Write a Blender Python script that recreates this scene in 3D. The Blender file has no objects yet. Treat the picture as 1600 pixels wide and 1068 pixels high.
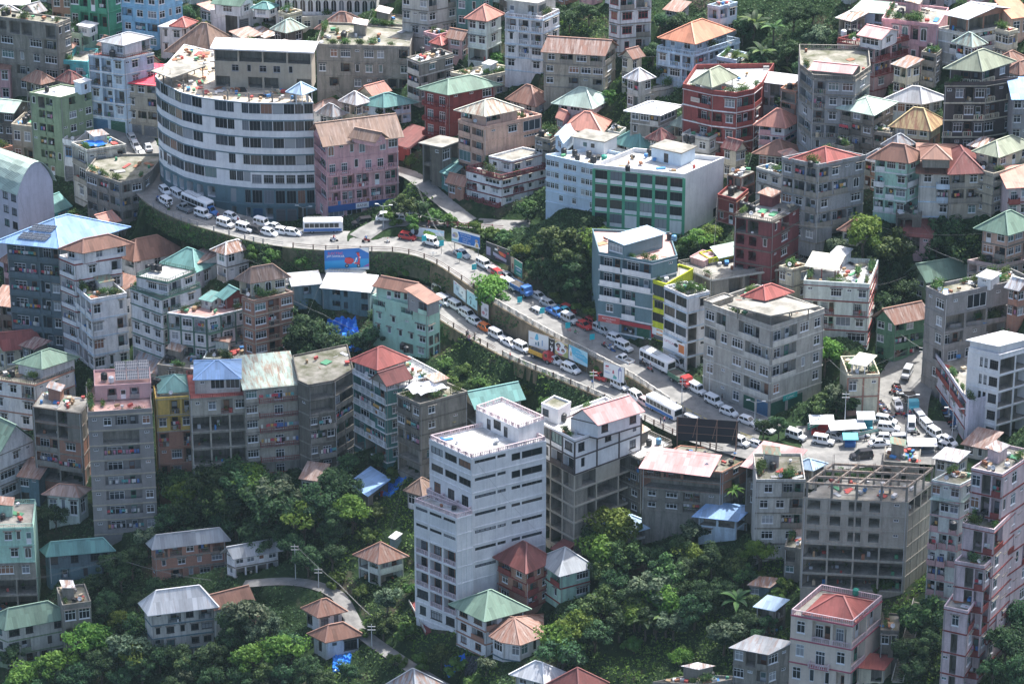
import bpy, math, random
import numpy as np
from mathutils import Vector, Matrix
RND = random.Random(7)
SC = bpy.context.scene
COL = SC.collection
R = math.radians
# ------------------------------------------------------------------ camera
PITCH, DIST, FPX, PW, PH = R(26), 720.0, 5692.0, 1600, 1068
CP = Vector((0, -DIST*math.cos(PITCH), DIST*math.sin(PITCH)))
CV = Vector((0, math.cos(PITCH), -math.sin(PITCH)))
CU = Vector((0, math.sin(PITCH), math.cos(PITCH)))
CX = Vector((1, 0, 0))
cam = bpy.data.cameras.new('camera'); camo = bpy.data.objects.new('camera', cam); COL.objects.link(camo)
camo.location = CP; camo.rotation_euler = (R(90)-PITCH, 0, 0)
cam.sensor_width = 36; cam.lens = 36*FPX/PW; cam.clip_start = 1; cam.clip_end = 6000
SC.camera = camo

def ray(px, py):
    return (CV + CX*((px-PW/2)/FPX) + CU*((PH/2-py)/FPX))
def at_z(px, py, z):
    d = ray(px, py); t = (z-CP.z)/d.z
    return CP + d*t
def proj(p):
    q = p-CP; t = q.dot(CV)
    return (PW/2+FPX*q.dot(CX)/t, PH/2-FPX*q.dot(CU)/t)

# ------------------------------------------------------------------ materials
MATS = {}
def nodes(m):
    m.use_nodes = True; nt = m.node_tree; nt.nodes.clear()
    out = nt.nodes.new('ShaderNodeOutputMaterial'); b = nt.nodes.new('ShaderNodeBsdfPrincipled')
    nt.links.new(b.outputs[0], out.inputs[0]); return nt, b
def N(nt, t, **k):
    n = nt.nodes.new(t)
    for a, v in k.items():
        if a in n.inputs: n.inputs[a].default_value = v
        else: setattr(n, a, v)
    return n
def c4(c): return (c[0], c[1], c[2], 1)
def ramp(nt, src, stops, const=False):
    r = nt.nodes.new('ShaderNodeValToRGB'); e = r.color_ramp.elements
    while len(e) < len(stops): e.new(0.5)
    for i, (p, c) in enumerate(stops): e[i].position = p; e[i].color = c4(c) if len(c) == 3 else c
    if const: r.color_ramp.interpolation = 'CONSTANT'
    nt.links.new(src, r.inputs[0]); return r
def mixc(nt, fac, a, b, blend='MIX'):
    m = nt.nodes.new('ShaderNodeMix'); m.data_type = 'RGBA'; m.blend_type = blend
    for s, v in ((m.inputs[0], fac), (m.inputs[6], a), (m.inputs[7], b)):
        if hasattr(v, 'links') or isinstance(v, bpy.types.NodeSocket): nt.links.new(v, s)
        else: s.default_value = v if isinstance(v, float) else c4(v)
    return m.outputs[2]
def pos_noise(nt, sc, scale, detail=3.0, rough=0.6):
    g = N(nt, 'ShaderNodeNewGeometry'); mp = N(nt, 'ShaderNodeMapping'); mp.inputs['Scale'].default_value = sc
    nt.links.new(g.outputs['Position'], mp.inputs['Vector'])
    n = N(nt, 'ShaderNodeTexNoise', Scale=scale, Detail=detail, Roughness=rough); nt.links.new(mp.outputs[0], n.inputs['Vector'])
    return n.outputs['Fac']
def plain(key, col, rough=0.6, metal=0.0, spec=0.4):
    if key in MATS: return MATS[key]
    m = bpy.data.materials.new(key); nt, b = nodes(m)
    b.inputs['Base Color'].default_value = c4(col); b.inputs['Roughness'].default_value = rough
    b.inputs['Metallic'].default_value = metal; b.inputs['Specular IOR Level'].default_value = spec
    MATS[key] = m; return m
def rough_mat(key, a, b2, scale=0.6, rough=0.85, lo=0.35, hi=0.65, sc=(1, 1, 1), spec=0.2):
    if key in MATS: return MATS[key]
    m = bpy.data.materials.new(key); nt, b = nodes(m)
    n = pos_noise(nt, sc, scale, 6.0, 0.65)
    r = ramp(nt, n, [(lo, a), (hi, b2)]); nt.links.new(r.outputs[0], b.inputs['Base Color'])
    b.inputs['Roughness'].default_value = rough; b.inputs['Specular IOR Level'].default_value = spec
    MATS[key] = m; return m
WALL = dict(wh=(.74,.75,.77), ow=(.54,.53,.49), cr=(.62,.57,.44), gy=(.29,.30,.31), cn=(.29,.272,.238), dc=(.165,.152,.13), pk=(.64,.38,.40), pe=(.62,.42,.33),
  rd=(.25,.06,.055), mr=(.20,.06,.065), bf=(.41,.385,.33), lc=(.40,.385,.35), gn=(.10,.36,.22), mt=(.40,.62,.52), te=(.085,.22,.21), bl=(.24,.47,.66), pb=(.52,.63,.73), sl=(.12,.165,.19), br=(.38,.19,.13), yl=(.66,.47,.13),
  ly=(.56,.62,.04), ol=(.24,.31,.20), lv=(.56,.55,.63), mg=(.265,.255,.25), fg=(.10,.21,.13), tp=(.40,.12,.16), cw=(.66,.58,.50), tq=(.10,.42,.45), db=(.085,.07,.07), pg=(.42,.55,.42), bg=(.40,.36,.29), sp=(.55,.36,.36),
  dg=(.10,.19,.15), gs=(.13,.21,.24), pt=(.5,.4,.38), lp=(.62,.50,.52), lm=(.60,.66,.62))
def wallmat(k, dirt=1.0):
    key = 'paint_%s_%d' % (k, int(dirt*10))
    if key in MATS: return MATS[key]
    col = WALL[k]; raw = k in ('cn', 'dc', 'br')
    m = bpy.data.materials.new(key); nt, b = nodes(m)
    streak = pos_noise(nt, (1, 1, .12), 1.3, 5.0, .7)
    patch = pos_noise(nt, (1, 1, 1), .28, 5.0, .65)
    fine = pos_noise(nt, (1, 1, 1), 2.6, 3.0, .6)
    a = 0.75 if raw else 0.55
    dark = tuple(c*.30+.012 for c in col)
    light = tuple(min(.85, c*1.14+.01) for c in col)
    c0 = mixc(nt, ramp(nt, patch, [(.3, (0, 0, 0)), (.75, (1, 1, 1))]).outputs[0], tuple(c*(.72 if raw else .86) for c in col), light)
    rs = ramp(nt, streak, [(.44, (0, 0, 0)), (.74, (min(.95, a*dirt*1.15),)*3)]).outputs[0]
    c1 = mixc(nt, rs, c0, dark)
    c2 = mixc(nt, ramp(nt, fine, [(.5, (0, 0, 0)), (.78, (.5*dirt,)*3)]).outputs[0], c1, tuple(c*.55 for c in col))
    if k == 'br':
        bt = N(nt, 'ShaderNodeTexBrick', Scale=1.0); bt.inputs['Brick Width'].default_value = .5; bt.inputs['Row Height'].default_value = .2
        bt.inputs['Color1'].default_value = (.44, .2, .13, 1); bt.inputs['Color2'].default_value = (.3, .14, .1, 1); bt.inputs['Mortar'].default_value = (.36, .33, .3, 1)
        g = N(nt, 'ShaderNodeNewGeometry'); sx = N(nt, 'ShaderNodeSeparateXYZ'); nt.links.new(g.outputs['Position'], sx.inputs[0])
        ad = N(nt, 'ShaderNodeMath', operation='ADD'); nt.links.new(sx.outputs[0], ad.inputs[0]); nt.links.new(sx.outputs[1], ad.inputs[1])
        cb = N(nt, 'ShaderNodeCombineXYZ'); nt.links.new(ad.outputs[0], cb.inputs[0]); nt.links.new(sx.outputs[2], cb.inputs[1])
        nt.links.new(cb.outputs[0], bt.inputs['Vector']); c2 = mixc(nt, .55, c2, bt.outputs[0])
    nt.links.new(c2, b.inputs['Base Color']); b.inputs['Roughness'].default_value = .8; b.inputs['Specular IOR Level'].default_value = .25
    MATS[key] = m; return m
ROOF = dict(rust=(.24,.125,.09), red=(.34,.095,.08), salmon=(.48,.22,.17), pink=(.56,.31,.30), green=(.16,.25,.19), pgreen=(.36,.46,.40), teal=(.14,.30,.28), blue=(.22,.37,.60),
  white=(.60,.61,.62), grey=(.32,.34,.36), brown=(.23,.15,.11), tan=(.46,.37,.19), maroon=(.17,.055,.05), cement=(.44,.42,.38), hot=(.62,.05,.09), orange=(.52,.22,.13), lblue=(.42,.56,.74), moss=(.30,.33,.24), cream=(.50,.50,.42))
def roofmat(k, rust=.35):
    key = 'roofing_%s_%d' % (k, int(rust*100))
    if key in MATS: return MATS[key]
    col = ROOF[k]; m = bpy.data.materials.new(key); nt, b = nodes(m)
    uv = N(nt, 'ShaderNodeUVMap'); sx = N(nt, 'ShaderNodeSeparateXYZ'); nt.links.new(uv.outputs[0], sx.inputs[0])
    def mth(op, a, bv):
        n = N(nt, 'ShaderNodeMath', operation=op); nt.links.new(a, n.inputs[0]); n.inputs[1].default_value = bv; return n.outputs[0]
    fu = mth('FLOOR', mth('MULTIPLY', sx.outputs[0], 1.15), 0); fv = mth('FLOOR', mth('MULTIPLY', sx.outputs[1], .42), 0)
    cb = N(nt, 'ShaderNodeCombineXYZ'); nt.links.new(fu, cb.inputs[0]); nt.links.new(fv, cb.inputs[1])
    wn = N(nt, 'ShaderNodeTexWhiteNoise', noise_dimensions='2D'); nt.links.new(cb.outputs[0], wn.inputs['Vector'])
    st = N(nt, 'ShaderNodeMapping'); st.inputs['Scale'].default_value = (1.6, .22, 1); nt.links.new(uv.outputs[0], st.inputs['Vector'])
    ns = N(nt, 'ShaderNodeTexNoise', Scale=1.0, Detail=6.0, Roughness=.72); nt.links.new(st.outputs[0], ns.inputs['Vector'])
    pn = pos_noise(nt, (1, 1, 1), .33, 4.0, .6)
    base = mixc(nt, wn.outputs['Value'], tuple(c*.64 for c in col), tuple(min(.8, c*1.2) for c in col))
    base = mixc(nt, ramp(nt, pn, [(.35, (0, 0, 0)), (.7, (.5,)*3)]).outputs[0], base, tuple(min(.8, c*1.1+.03) for c in col))
    rm = mixc(nt, wn.outputs['Value'], (.22, .10, .06), (.34, .19, .12)) if k not in ('rust', 'maroon', 'brown', 'red', 'salmon') else mixc(nt, wn.outputs['Value'], (.45, .36, .32), (.30, .22, .19))
    lo = .60-.3*rust
    c = mixc(nt, ramp(nt, ns.outputs['Fac'], [(lo, (0, 0, 0)), (lo+.13, (min(1, rust*1.8),)*3)]).outputs[0], base, rm)
    st2 = N(nt, 'ShaderNodeMapping'); st2.inputs['Scale'].default_value = (.9, .12, 1); nt.links.new(uv.outputs[0], st2.inputs['Vector'])
    n2 = N(nt, 'ShaderNodeTexNoise', Scale=1.3, Detail=5.0, Roughness=.7); nt.links.new(st2.outputs[0], n2.inputs['Vector'])
    c = mixc(nt, ramp(nt, n2.outputs['Fac'], [(.45, (0, 0, 0)), (.72, (.55,)*3)]).outputs[0], c, tuple(q*.35+.02 for q in col))
    nt.links.new(c, b.inputs['Base Color']); b.inputs['Roughness'].default_value = .6; b.inputs['Specular IOR Level'].default_value = .3
    wv = N(nt, 'ShaderNodeTexWave', Scale=1.6); nt.links.new(uv.outputs[0], wv.inputs['Vector'])
    bp = N(nt, 'ShaderNodeBump', Strength=.35, Distance=.05); nt.links.new(wv.outputs['Fac'], bp.inputs['Height']); nt.links.new(bp.outputs[0], b.inputs['Normal'])
    MATS[key] = m; return m
def glassmat():
    if 'window_glass' in MATS: return MATS['window_glass']
    m = bpy.data.materials.new('window_glass'); nt, b = nodes(m)
    oi = N(nt, 'ShaderNodeObjectInfo')
    r = ramp(nt, oi.outputs['Random'], [(0, (.018, .022, .028)), (.34, (.03, .034, .036)), (.5, (.05, .065, .08)), (.64, (.10, .09, .085)), (.75, (.17, .19, .22)), (.85, (.32, .34, .36)), (.92, (.25, .14, .10)), (.96, (.12, .2, .2))], True)
    nt.links.new(r.outputs[0], b.inputs['Base Color']); b.inputs['Roughness'].default_value = .18; b.inputs['Specular IOR Level'].default_value = .32
    MATS['window_glass'] = m; return m
CONC = lambda: wallmat('cn', 1.0)
# ------------------------------------------------------------------ mesh building
class MB:
    def __init__(s): s.v = []; s.f = []; s.m = []; s.uv = []; s.has = False
    def face(s, pts, mi=0, uv=None):
        i = len(s.v); s.v.extend([(p[0], p[1], p[2]) for p in pts]); s.f.append(tuple(range(i, i+len(pts)))); s.m.append(mi)
        s.uv.append(uv); s.has = s.has or uv is not None
    def box(s, o, ex, ey, ez, mi=0):
        o = Vector(o); ex = Vector(ex); ey = Vector(ey); ez = Vector(ez)
        if ex.cross(ey).dot(ez) < 0: ex, ey = ey, ex
        i = len(s.v)
        for p in (o, o+ex, o+ex+ey, o+ey, o+ez, o+ex+ez, o+ex+ey+ez, o+ey+ez): s.v.append(tuple(p))
        for q in ((0, 3, 2, 1), (4, 5, 6, 7), (0, 1, 5, 4), (1, 2, 6, 5), (2, 3, 7, 6), (3, 0, 4, 7)):
            s.f.append(tuple(i+k for k in q)); s.m.append(mi); s.uv.append(None)
    def cbox(s, c, size, mi=0, rz=0):
        cs, sn = math.cos(rz), math.sin(rz); ex = Vector((cs, sn, 0))*size[0]; ey = Vector((-sn, cs, 0))*size[1]; ez = Vector((0, 0, size[2]))
        s.box(Vector(c)-ex/2-ey/2, ex, ey, ez, mi)
    def tube(s, a, b, r0, r1=None, n=6, mi=0, caps=True):
        a = Vector(a); b = Vector(b); r1 = r0 if r1 is None else r1; d = (b-a).normalized()
        x = d.orthogonal().normalized(); y = d.cross(x); i = len(s.v)
        for p, r in ((a, r0), (b, r1)):
            for k in range(n):
                t = 2*math.pi*k/n; s.v.append(tuple(p+x*(r*math.cos(t))+y*(r*math.sin(t))))
        for k in range(n):
            j = (k+1) % n; s.f.append((i+k, i+j, i+n+j, i+n+k)); s.m.append(mi); s.uv.append(None)
        if caps:
            s.f.append(tuple(i+n+k for k in range(n))); s.m.append(mi); s.uv.append(None)
            s.f.append(tuple(i+k for k in reversed(range(n)))); s.m.append(mi); s.uv.append(None)
    def lathe(s, c, prof, n=12, mi=0):
        i = len(s.v); c = Vector(c)
        for (r, z) in prof:
            for k in range(n):
                t = 2*math.pi*k/n; s.v.append((c.x+r*math.cos(t), c.y+r*math.sin(t), c.z+z))
        for q in range(len(prof)-1):
            for k in range(n):
                j = (k+1) % n; s.f.append((i+q*n+k, i+q*n+j, i+(q+1)*n+j, i+(q+1)*n+k)); s.m.append(mi); s.uv.append(None)
        q = len(prof)-1; s.f.append(tuple(i+q*n+k for k in range(n))); s.m.append(mi); s.uv.append(None)
    def loft(s, rings, mi=0, caps=True):
        i = len(s.v); n = len(rings[0])
        for rg in rings: s.v.extend(tuple(p) for p in rg)
        for q in range(len(rings)-1):
            for k in range(n):
                j = (k+1) % n; s.f.append((i+q*n+k, i+q*n+j, i+(q+1)*n+j, i+(q+1)*n+k)); s.m.append(mi); s.uv.append(None)
        if caps:
            s.f.append(tuple(i+k for k in reversed(range(n)))); s.m.append(mi); s.uv.append(None)
            q = len(rings)-1; s.f.append(tuple(i+q*n+k for k in range(n))); s.m.append(mi); s.uv.append(None)
    def mesh(s, name, mats, off=None, smooth=False):
        me = bpy.data.meshes.new(name)
        vs = s.v if off is None else [(a-off[0], b-off[1], c-off[2]) for a, b, c in s.v]
        me.from_pydata(vs, [], s.f)
        for m in (mats if isinstance(mats, (list, tuple)) else [mats]): me.materials.append(m)
        me.polygons.foreach_set('material_index', s.m)
        if smooth: me.polygons.foreach_set('use_smooth', [True]*len(s.f))
        if s.has:
            ul = me.uv_layers.new(name='UVMap'); k = 0
            for f, u in zip(s.f, s.uv):
                for q in range(len(f)):
                    if u: ul.data[k].uv = u[q]
                    k += 1
        me.update(); return me
    def obj(s, name, mats, parent=None, off=None, smooth=False):
        if not s.f: return None
        return link(name, s.mesh(name, mats, off, smooth), parent)
def link(name, me, parent=None):
    o = bpy.data.objects.new(name, me); COL.objects.link(o)
    if parent: o.parent = parent
    return o
def empty(name, loc, rz=0):
    o = bpy.data.objects.new(name, None); COL.objects.link(o); o.location = loc; o.rotation_euler = (0, 0, rz); o.empty_display_size = .5
    return o
def tag(o, label=None, cat=None, group=None, kind=None):
    if label:
        w = label.split()
        if len(w) > 16: print('LONGLABEL', len(w), label)
        o['label'] = label
    if cat: o['category'] = cat
    if group: o['group'] = group
    if kind: o['kind'] = kind
    return o
def mklabel(a, short, ref):
    for t in (a+ref, short+ref, short+ref.split(' with ')[0]):
        if len(t.split()) <= 16: return t
    return ' '.join((short+ref).split()[:16])
def dup(o, parent=None):
    c = o.copy(); COL.objects.link(c)
    if parent: c.parent = parent
    for ch in o.children: dup(ch, c)
    return c
# ------------------------------------------------------------------ terrain
GX0, GX1, GY0, GY1, GS = -190.0, 190.0, -190.0, 230.0, 1.25
NX, NY = int((GX1-GX0)/GS)+1, int((GY1-GY0)/GS)+1
gx = GX0+GS*np.arange(NX); gy = GY0+GS*np.arange(NY)
GXX, GYY = np.meshgrid(gx, gy)
def base_np(x, y):
    u = .667*x+.745*y; w = .745*x-.667*y
    z = .5*u + 1.6*np.sin(w*.045+1)*np.cos(u*.05) + .9*np.sin(w*.11+u*.07) + .5*np.sin(x*.31)*np.cos(y*.27)
    return z
TZ = base_np(GXX, GYY)
ROADMASK = np.zeros_like(TZ); FOOT = np.zeros_like(TZ)
def T(x, y):
    fx = min(max((x-GX0)/GS, 0), NX-1.001); fy = min(max((y-GY0)/GS, 0), NY-1.001)
    i = int(fx); j = int(fy); a = fx-i; b = fy-j
    return float((TZ[j, i]*(1-a)+TZ[j, i+1]*a)*(1-b)+(TZ[j+1, i]*(1-a)+TZ[j+1, i+1]*a)*b)
def hit(px, py):
    d = ray(px, py).normalized(); t = 480.0
    while t < 1100:
        p = CP+d*t
        if p.z < T(p.x, p.y): break
        t += 1.0
    lo, hi = t-1, t
    for _ in range(12):
        m = (lo+hi)/2; p = CP+d*m
        if p.z < T(p.x, p.y): hi = m
        else: lo = m
    return CP+d*hi
def catmull(pts, step=2.0):
    P = [pts[0]*2-pts[1]]+pts+[pts[-1]*2-pts[-2]]; out = []
    for i in range(1, len(P)-2):
        a, b, c, d = P[i-1:i+3]; n = max(2, int((c-b).length/step))
        for k in range(n):
            t = k/n; out.append(.5*((2*b)+(c-a)*t+(2*a-5*b+4*c-d)*t*t+(3*b-a-3*c+d)*t**3))
    out.append(P[-2]); return out
ROADS = {}
def road(key, pix, width, up=1.6, down=1.6, auto=False):
    pts = []
    for p in pix:
        pts.append(at_z(p[0], p[1], p[2]) if len(p) > 2 else hit(p[0], p[1]))
    line = catmull(pts)
    for _ in range(3):
        zs = [p.z for p in line]
        for i in range(1, len(line)-1): line[i].z = (zs[i-1]+zs[i]*2+zs[i+1])/4
    ROADS[key] = (line, width)
    global TZ
    hw = width/2
    best = np.full(TZ.shape, 1e9); bz = np.zeros(TZ.shape)
    for a, b in zip(line[:-1], line[1:]):
        ax, ay, dx, dy = a.x, a.y, b.x-a.x, b.y-a.y; L2 = dx*dx+dy*dy+1e-9
        x0, x1 = min(a.x, b.x)-26, max(a.x, b.x)+26; y0, y1 = min(a.y, b.y)-26, max(a.y, b.y)+26
        i0 = max(0, int((x0-GX0)/GS)); i1 = min(NX, int((x1-GX0)/GS)+2); j0 = max(0, int((y0-GY0)/GS)); j1 = min(NY, int((y1-GY0)/GS)+2)
        if i1 <= i0 or j1 <= j0: continue
        X = GXX[j0:j1, i0:i1]; Y = GYY[j0:j1, i0:i1]
        t = np.clip(((X-ax)*dx+(Y-ay)*dy)/L2, 0, 1); d = np.hypot(X-ax-t*dx, Y-ay-t*dy); z = a.z+t*(b.z-a.z)
        bb = best[j0:j1, i0:i1]; m = d < bb; bb[m] = d[m]; bz[j0:j1, i0:i1][m] = z[m]
    e = np.maximum(best-hw-1.0, 0); near = best < 25
    lo = bz-.12-e*down; hi = bz-.12+e*up
    TZ = np.where(near, np.clip(TZ, lo, hi), TZ)
    ROADMASK[best < hw+.8] = 1
# ------------------------------------------------------------------ windows
FRAMEC = dict(white=(.70,.72,.74), dark=(.05,.05,.055), green=(.06,.20,.14), brown=(.16,.075,.05), red=(.30,.06,.07), grey=(.30,.31,.33), lime=(.35,.5,.2), blue=(.1,.25,.45))
PROTO = {}
def wproto(kind, colr):
    k = (kind, colr)
    if k in PROTO: return PROTO[k]
    fm = plain('window_frame_'+colr, FRAMEC[colr], .5)
    if kind == 'R': fm = plain('shutter_'+colr, tuple(c*.7 for c in FRAMEC[colr]), .5, .3)
    mb = MB(); n, tr, t = {'W1': (1, 0, .10), 'W2': (2, .68, .055), 'W3': (3, .7, .04), 'W4': (4, .7, .03), 'S5': (6, 0, .03), 'D': (1, .45, .07), 'G': (3, 0, .02), 'A': (2, 0, .07), 'Q': (3, 0, .025), 'V': (2, 0, .08), 'R': (1, 0, .03)}[kind]
    tz = {'S5': .12, 'V': .16, 'Q': .06, 'G': .03, 'R': .03}.get(kind, .06)
    def bar(x0, x1, z0, z1, y0=-.05, y1=.06): mb.box((x0, y0, z0), (x1-x0, 0, 0), (0, y1-y0, 0), (0, 0, z1-z0))
    bar(-.5, .5, -.5, -.5+tz); bar(-.5, -.5+t, -.5+tz, .5); bar(.5-t, .5, -.5+tz, .5)
    if kind == 'A':
        seg = 8; pr = None
        for q in range(seg+1):
            a = math.pi*q/seg; p = ((.5-t)*math.cos(a), .2+.24*math.sin(a)); o = (.5*math.cos(a)*1.0, .5) if True else 0
            if pr: mb.face([(pr[0], -.05, pr[1]), (pr[0], -.05, .5), (p[0], -.05, .5), (p[0], -.05, p[1])])
            pr = p
    else: bar(-.5+t, .5-t, .5-tz, .5)
    for q in range(1, n):
        x = -.5+q/n; bar(x-t*.4, x+t*.4, -.5+tz, .5-tz, -.03, .05)
    if tr: bar(-.5+t, .5-t, -.5+tr-tz*.35, -.5+tr+tz*.35, -.02, .05)
    if kind in ('W2', 'W3', 'W4'): mb.box((-.54, -.16, -.54), (1.08, 0, 0), (0, .108, 0), (0, 0, .05))
    if kind == 'D': mb.box((-.5+t, 0, -.5+tz), (1-2*t, 0, 0), (0, .03, 0), (0, 0, .40))
    pm = MB()
    if kind == 'R':
        for q in range(9):
            z = -.47+q*.105; bar(-.47, .47, z, z+.085, .0, .04)
    pm.face([(-.5, .035, -.5), (.5, .035, -.5), (.5, .035, .5), (-.5, .035, .5)])
    PROTO[k] = (mb.mesh('window_frame', fm), pm.mesh('pane', glassmat())); return PROTO[k]
class Ctx: pass
SHADE = {}
def shade_mesh():
    if 'm' not in SHADE:
        b = MB(); b.box((-.5, -.42, 0), (1, 0, 0), (0, .417, 0), (0, 0, .09)); SHADE['m'] = b.mesh('sunshade', CONC())
    return SHADE['m']
def put_win(c, kind, P, U, Nn, w, h, colr=None):
    fr, pn = wproto(kind, colr or c.win)
    M = Matrix(((U.x*w, -Nn.x, 0, P.x-c.off.x), (U.y*w, -Nn.y, 0, P.y-c.off.y), (0, 0, h, P.z-c.off.z), (0, 0, 0, 1)))
    c.wn[0] += 1
    nm = 'shutter' if kind == 'R' else 'door' if kind == 'D' else 'window'
    if c.wn[0] <= 96:
        o = link(nm, fr, c.part); o.matrix_local = M
        if kind != 'R': link('pane', pn, o)
    else:
        for src, mi in ((fr, 0), (pn, 1)):
            for p in src.polygons: c.more.face([M @ src.vertices[i].co for i in p.vertices], mi)
# ------------------------------------------------------------------ railings
def railing(mb, A, B, z, h, kind, mi=0):
    d = Vector((B.x-A.x, B.y-A.y, 0)); L = d.length
    if L < .2: return
    u = d/L; n = Vector((-u.y, u.x, 0)); A = Vector((A.x, A.y, z))
    if kind == 'wall':
        mb.box(A-n*.06, d, n*.12, (0, 0, h), mi); return
    t = .05 if kind == 'bar' else .09
    mb.box(A-n*t+Vector((0, 0, h-.08)), d, n*2*t, (0, 0, .08), mi)
    mb.box(A-n*.03+Vector((0, 0, .05 if kind == 'bar' else 0)), d, n*.06, (0, 0, .05), mi)
    if kind == 'bar': mb.box(A-n*.02+Vector((0, 0, h*.5)), d, n*.04, (0, 0, .04), mi)
    k = max(1, int(L/(.42 if kind == 'bar' else .36))); w = .022 if kind == 'bar' else .06
    for i in range(k+1):
        ww = w if (i % 5 and i != k) else w*2; p = A+u*(L*i/k)
        mb.box(p-u*ww-n*ww, u*2*ww, n*2*ww, (0, 0, h-.09), mi)
# ------------------------------------------------------------------ wall panels
LAUNDRY = []
def grit(q, bw):
    t = RND.random()
    if q == 'w' and bw > 1.9: return 'b' if t < .28 else 'x' if t < .44 else q
    if q == 'b': return 'l' if t < .27 else q
    if q == 'x' and bw > 2.2: return 'b' if t < .15 else q
    if q == '.': return 'v' if t < .2 else 't' if t < .34 else q
    return q
def goods(c, P, u0, u1, z, d0, n):
    for _ in range(n):
        u = RND.uniform(u0+.2, max(u0+.25, u1-.5)); d = RND.uniform(d0, -.25); t = RND.random(); mi = RND.randrange(10)
        if t < .35:
            a = P(u, z+RND.uniform(.3, 1.0), d)
            for _ in range(26):
                p = a+Vector((RND.gauss(0, .18), RND.gauss(0, .18), RND.gauss(0, .2))); q = Vector((RND.gauss(0, 1), RND.gauss(0, 1), RND.gauss(0, 1))).normalized(); r = q.orthogonal().normalized()*.11; s = q.cross(r)*.8; c.clut.face([p-r, p-s, p+r, p+s], 10)
        elif t < .75:
            a = P(u, z, d); w = RND.uniform(.3, .7); c.clut.box(a, P(u+w, z, d)-a, P(u, z, d+.35)-a, (0, 0, RND.uniform(.3, 1.1)), mi)
        else: a = P(u, z, d); c.clut.lathe(a, [(.16, 0), (.2, .15), (.2, .4), (.1, .45)], 8, mi)
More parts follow.
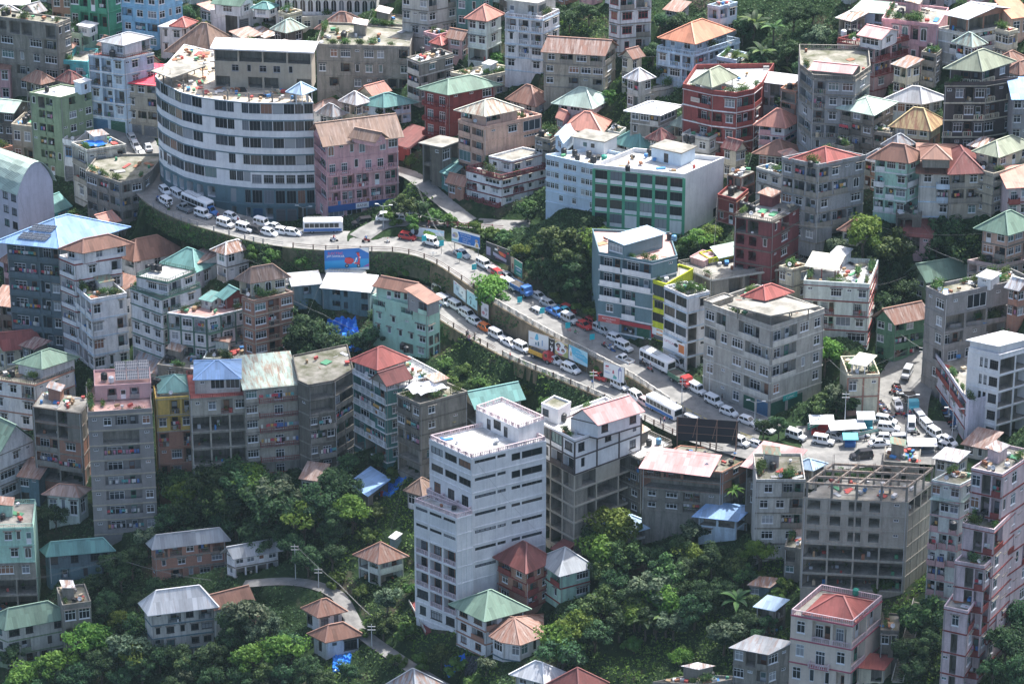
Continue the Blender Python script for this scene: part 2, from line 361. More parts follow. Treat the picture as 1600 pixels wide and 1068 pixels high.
def facade(c, mb, A, B, z0, z1, nf, rows, lo):
    U = Vector((B.x-A.x, B.y-A.y, 0)); L = U.length; U /= L; Nn = Vector((U.y, -U.x, 0))
    A3 = Vector((A.x, A.y, 0)); fh = (z1-z0)/nf
    P = lambda u, z, d=0.0: A3+U*u+Nn*d+Vector((0, 0, z))
    rows = rows.split('/')
    for k in range(nf):
        row = rows[min(k, len(rows)-1)]
        if c.gritty: row = ''.join(grit(q, L/len(row)) for q in row)
        zt = z1-k*fh; zb = zt-fh; mw = 2 if (lo and k >= lo[0]) else 0
        cells = []
        for i, ch in enumerate(row):
            if ch == '<' and cells: cells[-1][2] = L*(i+1)/len(row)
            else: cells.append([ch, L*i/len(row), L*(i+1)/len(row)])
        nb = len(cells)
        for i, (ch, u0, u1) in enumerate(cells):
            bw = u1-u0; um = (u0+u1)/2
            def hole(a, b, e, f, dep, mi_back, mi_side=None):
                mi_side = mw if mi_side is None else mi_side
                if e-zb > .001: mb.face([P(u0, zb), P(u1, zb), P(u1, e), P(u0, e)], mw)
                if zt-f > .001: mb.face([P(u0, f), P(u1, f), P(u1, zt), P(u0, zt)], mw)
                mb.face([P(u0, e), P(a, e), P(a, f), P(u0, f)], mw); mb.face([P(b, e), P(u1, e), P(u1, f), P(b, f)], mw)
                mb.face([P(a, e), P(b, e), P(b, e, -dep), P(a, e, -dep)], mi_side); mb.face([P(a, f, -dep), P(b, f, -dep), P(b, f), P(a, f)], mi_side)
                mb.face([P(a, e), P(a, e, -dep), P(a, f, -dep), P(a, f)], mi_side); mb.face([P(b, e, -dep), P(b, e), P(b, f), P(b, f, -dep)], mi_side)
                if mi_back is not None: mb.face([P(a, e, -dep), P(b, e, -dep), P(b, f, -dep), P(a, f, -dep)], mi_back)
            WK = {'w': (1.5, .52, 'W2'), 'W': (.82*bw, .52, 'W4'), 'x': (2.1, .52, 'W3'), 't': (.85, .55, 'W1'), 'v': (.9, .16, 'V'), 's': (.84*bw, .17, 'S5'), 'a': (1.3, .66, 'A'), 'q': (.84*bw, .40, 'Q'), 'g': (bw-.35, .80, 'G'), 'G': (bw-.3, .62, 'G'), 'd': (1.0, .72, 'D'), 'r': (bw*.84, .78, 'R'), 'K': (bw-.10, .58, 'G')}
            if ch in WK:
                w, hf, pk = WK[ch]; w = min(w, bw*(.96 if ch == 'K' else .9)); h = hf*fh
                if ch in 'dr': e = zb+.12
                elif ch == 'g': e = zb+.1*fh
                elif ch == 'K': e = zb+.38*fh
                elif ch in 'vs': e = zb+.66*fh
                elif ch == 'a': e = zb+.2*fh
                else: e = zb+.30*fh
                hole(um-w/2, um+w/2, e, e+h, .14, None)
                if c.gritty and ch in 'wxWta' and c.shade: q = P(um, e+h+.10); sh = link('sunshade', shade_mesh(), c.part); sw = w+.45; sh.matrix_local = Matrix(((U.x*sw, -Nn.x, 0, q.x-c.off.x), (U.y*sw, -Nn.y, 0, q.y-c.off.y), (0, 0, 1, q.z-c.off.z), (0, 0, 0, 1)))
                put_win(c, pk, P(um, e+h/2, -.09), U, Nn, w, h, (RND.choice(['grey', 'blue', 'green', 'grey', 'white']) if ch == 'r' else None))
            elif ch in 'blo':
                m = min(.22, bw*.08); dep = {'o': 2.0}.get(ch, 1.25); dep = min(dep, c.depth*.4); inn = 1 if (ch == 'o' or c.inner) else mw
                hole(u0+m, u1-m, zb+.16, zt-.34, dep, inn, 1 if ch == 'o' else None)
                if ch != 'o':
                    h = .62*fh; iw = bw-2*m
                    if iw > 2.6:
                        put_win(c, 'W3', P(u0+m+iw*.30, zb+.3+h/2, -dep+.05), U, Nn, iw*.42, h*.9); put_win(c, 'D', P(u0+m+iw*.76, zb+.2+h/2, -dep+.05), U, Nn, min(1.0, iw*.3), h, RND.choice(['brown', 'green', 'white', 'dark']))
                    else: put_win(c, 'D', P(um, zb+.2+h/2, -dep+.05), U, Nn, min(1.1, iw*.6), h, RND.choice(['brown', 'dark', 'white']))
                    rb = MB(); off = .07 if c.rail != 'wall' else -.12
                    railing(rb, P(u0+m, 0, -off), P(u1-m, 0, -off), zb+.17, .95, c.rail); rb.obj('railing', c.railm, c.part, c.off)
                    if c.gritty: goods(c, P, u0+m, u1-m, zb+.17, -dep+.35, RND.randint(1, 4))
                    if ch == 'l': LAUNDRY.append((c.ref, k, i, P(u0+m, zb+1.95, -.25), U, bw-2*m, nb))
            elif ch in 'BLp':
                w = min(1.7, bw*.5); h = .66*fh
                hole(um-w/2, um+w/2, zb+.15, zb+.15+h, .14, None); put_win(c, 'W3', P(um, zb+.15+h/2, -.09), U, Nn, w, h)
                sb = MB(); pr = 1.0; m = .06
                sb.box(P(u0+m, zb-.02, .002), U*(bw-2*m), Nn*pr, (0, 0, .16)); s = sb.obj('balcony', [c.trimm], c.part, c.off)
                rb = MB(); a, b = P(u0+m, 0, pr-.08), P(u1-m, 0, pr-.08)
                railing(rb, a, b, zb+.145, .9, c.rail); railing(rb, P(u0+m+.06, 0, .05), P(u0+m+.06, 0, pr-.2), zb+.145, .9, c.rail); railing(rb, P(u1-m-.06, 0, .05), P(u1-m-.06, 0, pr-.2), zb+.145, .9, c.rail)
                rb.obj('railing', c.railm, s, c.off)
                if c.gritty: goods(c, P, u0+m, u1-m, zb+.15, -.24, 0)
                if ch == 'L': LAUNDRY.append((c.ref, k, i, P(u0+.1, zb+1.9, pr-.3), U, bw-.2, nb))
            elif ch == 'O':
                m = .17; dep = min(3.4, c.depth*.45)
                hole(u0+m, u1-m, zb+.20, zt-.32, dep, 1, 1)
                if c.gritty: goods(c, P, u0+m, u1-m, zb+.21, -dep+.5, RND.randint(0, 5))
            elif ch == 'h':
                m = bw*.19
                hole(u0+m, u1-m, zb+.22*fh, zt-.16*fh, min(2.6, c.depth*.4), 1, 0)
            else: mb.face([P(u0, zb), P(u1, zb), P(u1, zt), P(u0, zt)], mw)
    if c.gritty and L > 3:
        for u in ([.22, L-.22] if L > 9 else [.22]):
            pm = MB(); pm.tube(P(u, z0, .10), P(u, z1-.2, .10), .06, .06, 5); pm.obj('drain_pipe', [plain('pipe_grey', (.26, .26, .26), .6) if RND.random() < .6 else plain('pipe_white', (.5, .5, .5), .5)], c.part, c.off)
    if c.trim:
        for k in range(nf+1):
            tb = MB(); z = z1-k*fh
            tb.box(P(-.06, z-.13, .003), U*(L+.12), Nn*.13, (0, 0, .24 if k else .13)); tb.obj('floor_band', [wallmat(lo[1], c.dirt) if lo and k > lo[0] else c.trimm], c.part, c.off)
        if c.pil:
            for i in range(c.pil+1):
                tb = MB(); zq = z1-lo[0]*fh if lo else z0; pw = .6 if c.trim == 'gn' else .34; tb.box(P(L*i/c.pil-pw/2, zq, .004), U*pw, Nn*.07, (0, 0, z1-zq-.14)); tb.obj('pilaster', [c.trimm], c.part, c.off)
def offset(ring, d):
    n = len(ring); out = []
    for i in range(n):
        p, q, r = ring[i-1], ring[i], ring[(i+1) % n]
        a = Vector((q.x-p.x, q.y-p.y)).normalized(); b = Vector((r.x-q.x, r.y-q.y)).normalized()
        na = Vector((-a.y, a.x)); nb = Vector((-b.y, b.x)); den = 1+na.dot(nb)
        m = (na+nb)/max(den, .3); out.append(Vector((q.x+m.x*d, q.y+m.y*d, q.z)))
    return out
def zv(p, z): return Vector((p.x, p.y, z))
def body(c, name, ring, z0, z1, nf, faces, lo=None, skirt=4.0, parent=None):
    mb = MB(); n = len(ring)
    for i in range(n):
        A, B = ring[i], ring[(i+1) % n]
        if i < len(faces) and faces[i]:
            tt = c.trim
            if faces[i][0] == '!': c.trim = None
            facade(c, mb, A, B, z0, z1, nf, faces[i].lstrip('!'), lo); c.trim = tt
        else: mb.face([zv(A, z0), zv(B, z0), zv(B, z1), zv(A, z1)], 0)
        if skirt: mb.face([zv(A, z0-skirt), zv(B, z0-skirt), zv(B, z0), zv(A, z0)], 2 if lo else 0)
    w2 = wallmat(lo[1], c.dirt) if lo else CONC()
    return mb.obj(name, [wallmat(c.wall, c.dirt), wallmat(c.inner, .6) if c.inner else CONC(), w2], parent or c.part, c.off)
def parapet(c, ring, z, h, parent, mi=None, name='parapet'):
    mb = MB(); r0 = offset(ring, -.05); r1 = offset(ring, .16); n = len(ring)
    for i in range(n):
        j = (i+1) % n
        mb.face([zv(r0[i], z-.12), zv(r0[j], z-.12), zv(r0[j], z+h), zv(r0[i], z+h)])
        mb.face([zv(r0[i], z+h), zv(r0[j], z+h), zv(r1[j], z+h), zv(r1[i], z+h)])
        mb.face([zv(r1[j], z-.12), zv(r1[i], z-.12), zv(r1[i], z+h), zv(r1[j], z+h)])
        mb.face([zv(r0[j], z-.12), zv(r0[i], z-.12), zv(r1[i], z-.12), zv(r1[j], z-.12)])
    return mb.obj(name, [mi or wallmat(c.wall, c.dirt)], parent, c.off)
def slope_face(mb, pts, mi=0):
    e = Vector(pts[1])-Vector(pts[0]); e = Vector((e.x, e.y, 0)).normalized(); o = Vector(pts[0]); v = Vector((-e.y, e.x, 0)); uv = []
    for p in pts:
        d = Vector(p)-o; uv.append((d.dot(e), math.hypot(d.dot(v), d.z)))
    mb.face(pts, mi, uv)
def roof_make(c, ring, z, spec, parent, name='roof'):
    k = spec[0]
    if k == 'none': return None
    if k in ('flat', 'slab'):
        mb = MB()
        if k == 'flat':
            mb.face([zv(p, z) for p in offset(ring, .12)])
            o = mb.obj(name, [rough_mat(*DECK[spec[2] if len(spec) > 2 else 'deck'])], parent, c.off)
            ph = spec[1]
            if ph < 0:
                rb = MB(); rr = offset(ring, .1); n = len(rr)
                parapet(c, ring, z, .14, o, c.trimm)
                for i in range(n): railing(rb, rr[i], rr[(i+1) % n], z+.13, -ph, c.rail)
                rb.obj('railing', c.railm, parent, c.off)
            elif ph > 0: parapet(c, ring, z, ph, o)
            return o
        rr = offset(ring, -spec[1]); n = len(rr); t = spec[3] if len(spec) > 3 else .22
        mb.face([zv(p, z+t) for p in rr], 0, [(p.x, p.y) for p in rr]); mb.face([zv(p, z) for p in reversed(rr)], 0, [(p.x, p.y) for p in reversed(rr)])
        for i in range(n):
            j = (i+1) % n; mb.face([zv(rr[i], z), zv(rr[j], z), zv(rr[j], z+t), zv(rr[i], z+t)])
        m = roofmat(spec[2], .25) if spec[2] in ROOF and spec[2] != 'cement' else rough_mat(*DECK['deck'])
        return mb.obj(name, [m], parent, c.off)
    col, h = spec[1], spec[2]; rust = max(spec[5] if len(spec) > 5 else .3, .12)
    mb = MB(); cap = MB(); cm = plain('ridge_'+col, tuple(min(.8, q*1.15+.03) for q in ROOF[col]), .5)
    def capline(a, b):
        a = Vector(a); b = Vector(b); d = b-a
        if d.length < .3: return
        n = d.cross(Vector((0, 0, 1))).normalized()*.15; u = n.cross(d).normalized(); u = u if u.z > 0 else -u
        cap.box(a-n+u*.02, d, 2*n, u*.07)
    oh = spec[4] if len(spec) > 4 else .5
    rr = offset(ring, -oh); n = len(rr); ze = z-.05; slope_n = None
    if k == 'hip':
        if n == 4:
            a = (rr[1]-rr[0]).length; b = (rr[2]-rr[1]).length
            if a >= b: i0 = 0
            else: i0 = 1
            q = [rr[(i0+i) % 4] for i in range(4)]; lng, sh = max(a, b), min(a, b)
            f = min(.5, sh*.5/lng*(spec[3] if len(spec) > 3 and spec[3] else 1))
            m0 = (q[0]+q[3])/2; m1 = (q[1]+q[2])/2; r0 = zv(m0.lerp(m1, f), ze+h); r1 = zv(m0.lerp(m1, 1-f), ze+h); q = [zv(p, ze) for p in q]
            if (r1-r0).length < .25: r0 = r1 = (r0+r1)/2
            flat = r0 == r1
            for pts in ([q[0], q[1], r1] if flat else [q[0], q[1], r1, r0], [q[1], q[2], r1], [q[2], q[3], r0] if flat else [q[2], q[3], r0, r1], [q[3], q[0], r0]): slope_face(mb, pts)
            for a, b in ((q[0], r0), (q[3], r0), (q[1], r1), (q[2], r1), (r0, r1)): capline(a, b)
        else:
            cc = sum((p for p in rr), Vector())/n; ap = zv(cc, ze+h)
            for i in range(n): slope_face(mb, [zv(rr[i], ze), zv(rr[(i+1) % n], ze), ap]); capline(zv(rr[i], ze), ap)
    elif k == 'gable':
        q = [zv(p, ze) for p in rr]
        if spec[3] == 'u': q = q[1:]+q[:1]   # ridge parallel to the edge C-R
        m0 = zv((q[0]+q[3])/2, ze+h); m1 = zv((q[1]+q[2])/2, ze+h)
        slope_face(mb, [q[0], q[1], m1, m0]); slope_face(mb, [q[2], q[3], m0, m1]); capline(m0, m1)
        rw = [zv(p, z-.02) for p in ring]
        if spec[3] == 'u': rw = rw[1:]+rw[:1]
        gb = MB(); g0 = zv((rw[0]+rw[3])/2, ze+h-.15); g1 = zv((rw[1]+rw[2])/2, ze+h-.15)
        gb.face([rw[3], rw[0], g0]); gb.face([rw[1], rw[2], g1]); gb.obj('gable_wall', [wallmat(spec[6], c.dirt) if len(spec) > 6 else wallmat(c.wall, c.dirt)], parent, c.off)
    elif k == 'shed':
        q = [zv(p, ze) for p in rr]; hi = {'u': (0, 3), 'v': (2, 3), 'U': (1, 2), 'V': (0, 1)}[spec[3]]
        for i in hi: q[i] = q[i]+Vector((0, 0, h))
        slope_face(mb, q)
        sw = MB(); rw = [zv(p, z-.02) for p in ring]; tp = [zv(p, z-.1) for p in ring]
        for i in hi: tp[i] = tp[i]+Vector((0, 0, h*.93))
        if not getattr(c, 'nowall', False):
            for i in range(4):
                j = (i+1) % 4
                if i in hi or j in hi: sw.face([rw[i], rw[j], tp[j], tp[i]])
            sw.obj('gable_wall', [wallmat(c.wall, c.dirt)], parent, c.off)
    elif k == 'barrel':
        rr = rr[1:]+rr[:1]; ring = list(ring[1:])+list(ring[:1]); q = [zv(p, ze) for p in rr]; sg = 10; prev = None
        for s in range(sg+1):
            t = s/sg; hz = Vector((0, 0, h*math.sin(math.pi*t)**.8)); a = q[0].lerp(q[1], t)+hz; b = q[3].lerp(q[2], t)+hz
            if prev: slope_face(mb, [prev[0], a, b, prev[1]])
            prev = (a, b)
        gb = MB(); r = [zv(p, z-.03) for p in ring]
        for (a, b) in ((r[0], r[1]), (r[2], r[3])): gb.face([a, b]+[a.lerp(b, 1-s/sg)+Vector((0, 0, max(0, h*math.sin(math.pi*s/sg)**.8-.1))) for s in range(1, sg)])
        gb.obj('gable_wall', [wallmat(c.wall, c.dirt)], parent, c.off)
    # thickness: under sheet and fascia
    top = list(zip(mb.f, mb.uv)); nv = len(mb.v); tv = list(mb.v); t = .12
    for f, uv in top: mb.face([(tv[i][0], tv[i][1], tv[i][2]-t) for i in reversed(f)], 0, list(reversed(uv)))
    edges = {}
    for f, uv in top:
        for a, b in zip(f, f[1:]+f[:1]):
            ka = tuple(round(q, 3) for q in tv[a]); kb = tuple(round(q, 3) for q in tv[b])
            if (kb, ka) in edges: edges.pop((kb, ka))
            else: edges[(ka, kb)] = 1
    for (a, b) in edges: mb.face([(a[0], a[1], a[2]-t), (b[0], b[1], b[2]-t), b, a], 0, [(0, 0), (1, 0), (1, .1), (0, .1)])
    o = mb.obj(name, [roofmat(col, rust)], parent, c.off)
    if cap.f: cap.obj('ridge_cap', [cm], o, c.off)
    return o
DECK = dict(deck=('deck_cement', (.16, .155, .135), (.36, .345, .31), .35), white=('deck_white', (.30, .295, .28), (.66, .66, .65), .3), sand=('deck_sand', (.26, .22, .17), (.54, .48, .40), .5), pink=('deck_pink', (.45, .25, .22), (.62, .42, .38), .6),
  dark=('deck_dark', (.12, .12, .11), (.25, .24, .22), .4), moss=('deck_moss', (.09, .095, .055), (.30, .285, .25), .35), red=('deck_red', (.30, .08, .07), (.42, .16, .13), .5))
# ------------------------------------------------------------------ buildings
BLD = []; FOOTS = []
def bld(name, ref, extra, pts, yb, nf, faces, wall, roof=('flat', .7), cat='building', d=10.0, lo=None, trim=None, pil=0, win='white', rail='wall', railc=None, dirt=1.0, tops=(), tk=(), pl=0, jk=0, away=None, inner=None):
    if len(pts) == 2: cx, cy = (pts[0][0]+pts[1][0])/2, (pts[0][1]+pts[1][1])/2
    else: cx, cy = max(pts, key=lambda p: p[1])[:2]
    G = hit(cx, yb); dr = ray(cx, cy); hd = math.hypot(G.x-CP.x, G.y-CP.y); t = hd/math.hypot(dr.x, dr.y); zr = (CP+dr*t).z; z0 = G.z-.1
    ring = [at_z(p[0], p[1], zr) for p in pts]
    if len(pts) == 3: ring.append(ring[0]+ring[2]-ring[1])
    else:
        if away is None and len(pts) == 2:
            e = ring[1]-ring[0]; aw = Vector((-e.y, e.x, 0)).normalized()
        else: aw = [Vector(tuple(q)+(0,)).normalized() for q in (away if away and isinstance(away[0], tuple) else (away or (0, 1),)*2)]
        if not isinstance(aw, list): aw = [aw, aw]
        ring += [ring[-1]+aw[1]*d, ring[0]+aw[0]*d]
    c = Ctx(); c.ref = ref; c.wall = wall; c.win = win; c.rail = rail; c.dirt = dirt; c.wn = [0]; c.more = MB(); c.pil = pil; c.inner = inner; c.clut = MB(); c.gritty = dirt >= .45; c.shade = RND.random() < .7
    c.trim = trim; c.trimm = wallmat(trim or wall, dirt); c.railm = wallmat(railc, .4) if railc else wallmat(trim or wall, .8)
    c.depth = min((ring[1]-ring[0]).length, (ring[-1]-ring[0]).length) if len(ring) == 4 else d
    if len(ring) == 4: c.depth = max(3.0, c.depth)
    c.off = Vector((ring[0].x, ring[0].y, z0)); rt = empty(name, c.off); c.part = rt
    for p in ring: c.off = c.off
    tag(rt, (ref+' '+extra).strip(), cat)
    zmin = min(T(p.x, p.y) for p in ring)
    body(c, 'wall', ring, z0, zr, nf, faces, lo, max(1.5, z0-zmin+1.5))
    if roof: roof_make(c, ring, zr, roof, rt)
    b = dict(root=rt, ring=ring, zr=zr, z0=z0, ref=ref, c=c, pl=pl, tk=tk, jk=jk, roof=roof)
    for tp in tops:
        tpts, h, tnf, tfaces, twall, troof = tp[:6]; kw = tp[6] if len(tp) > 6 else {}
        zb = zr+kw.get('z', 0); z1 = zb+h; rg = [at_z(p[0], p[1], z1) for p in tpts]
        if len(rg) == 3: rg.append(rg[0]+rg[2]-rg[1])
        elif len(rg) == 2:
            e = rg[1]-rg[0]; aw = Vector((-e.y, e.x, 0)).normalized()*kw.get('d', 5); rg += [rg[1]+aw, rg[0]+aw]
        tc = Ctx(); tc.__dict__.update(c.__dict__); tc.wall = twall; tc.win = kw.get('win', win); tc.trim = kw.get('trim'); tc.trimm = wallmat(kw.get('trim') or twall, dirt); tc.pil = 0; tc.gritty = c.gritty and kw.get('grit', True)
        tc.rail = kw.get('rail', rail); tc.railm = wallmat(kw['railc'], .4) if 'railc' in kw else c.railm
        tc.depth = max(3, min((rg[1]-rg[0]).length, (rg[-1]-rg[0]).length))
        if kw.get('open'):
            pm = MB(); q = offset(rg, .15)
            for i in range(len(q)):
                for s in (0, .5):
                    p = q[i].lerp(q[(i+1) % len(q)], s); pm.box((p.x-.1, p.y-.1, zb+.005), (.2, 0, 0), (0, .2, 0), (0, 0, h-.06))
            up = pm.obj('canopy_posts', [wallmat(twall, dirt)], rt, c.off); tc.nowall = True
        else:
            um = MB(); up = empty('upper_storey', (0, 0, 0)); up.parent = rt
            tc.part = up; w = body(tc, 'wall', rg, zb, z1, tnf, tfaces, None, 0, up)
        roof_make(tc, rg, z1, troof, up)
        b.setdefault('trings', []).append((rg, z1, troof))
    if c.more.f: tag(c.more.obj('window', [wproto('G', win)[0].materials[0], glassmat()], rt), kind='stuff')
    c.tclut = True
    FOOTS.append((ring, z0)); BLD.append(b); b['pts'] = pts
    print('BLD %-46s fh %.2f w %.1f/%.1f z0 %.1f H %.1f' % (ref[:46], (zr-z0)/nf, (ring[1]-ring[0]).length, (ring[2]-ring[1]).length, z0, zr-z0))
    return b
def carve():
    global TZ
    for ring, z0 in FOOTS:
        for off, up in ((.9, .3), (2.2, 1.3), (3.6, 2.9)):
            rr = offset(ring, -off); xs = [p.x for p in rr]; ys = [p.y for p in rr]
            i0 = max(0, int((min(xs)-GX0)/GS)); i1 = min(NX, int((max(xs)-GX0)/GS)+2); j0 = max(0, int((min(ys)-GY0)/GS)); j1 = min(NY, int((max(ys)-GY0)/GS)+2)
            if i1 <= i0 or j1 <= j0: continue
            X = GXX[j0:j1, i0:i1]; Y = GYY[j0:j1, i0:i1]; ins = np.ones(X.shape, bool)
            for a, b in zip(rr, rr[1:]+rr[:1]): ins &= ((b.x-a.x)*(Y-a.y)-(b.y-a.y)*(X-a.x)) > 0
            if off > 1: ins &= ROADMASK[j0:j1, i0:i1] < .5
            z = TZ[j0:j1, i0:i1]; z[ins] = np.minimum(z[ins], z0+up)
            if off < 1: FOOT[j0:j1, i0:i1][ins] = 1
# ------------------------------------------------------------------ roads (pixel, pixel, height)
road('upper', [(196,196,8.5),(204,214,7.5),(216,240,6.2),(232,278,5),(262,310,4.8),(310,334,5),(370,352,5.4),(430,367,5.8),(500,375,6.2),(570,377,6.6),(640,380,7),(700,397,6.8),(752,428,6.4),(800,462,5.8),(850,491,5.2),(905,521,4.7),(960,549,4.2),(1020,581,3.6),(1075,617,3),(1125,646,2.7),(1180,668,2.6),(1235,688,2.7),(1290,702,3)], 9.0, 1.8, 2.0)
road('lower', [(430,441,1.2),(480,440,1.2),(540,441,1.2),(600,446,1.1),(650,458,1.0),(690,476,.8),(725,498,.6),(765,522,.5),(810,546,.5),(860,568,.6),(915,590,.8),(970,614,1.1),(1020,640,1.5),(1075,667,1.8),(1130,688,2.1),(1185,703,2.5),(1230,712,2.8),(1290,712,3)], 7.5, 1.4, 1.8)
road('plaza', [(1255,700,3),(1300,698,3),(1350,693,3),(1400,690,3.1),(1450,690,3.3),(1490,694,3.4)], 17, 1.2, 1.8)
road('street', [(1408,692,3.1),(1404,660,3.3),(1406,630,3.8),(1412,605,4.6),(1422,585,5.5),(1436,566,6.4),(1450,552,7.2)], 10, 1.2, 1.8)
road('ramp', [(560,372,6.6),(590,352,7.8),(620,346,8.4),(660,345,8.8),(720,347,9.2),(790,352,9.6),(828,352,9.8)], 4.4, 1.4, 1.8)
road('lane', [(600,262,12.6),(640,272,12.4),(662,288,12),(690,312,11.2),(722,338,10),(735,346,9.6)], 3.2, 1.4, 1.8)
road('path', [(380,912),(440,907),(490,912),(528,928),(545,958),(562,985),(605,1018),(655,1050),(705,1080),(760,1110)], 2.3, 1.2, 1.2)
# ------------------------------------------------------------------ buildings, row by row from the top of the hill
H, G_, S, F = 'hip', 'gable', 'shed', 'flat'
# top left
bld('apartment_building','long grey concrete block','with a planted flat roof, far top left corner',[(-25,25),(88,40),(110,31)],152,5,['ohoo.o/wW.Ww/.W.wW/W.w.W','.w'],'cn',(F,.4,'moss'),trim='cn',dirt=1.2,pl=9,jk=5)
bld('house','brown brick house','with two white windows between the trees at the top',[(80,-6),(112,-4)],40,2,['ww'],'br',d=7)
bld('house','tin roofed shed at the hilltop','with a pale sheet roof above the long concrete block',[(-15,10),(44,8)],30,1,['o.o'],'cn',(S,'white',1.0,'u',.5),d=6)
bld('apartment_building','tall emerald green block','with a bright green balcony front at the top edge',[(108,-14),(166,-8),(190,-16)],78,3,['wbdb/wbbw','.w'],'gn',trim='gn',win='white',rail='wall')
bld('house','pale green balcony house','below the emerald green block',[(97,52),(126,57),(152,46)],103,2,['bw/wl','w.'],'pg',trim='pg',tops=[([(122,40),(140,44),(152,38)],2.2,1,['w','w'],'wh',('slab',.3,'white'))],pl=4,jk=2)
bld('house','deep turquoise house','with laundry and rooftop plants beside the white grey block',[(84,97),(137,101)],142,2,['lL/.l'],'tq',d=8,pl=5,jk=4,trim='tq')
bld('apartment_building','sky blue block','standing at the top edge right of the green block',[(188,-12),(246,-6),(284,-16)],78,4,['www/www/wlw','w.w'],'bl',trim='bl',win='white')
bld('house','white house with half red roof','on the slope below the sky blue block',[(250,42),(284,45),(306,36)],88,2,['tw','tw/w.'],'wh',('slab',.3,'white'),tops=[([(268,40),(290,42),(306,34)],.5,1,['.','.'],'wh',(H,'red',1.6,0,.4,.3))])
bld('house','house with huge brown dormer roof','above the round office block',[(270,79),(330,86),(372,72)],108,1,['wwwww','www'],'wh',(H,'brown',6.0,1,1.0,.35),win='white')
bld('house','long white garage house','with a planted parapet at the top of the hill',[(329,18),(372,24),(424,14)],60,1,['.o','r.w'],'wh',(F,.5),pl=8,tops=[([(335,5),(375,9),(395,2)],2.6,1,['w','w'],'wh',(G_,'green',1.8,'v',.5,.1)),([(396,12),(420,14),(432,9)],2.2,1,['w','w'],'wh',(H,'teal',1.2,1,.4,.1))])
bld('apartment_building','white grey corner block','with rust parapet and small hip roof storey on top',[(138,86),(193,93),(240,83)],210,5,['wbw/wbw/wbw/wbw/rr','.w.w'],'pb',(F,-.8,'red'),trim='wh',rail='bar',railc='dc',tops=[([(158,64),(192,70),(234,58)],3.0,1,['.dw','..w'],'wh',(H,'grey',1.5,1,.5,.3))],tk=[(176,84)])
bld('house','cream house with hot pink roof','squeezed between the white grey block and the round office',[(196,128),(244,133)],212,4,['wwb/w.l/wwb/rr'],'bg',(S,'hot',1.2,'v',.4,.05),d=9,trim='bg')
bld('apartment_building','olive green slab block','with a bright white flat roof on the left',[(46,146),(94,154),(143,141)],278,6,['.ob./.bb./.bb./.ll./.bl./.bd.','.w.w'],'ol',(F,.3,'white'),trim=None,rail='wall',tops=[([(116,128),(126,131),(142,126)],2.6,1,['.','.'],'pb',('slab',.15,'white'))])
bld('house','pink house cut by the frame','at the left edge beside the olive block',[(-16,104),(14,106)],160,2,['ww'],'pk',(S,'rust',1,'v',.4),d=7)
bld('house','dark house with pale green tin roofs','at the left edge beside the olive block',[(-10,172),(20,175),(42,160)],236,3,['oW/ww','o.'],'dc',(G_,'pgreen',1.6,'v',.6,.1),jk=3)
bld('house','small beige two storey house','between the pale green tin roofs and olive block',[(18,198),(50,202)],256,2,['ww/wb'],'bg',d=7,jk=6,trim='bg')
bld('house','narrow house with lilac window','tucked at the foot of the olive block',[(98,222),(118,225)],284,2,['x/r'],'wh',d=6,win='blue')
bld('apartment_building','weathered block with blue tarpaulins','on the bend left of the round office',[(112,226),(136,238),(197,229)],318,3,['w','.W.w/bbw'],'ow',(F,.6,'moss'),trim='cn',dirt=1.4,pl=5,jk=10)
bld('apartment_building','curved weathered balcony house','below the weathered block, under the street of cars',[(134,270),(188,288),(222,281),(238,268)],350,3,['Wbw/bbw/b.o','bw/bb','w'],'cn',(F,.5,'moss'),trim='cn',d=9,dirt=1.4,pl=10,jk=6,away=(.2,1))
bld('office_block','round white glass office block','curving along the upper road, unfinished on top',[(243,120),(250,128),(262,135),(283,145),(315,153),(354,158),(388,161),(425,162),(460,162),(489,161)],347,7,['K/K/K/K/w/h/h','K/K/K/K/Kw/h/h','KK/KK/KK/KK/K/hh/hh','KK/KK/KK/KK/KK/hh/hh','.K/.K/.K/K./K./h./h.','K.K/K.K/K.K/K.K/KKK/g.g/h.h','KK/KK/KK/KK/WW/gg/rh','KK/KK/KK/KK/WW/gg/rr','KK/KK/KK/KK/WW/gg/or','K/K/K/K/W/g/r'],'wh',(F,.15,'sand'),d=19,trim='gs',win='grey',dirt=.44,lo=(5,'gs'),jk=90,away=((.25,1),(-.3,1)),
  tops=[([(334,76),(486,82)],8.6,3,['oOOo/.wtwwt./o.oo.o'],'bg',('slab',.7,'white',.3),{'d':5}),([(240,112),(268,122),(318,104)],2.4,1,['O','O'],'dc',('slab',.4,'cement'),{'open':1}),([(452,143),(472,147),(489,140)],2.6,1,['O','O'],'wh',(H,'lblue',2.0,1,.5,.1),{'open':1})])
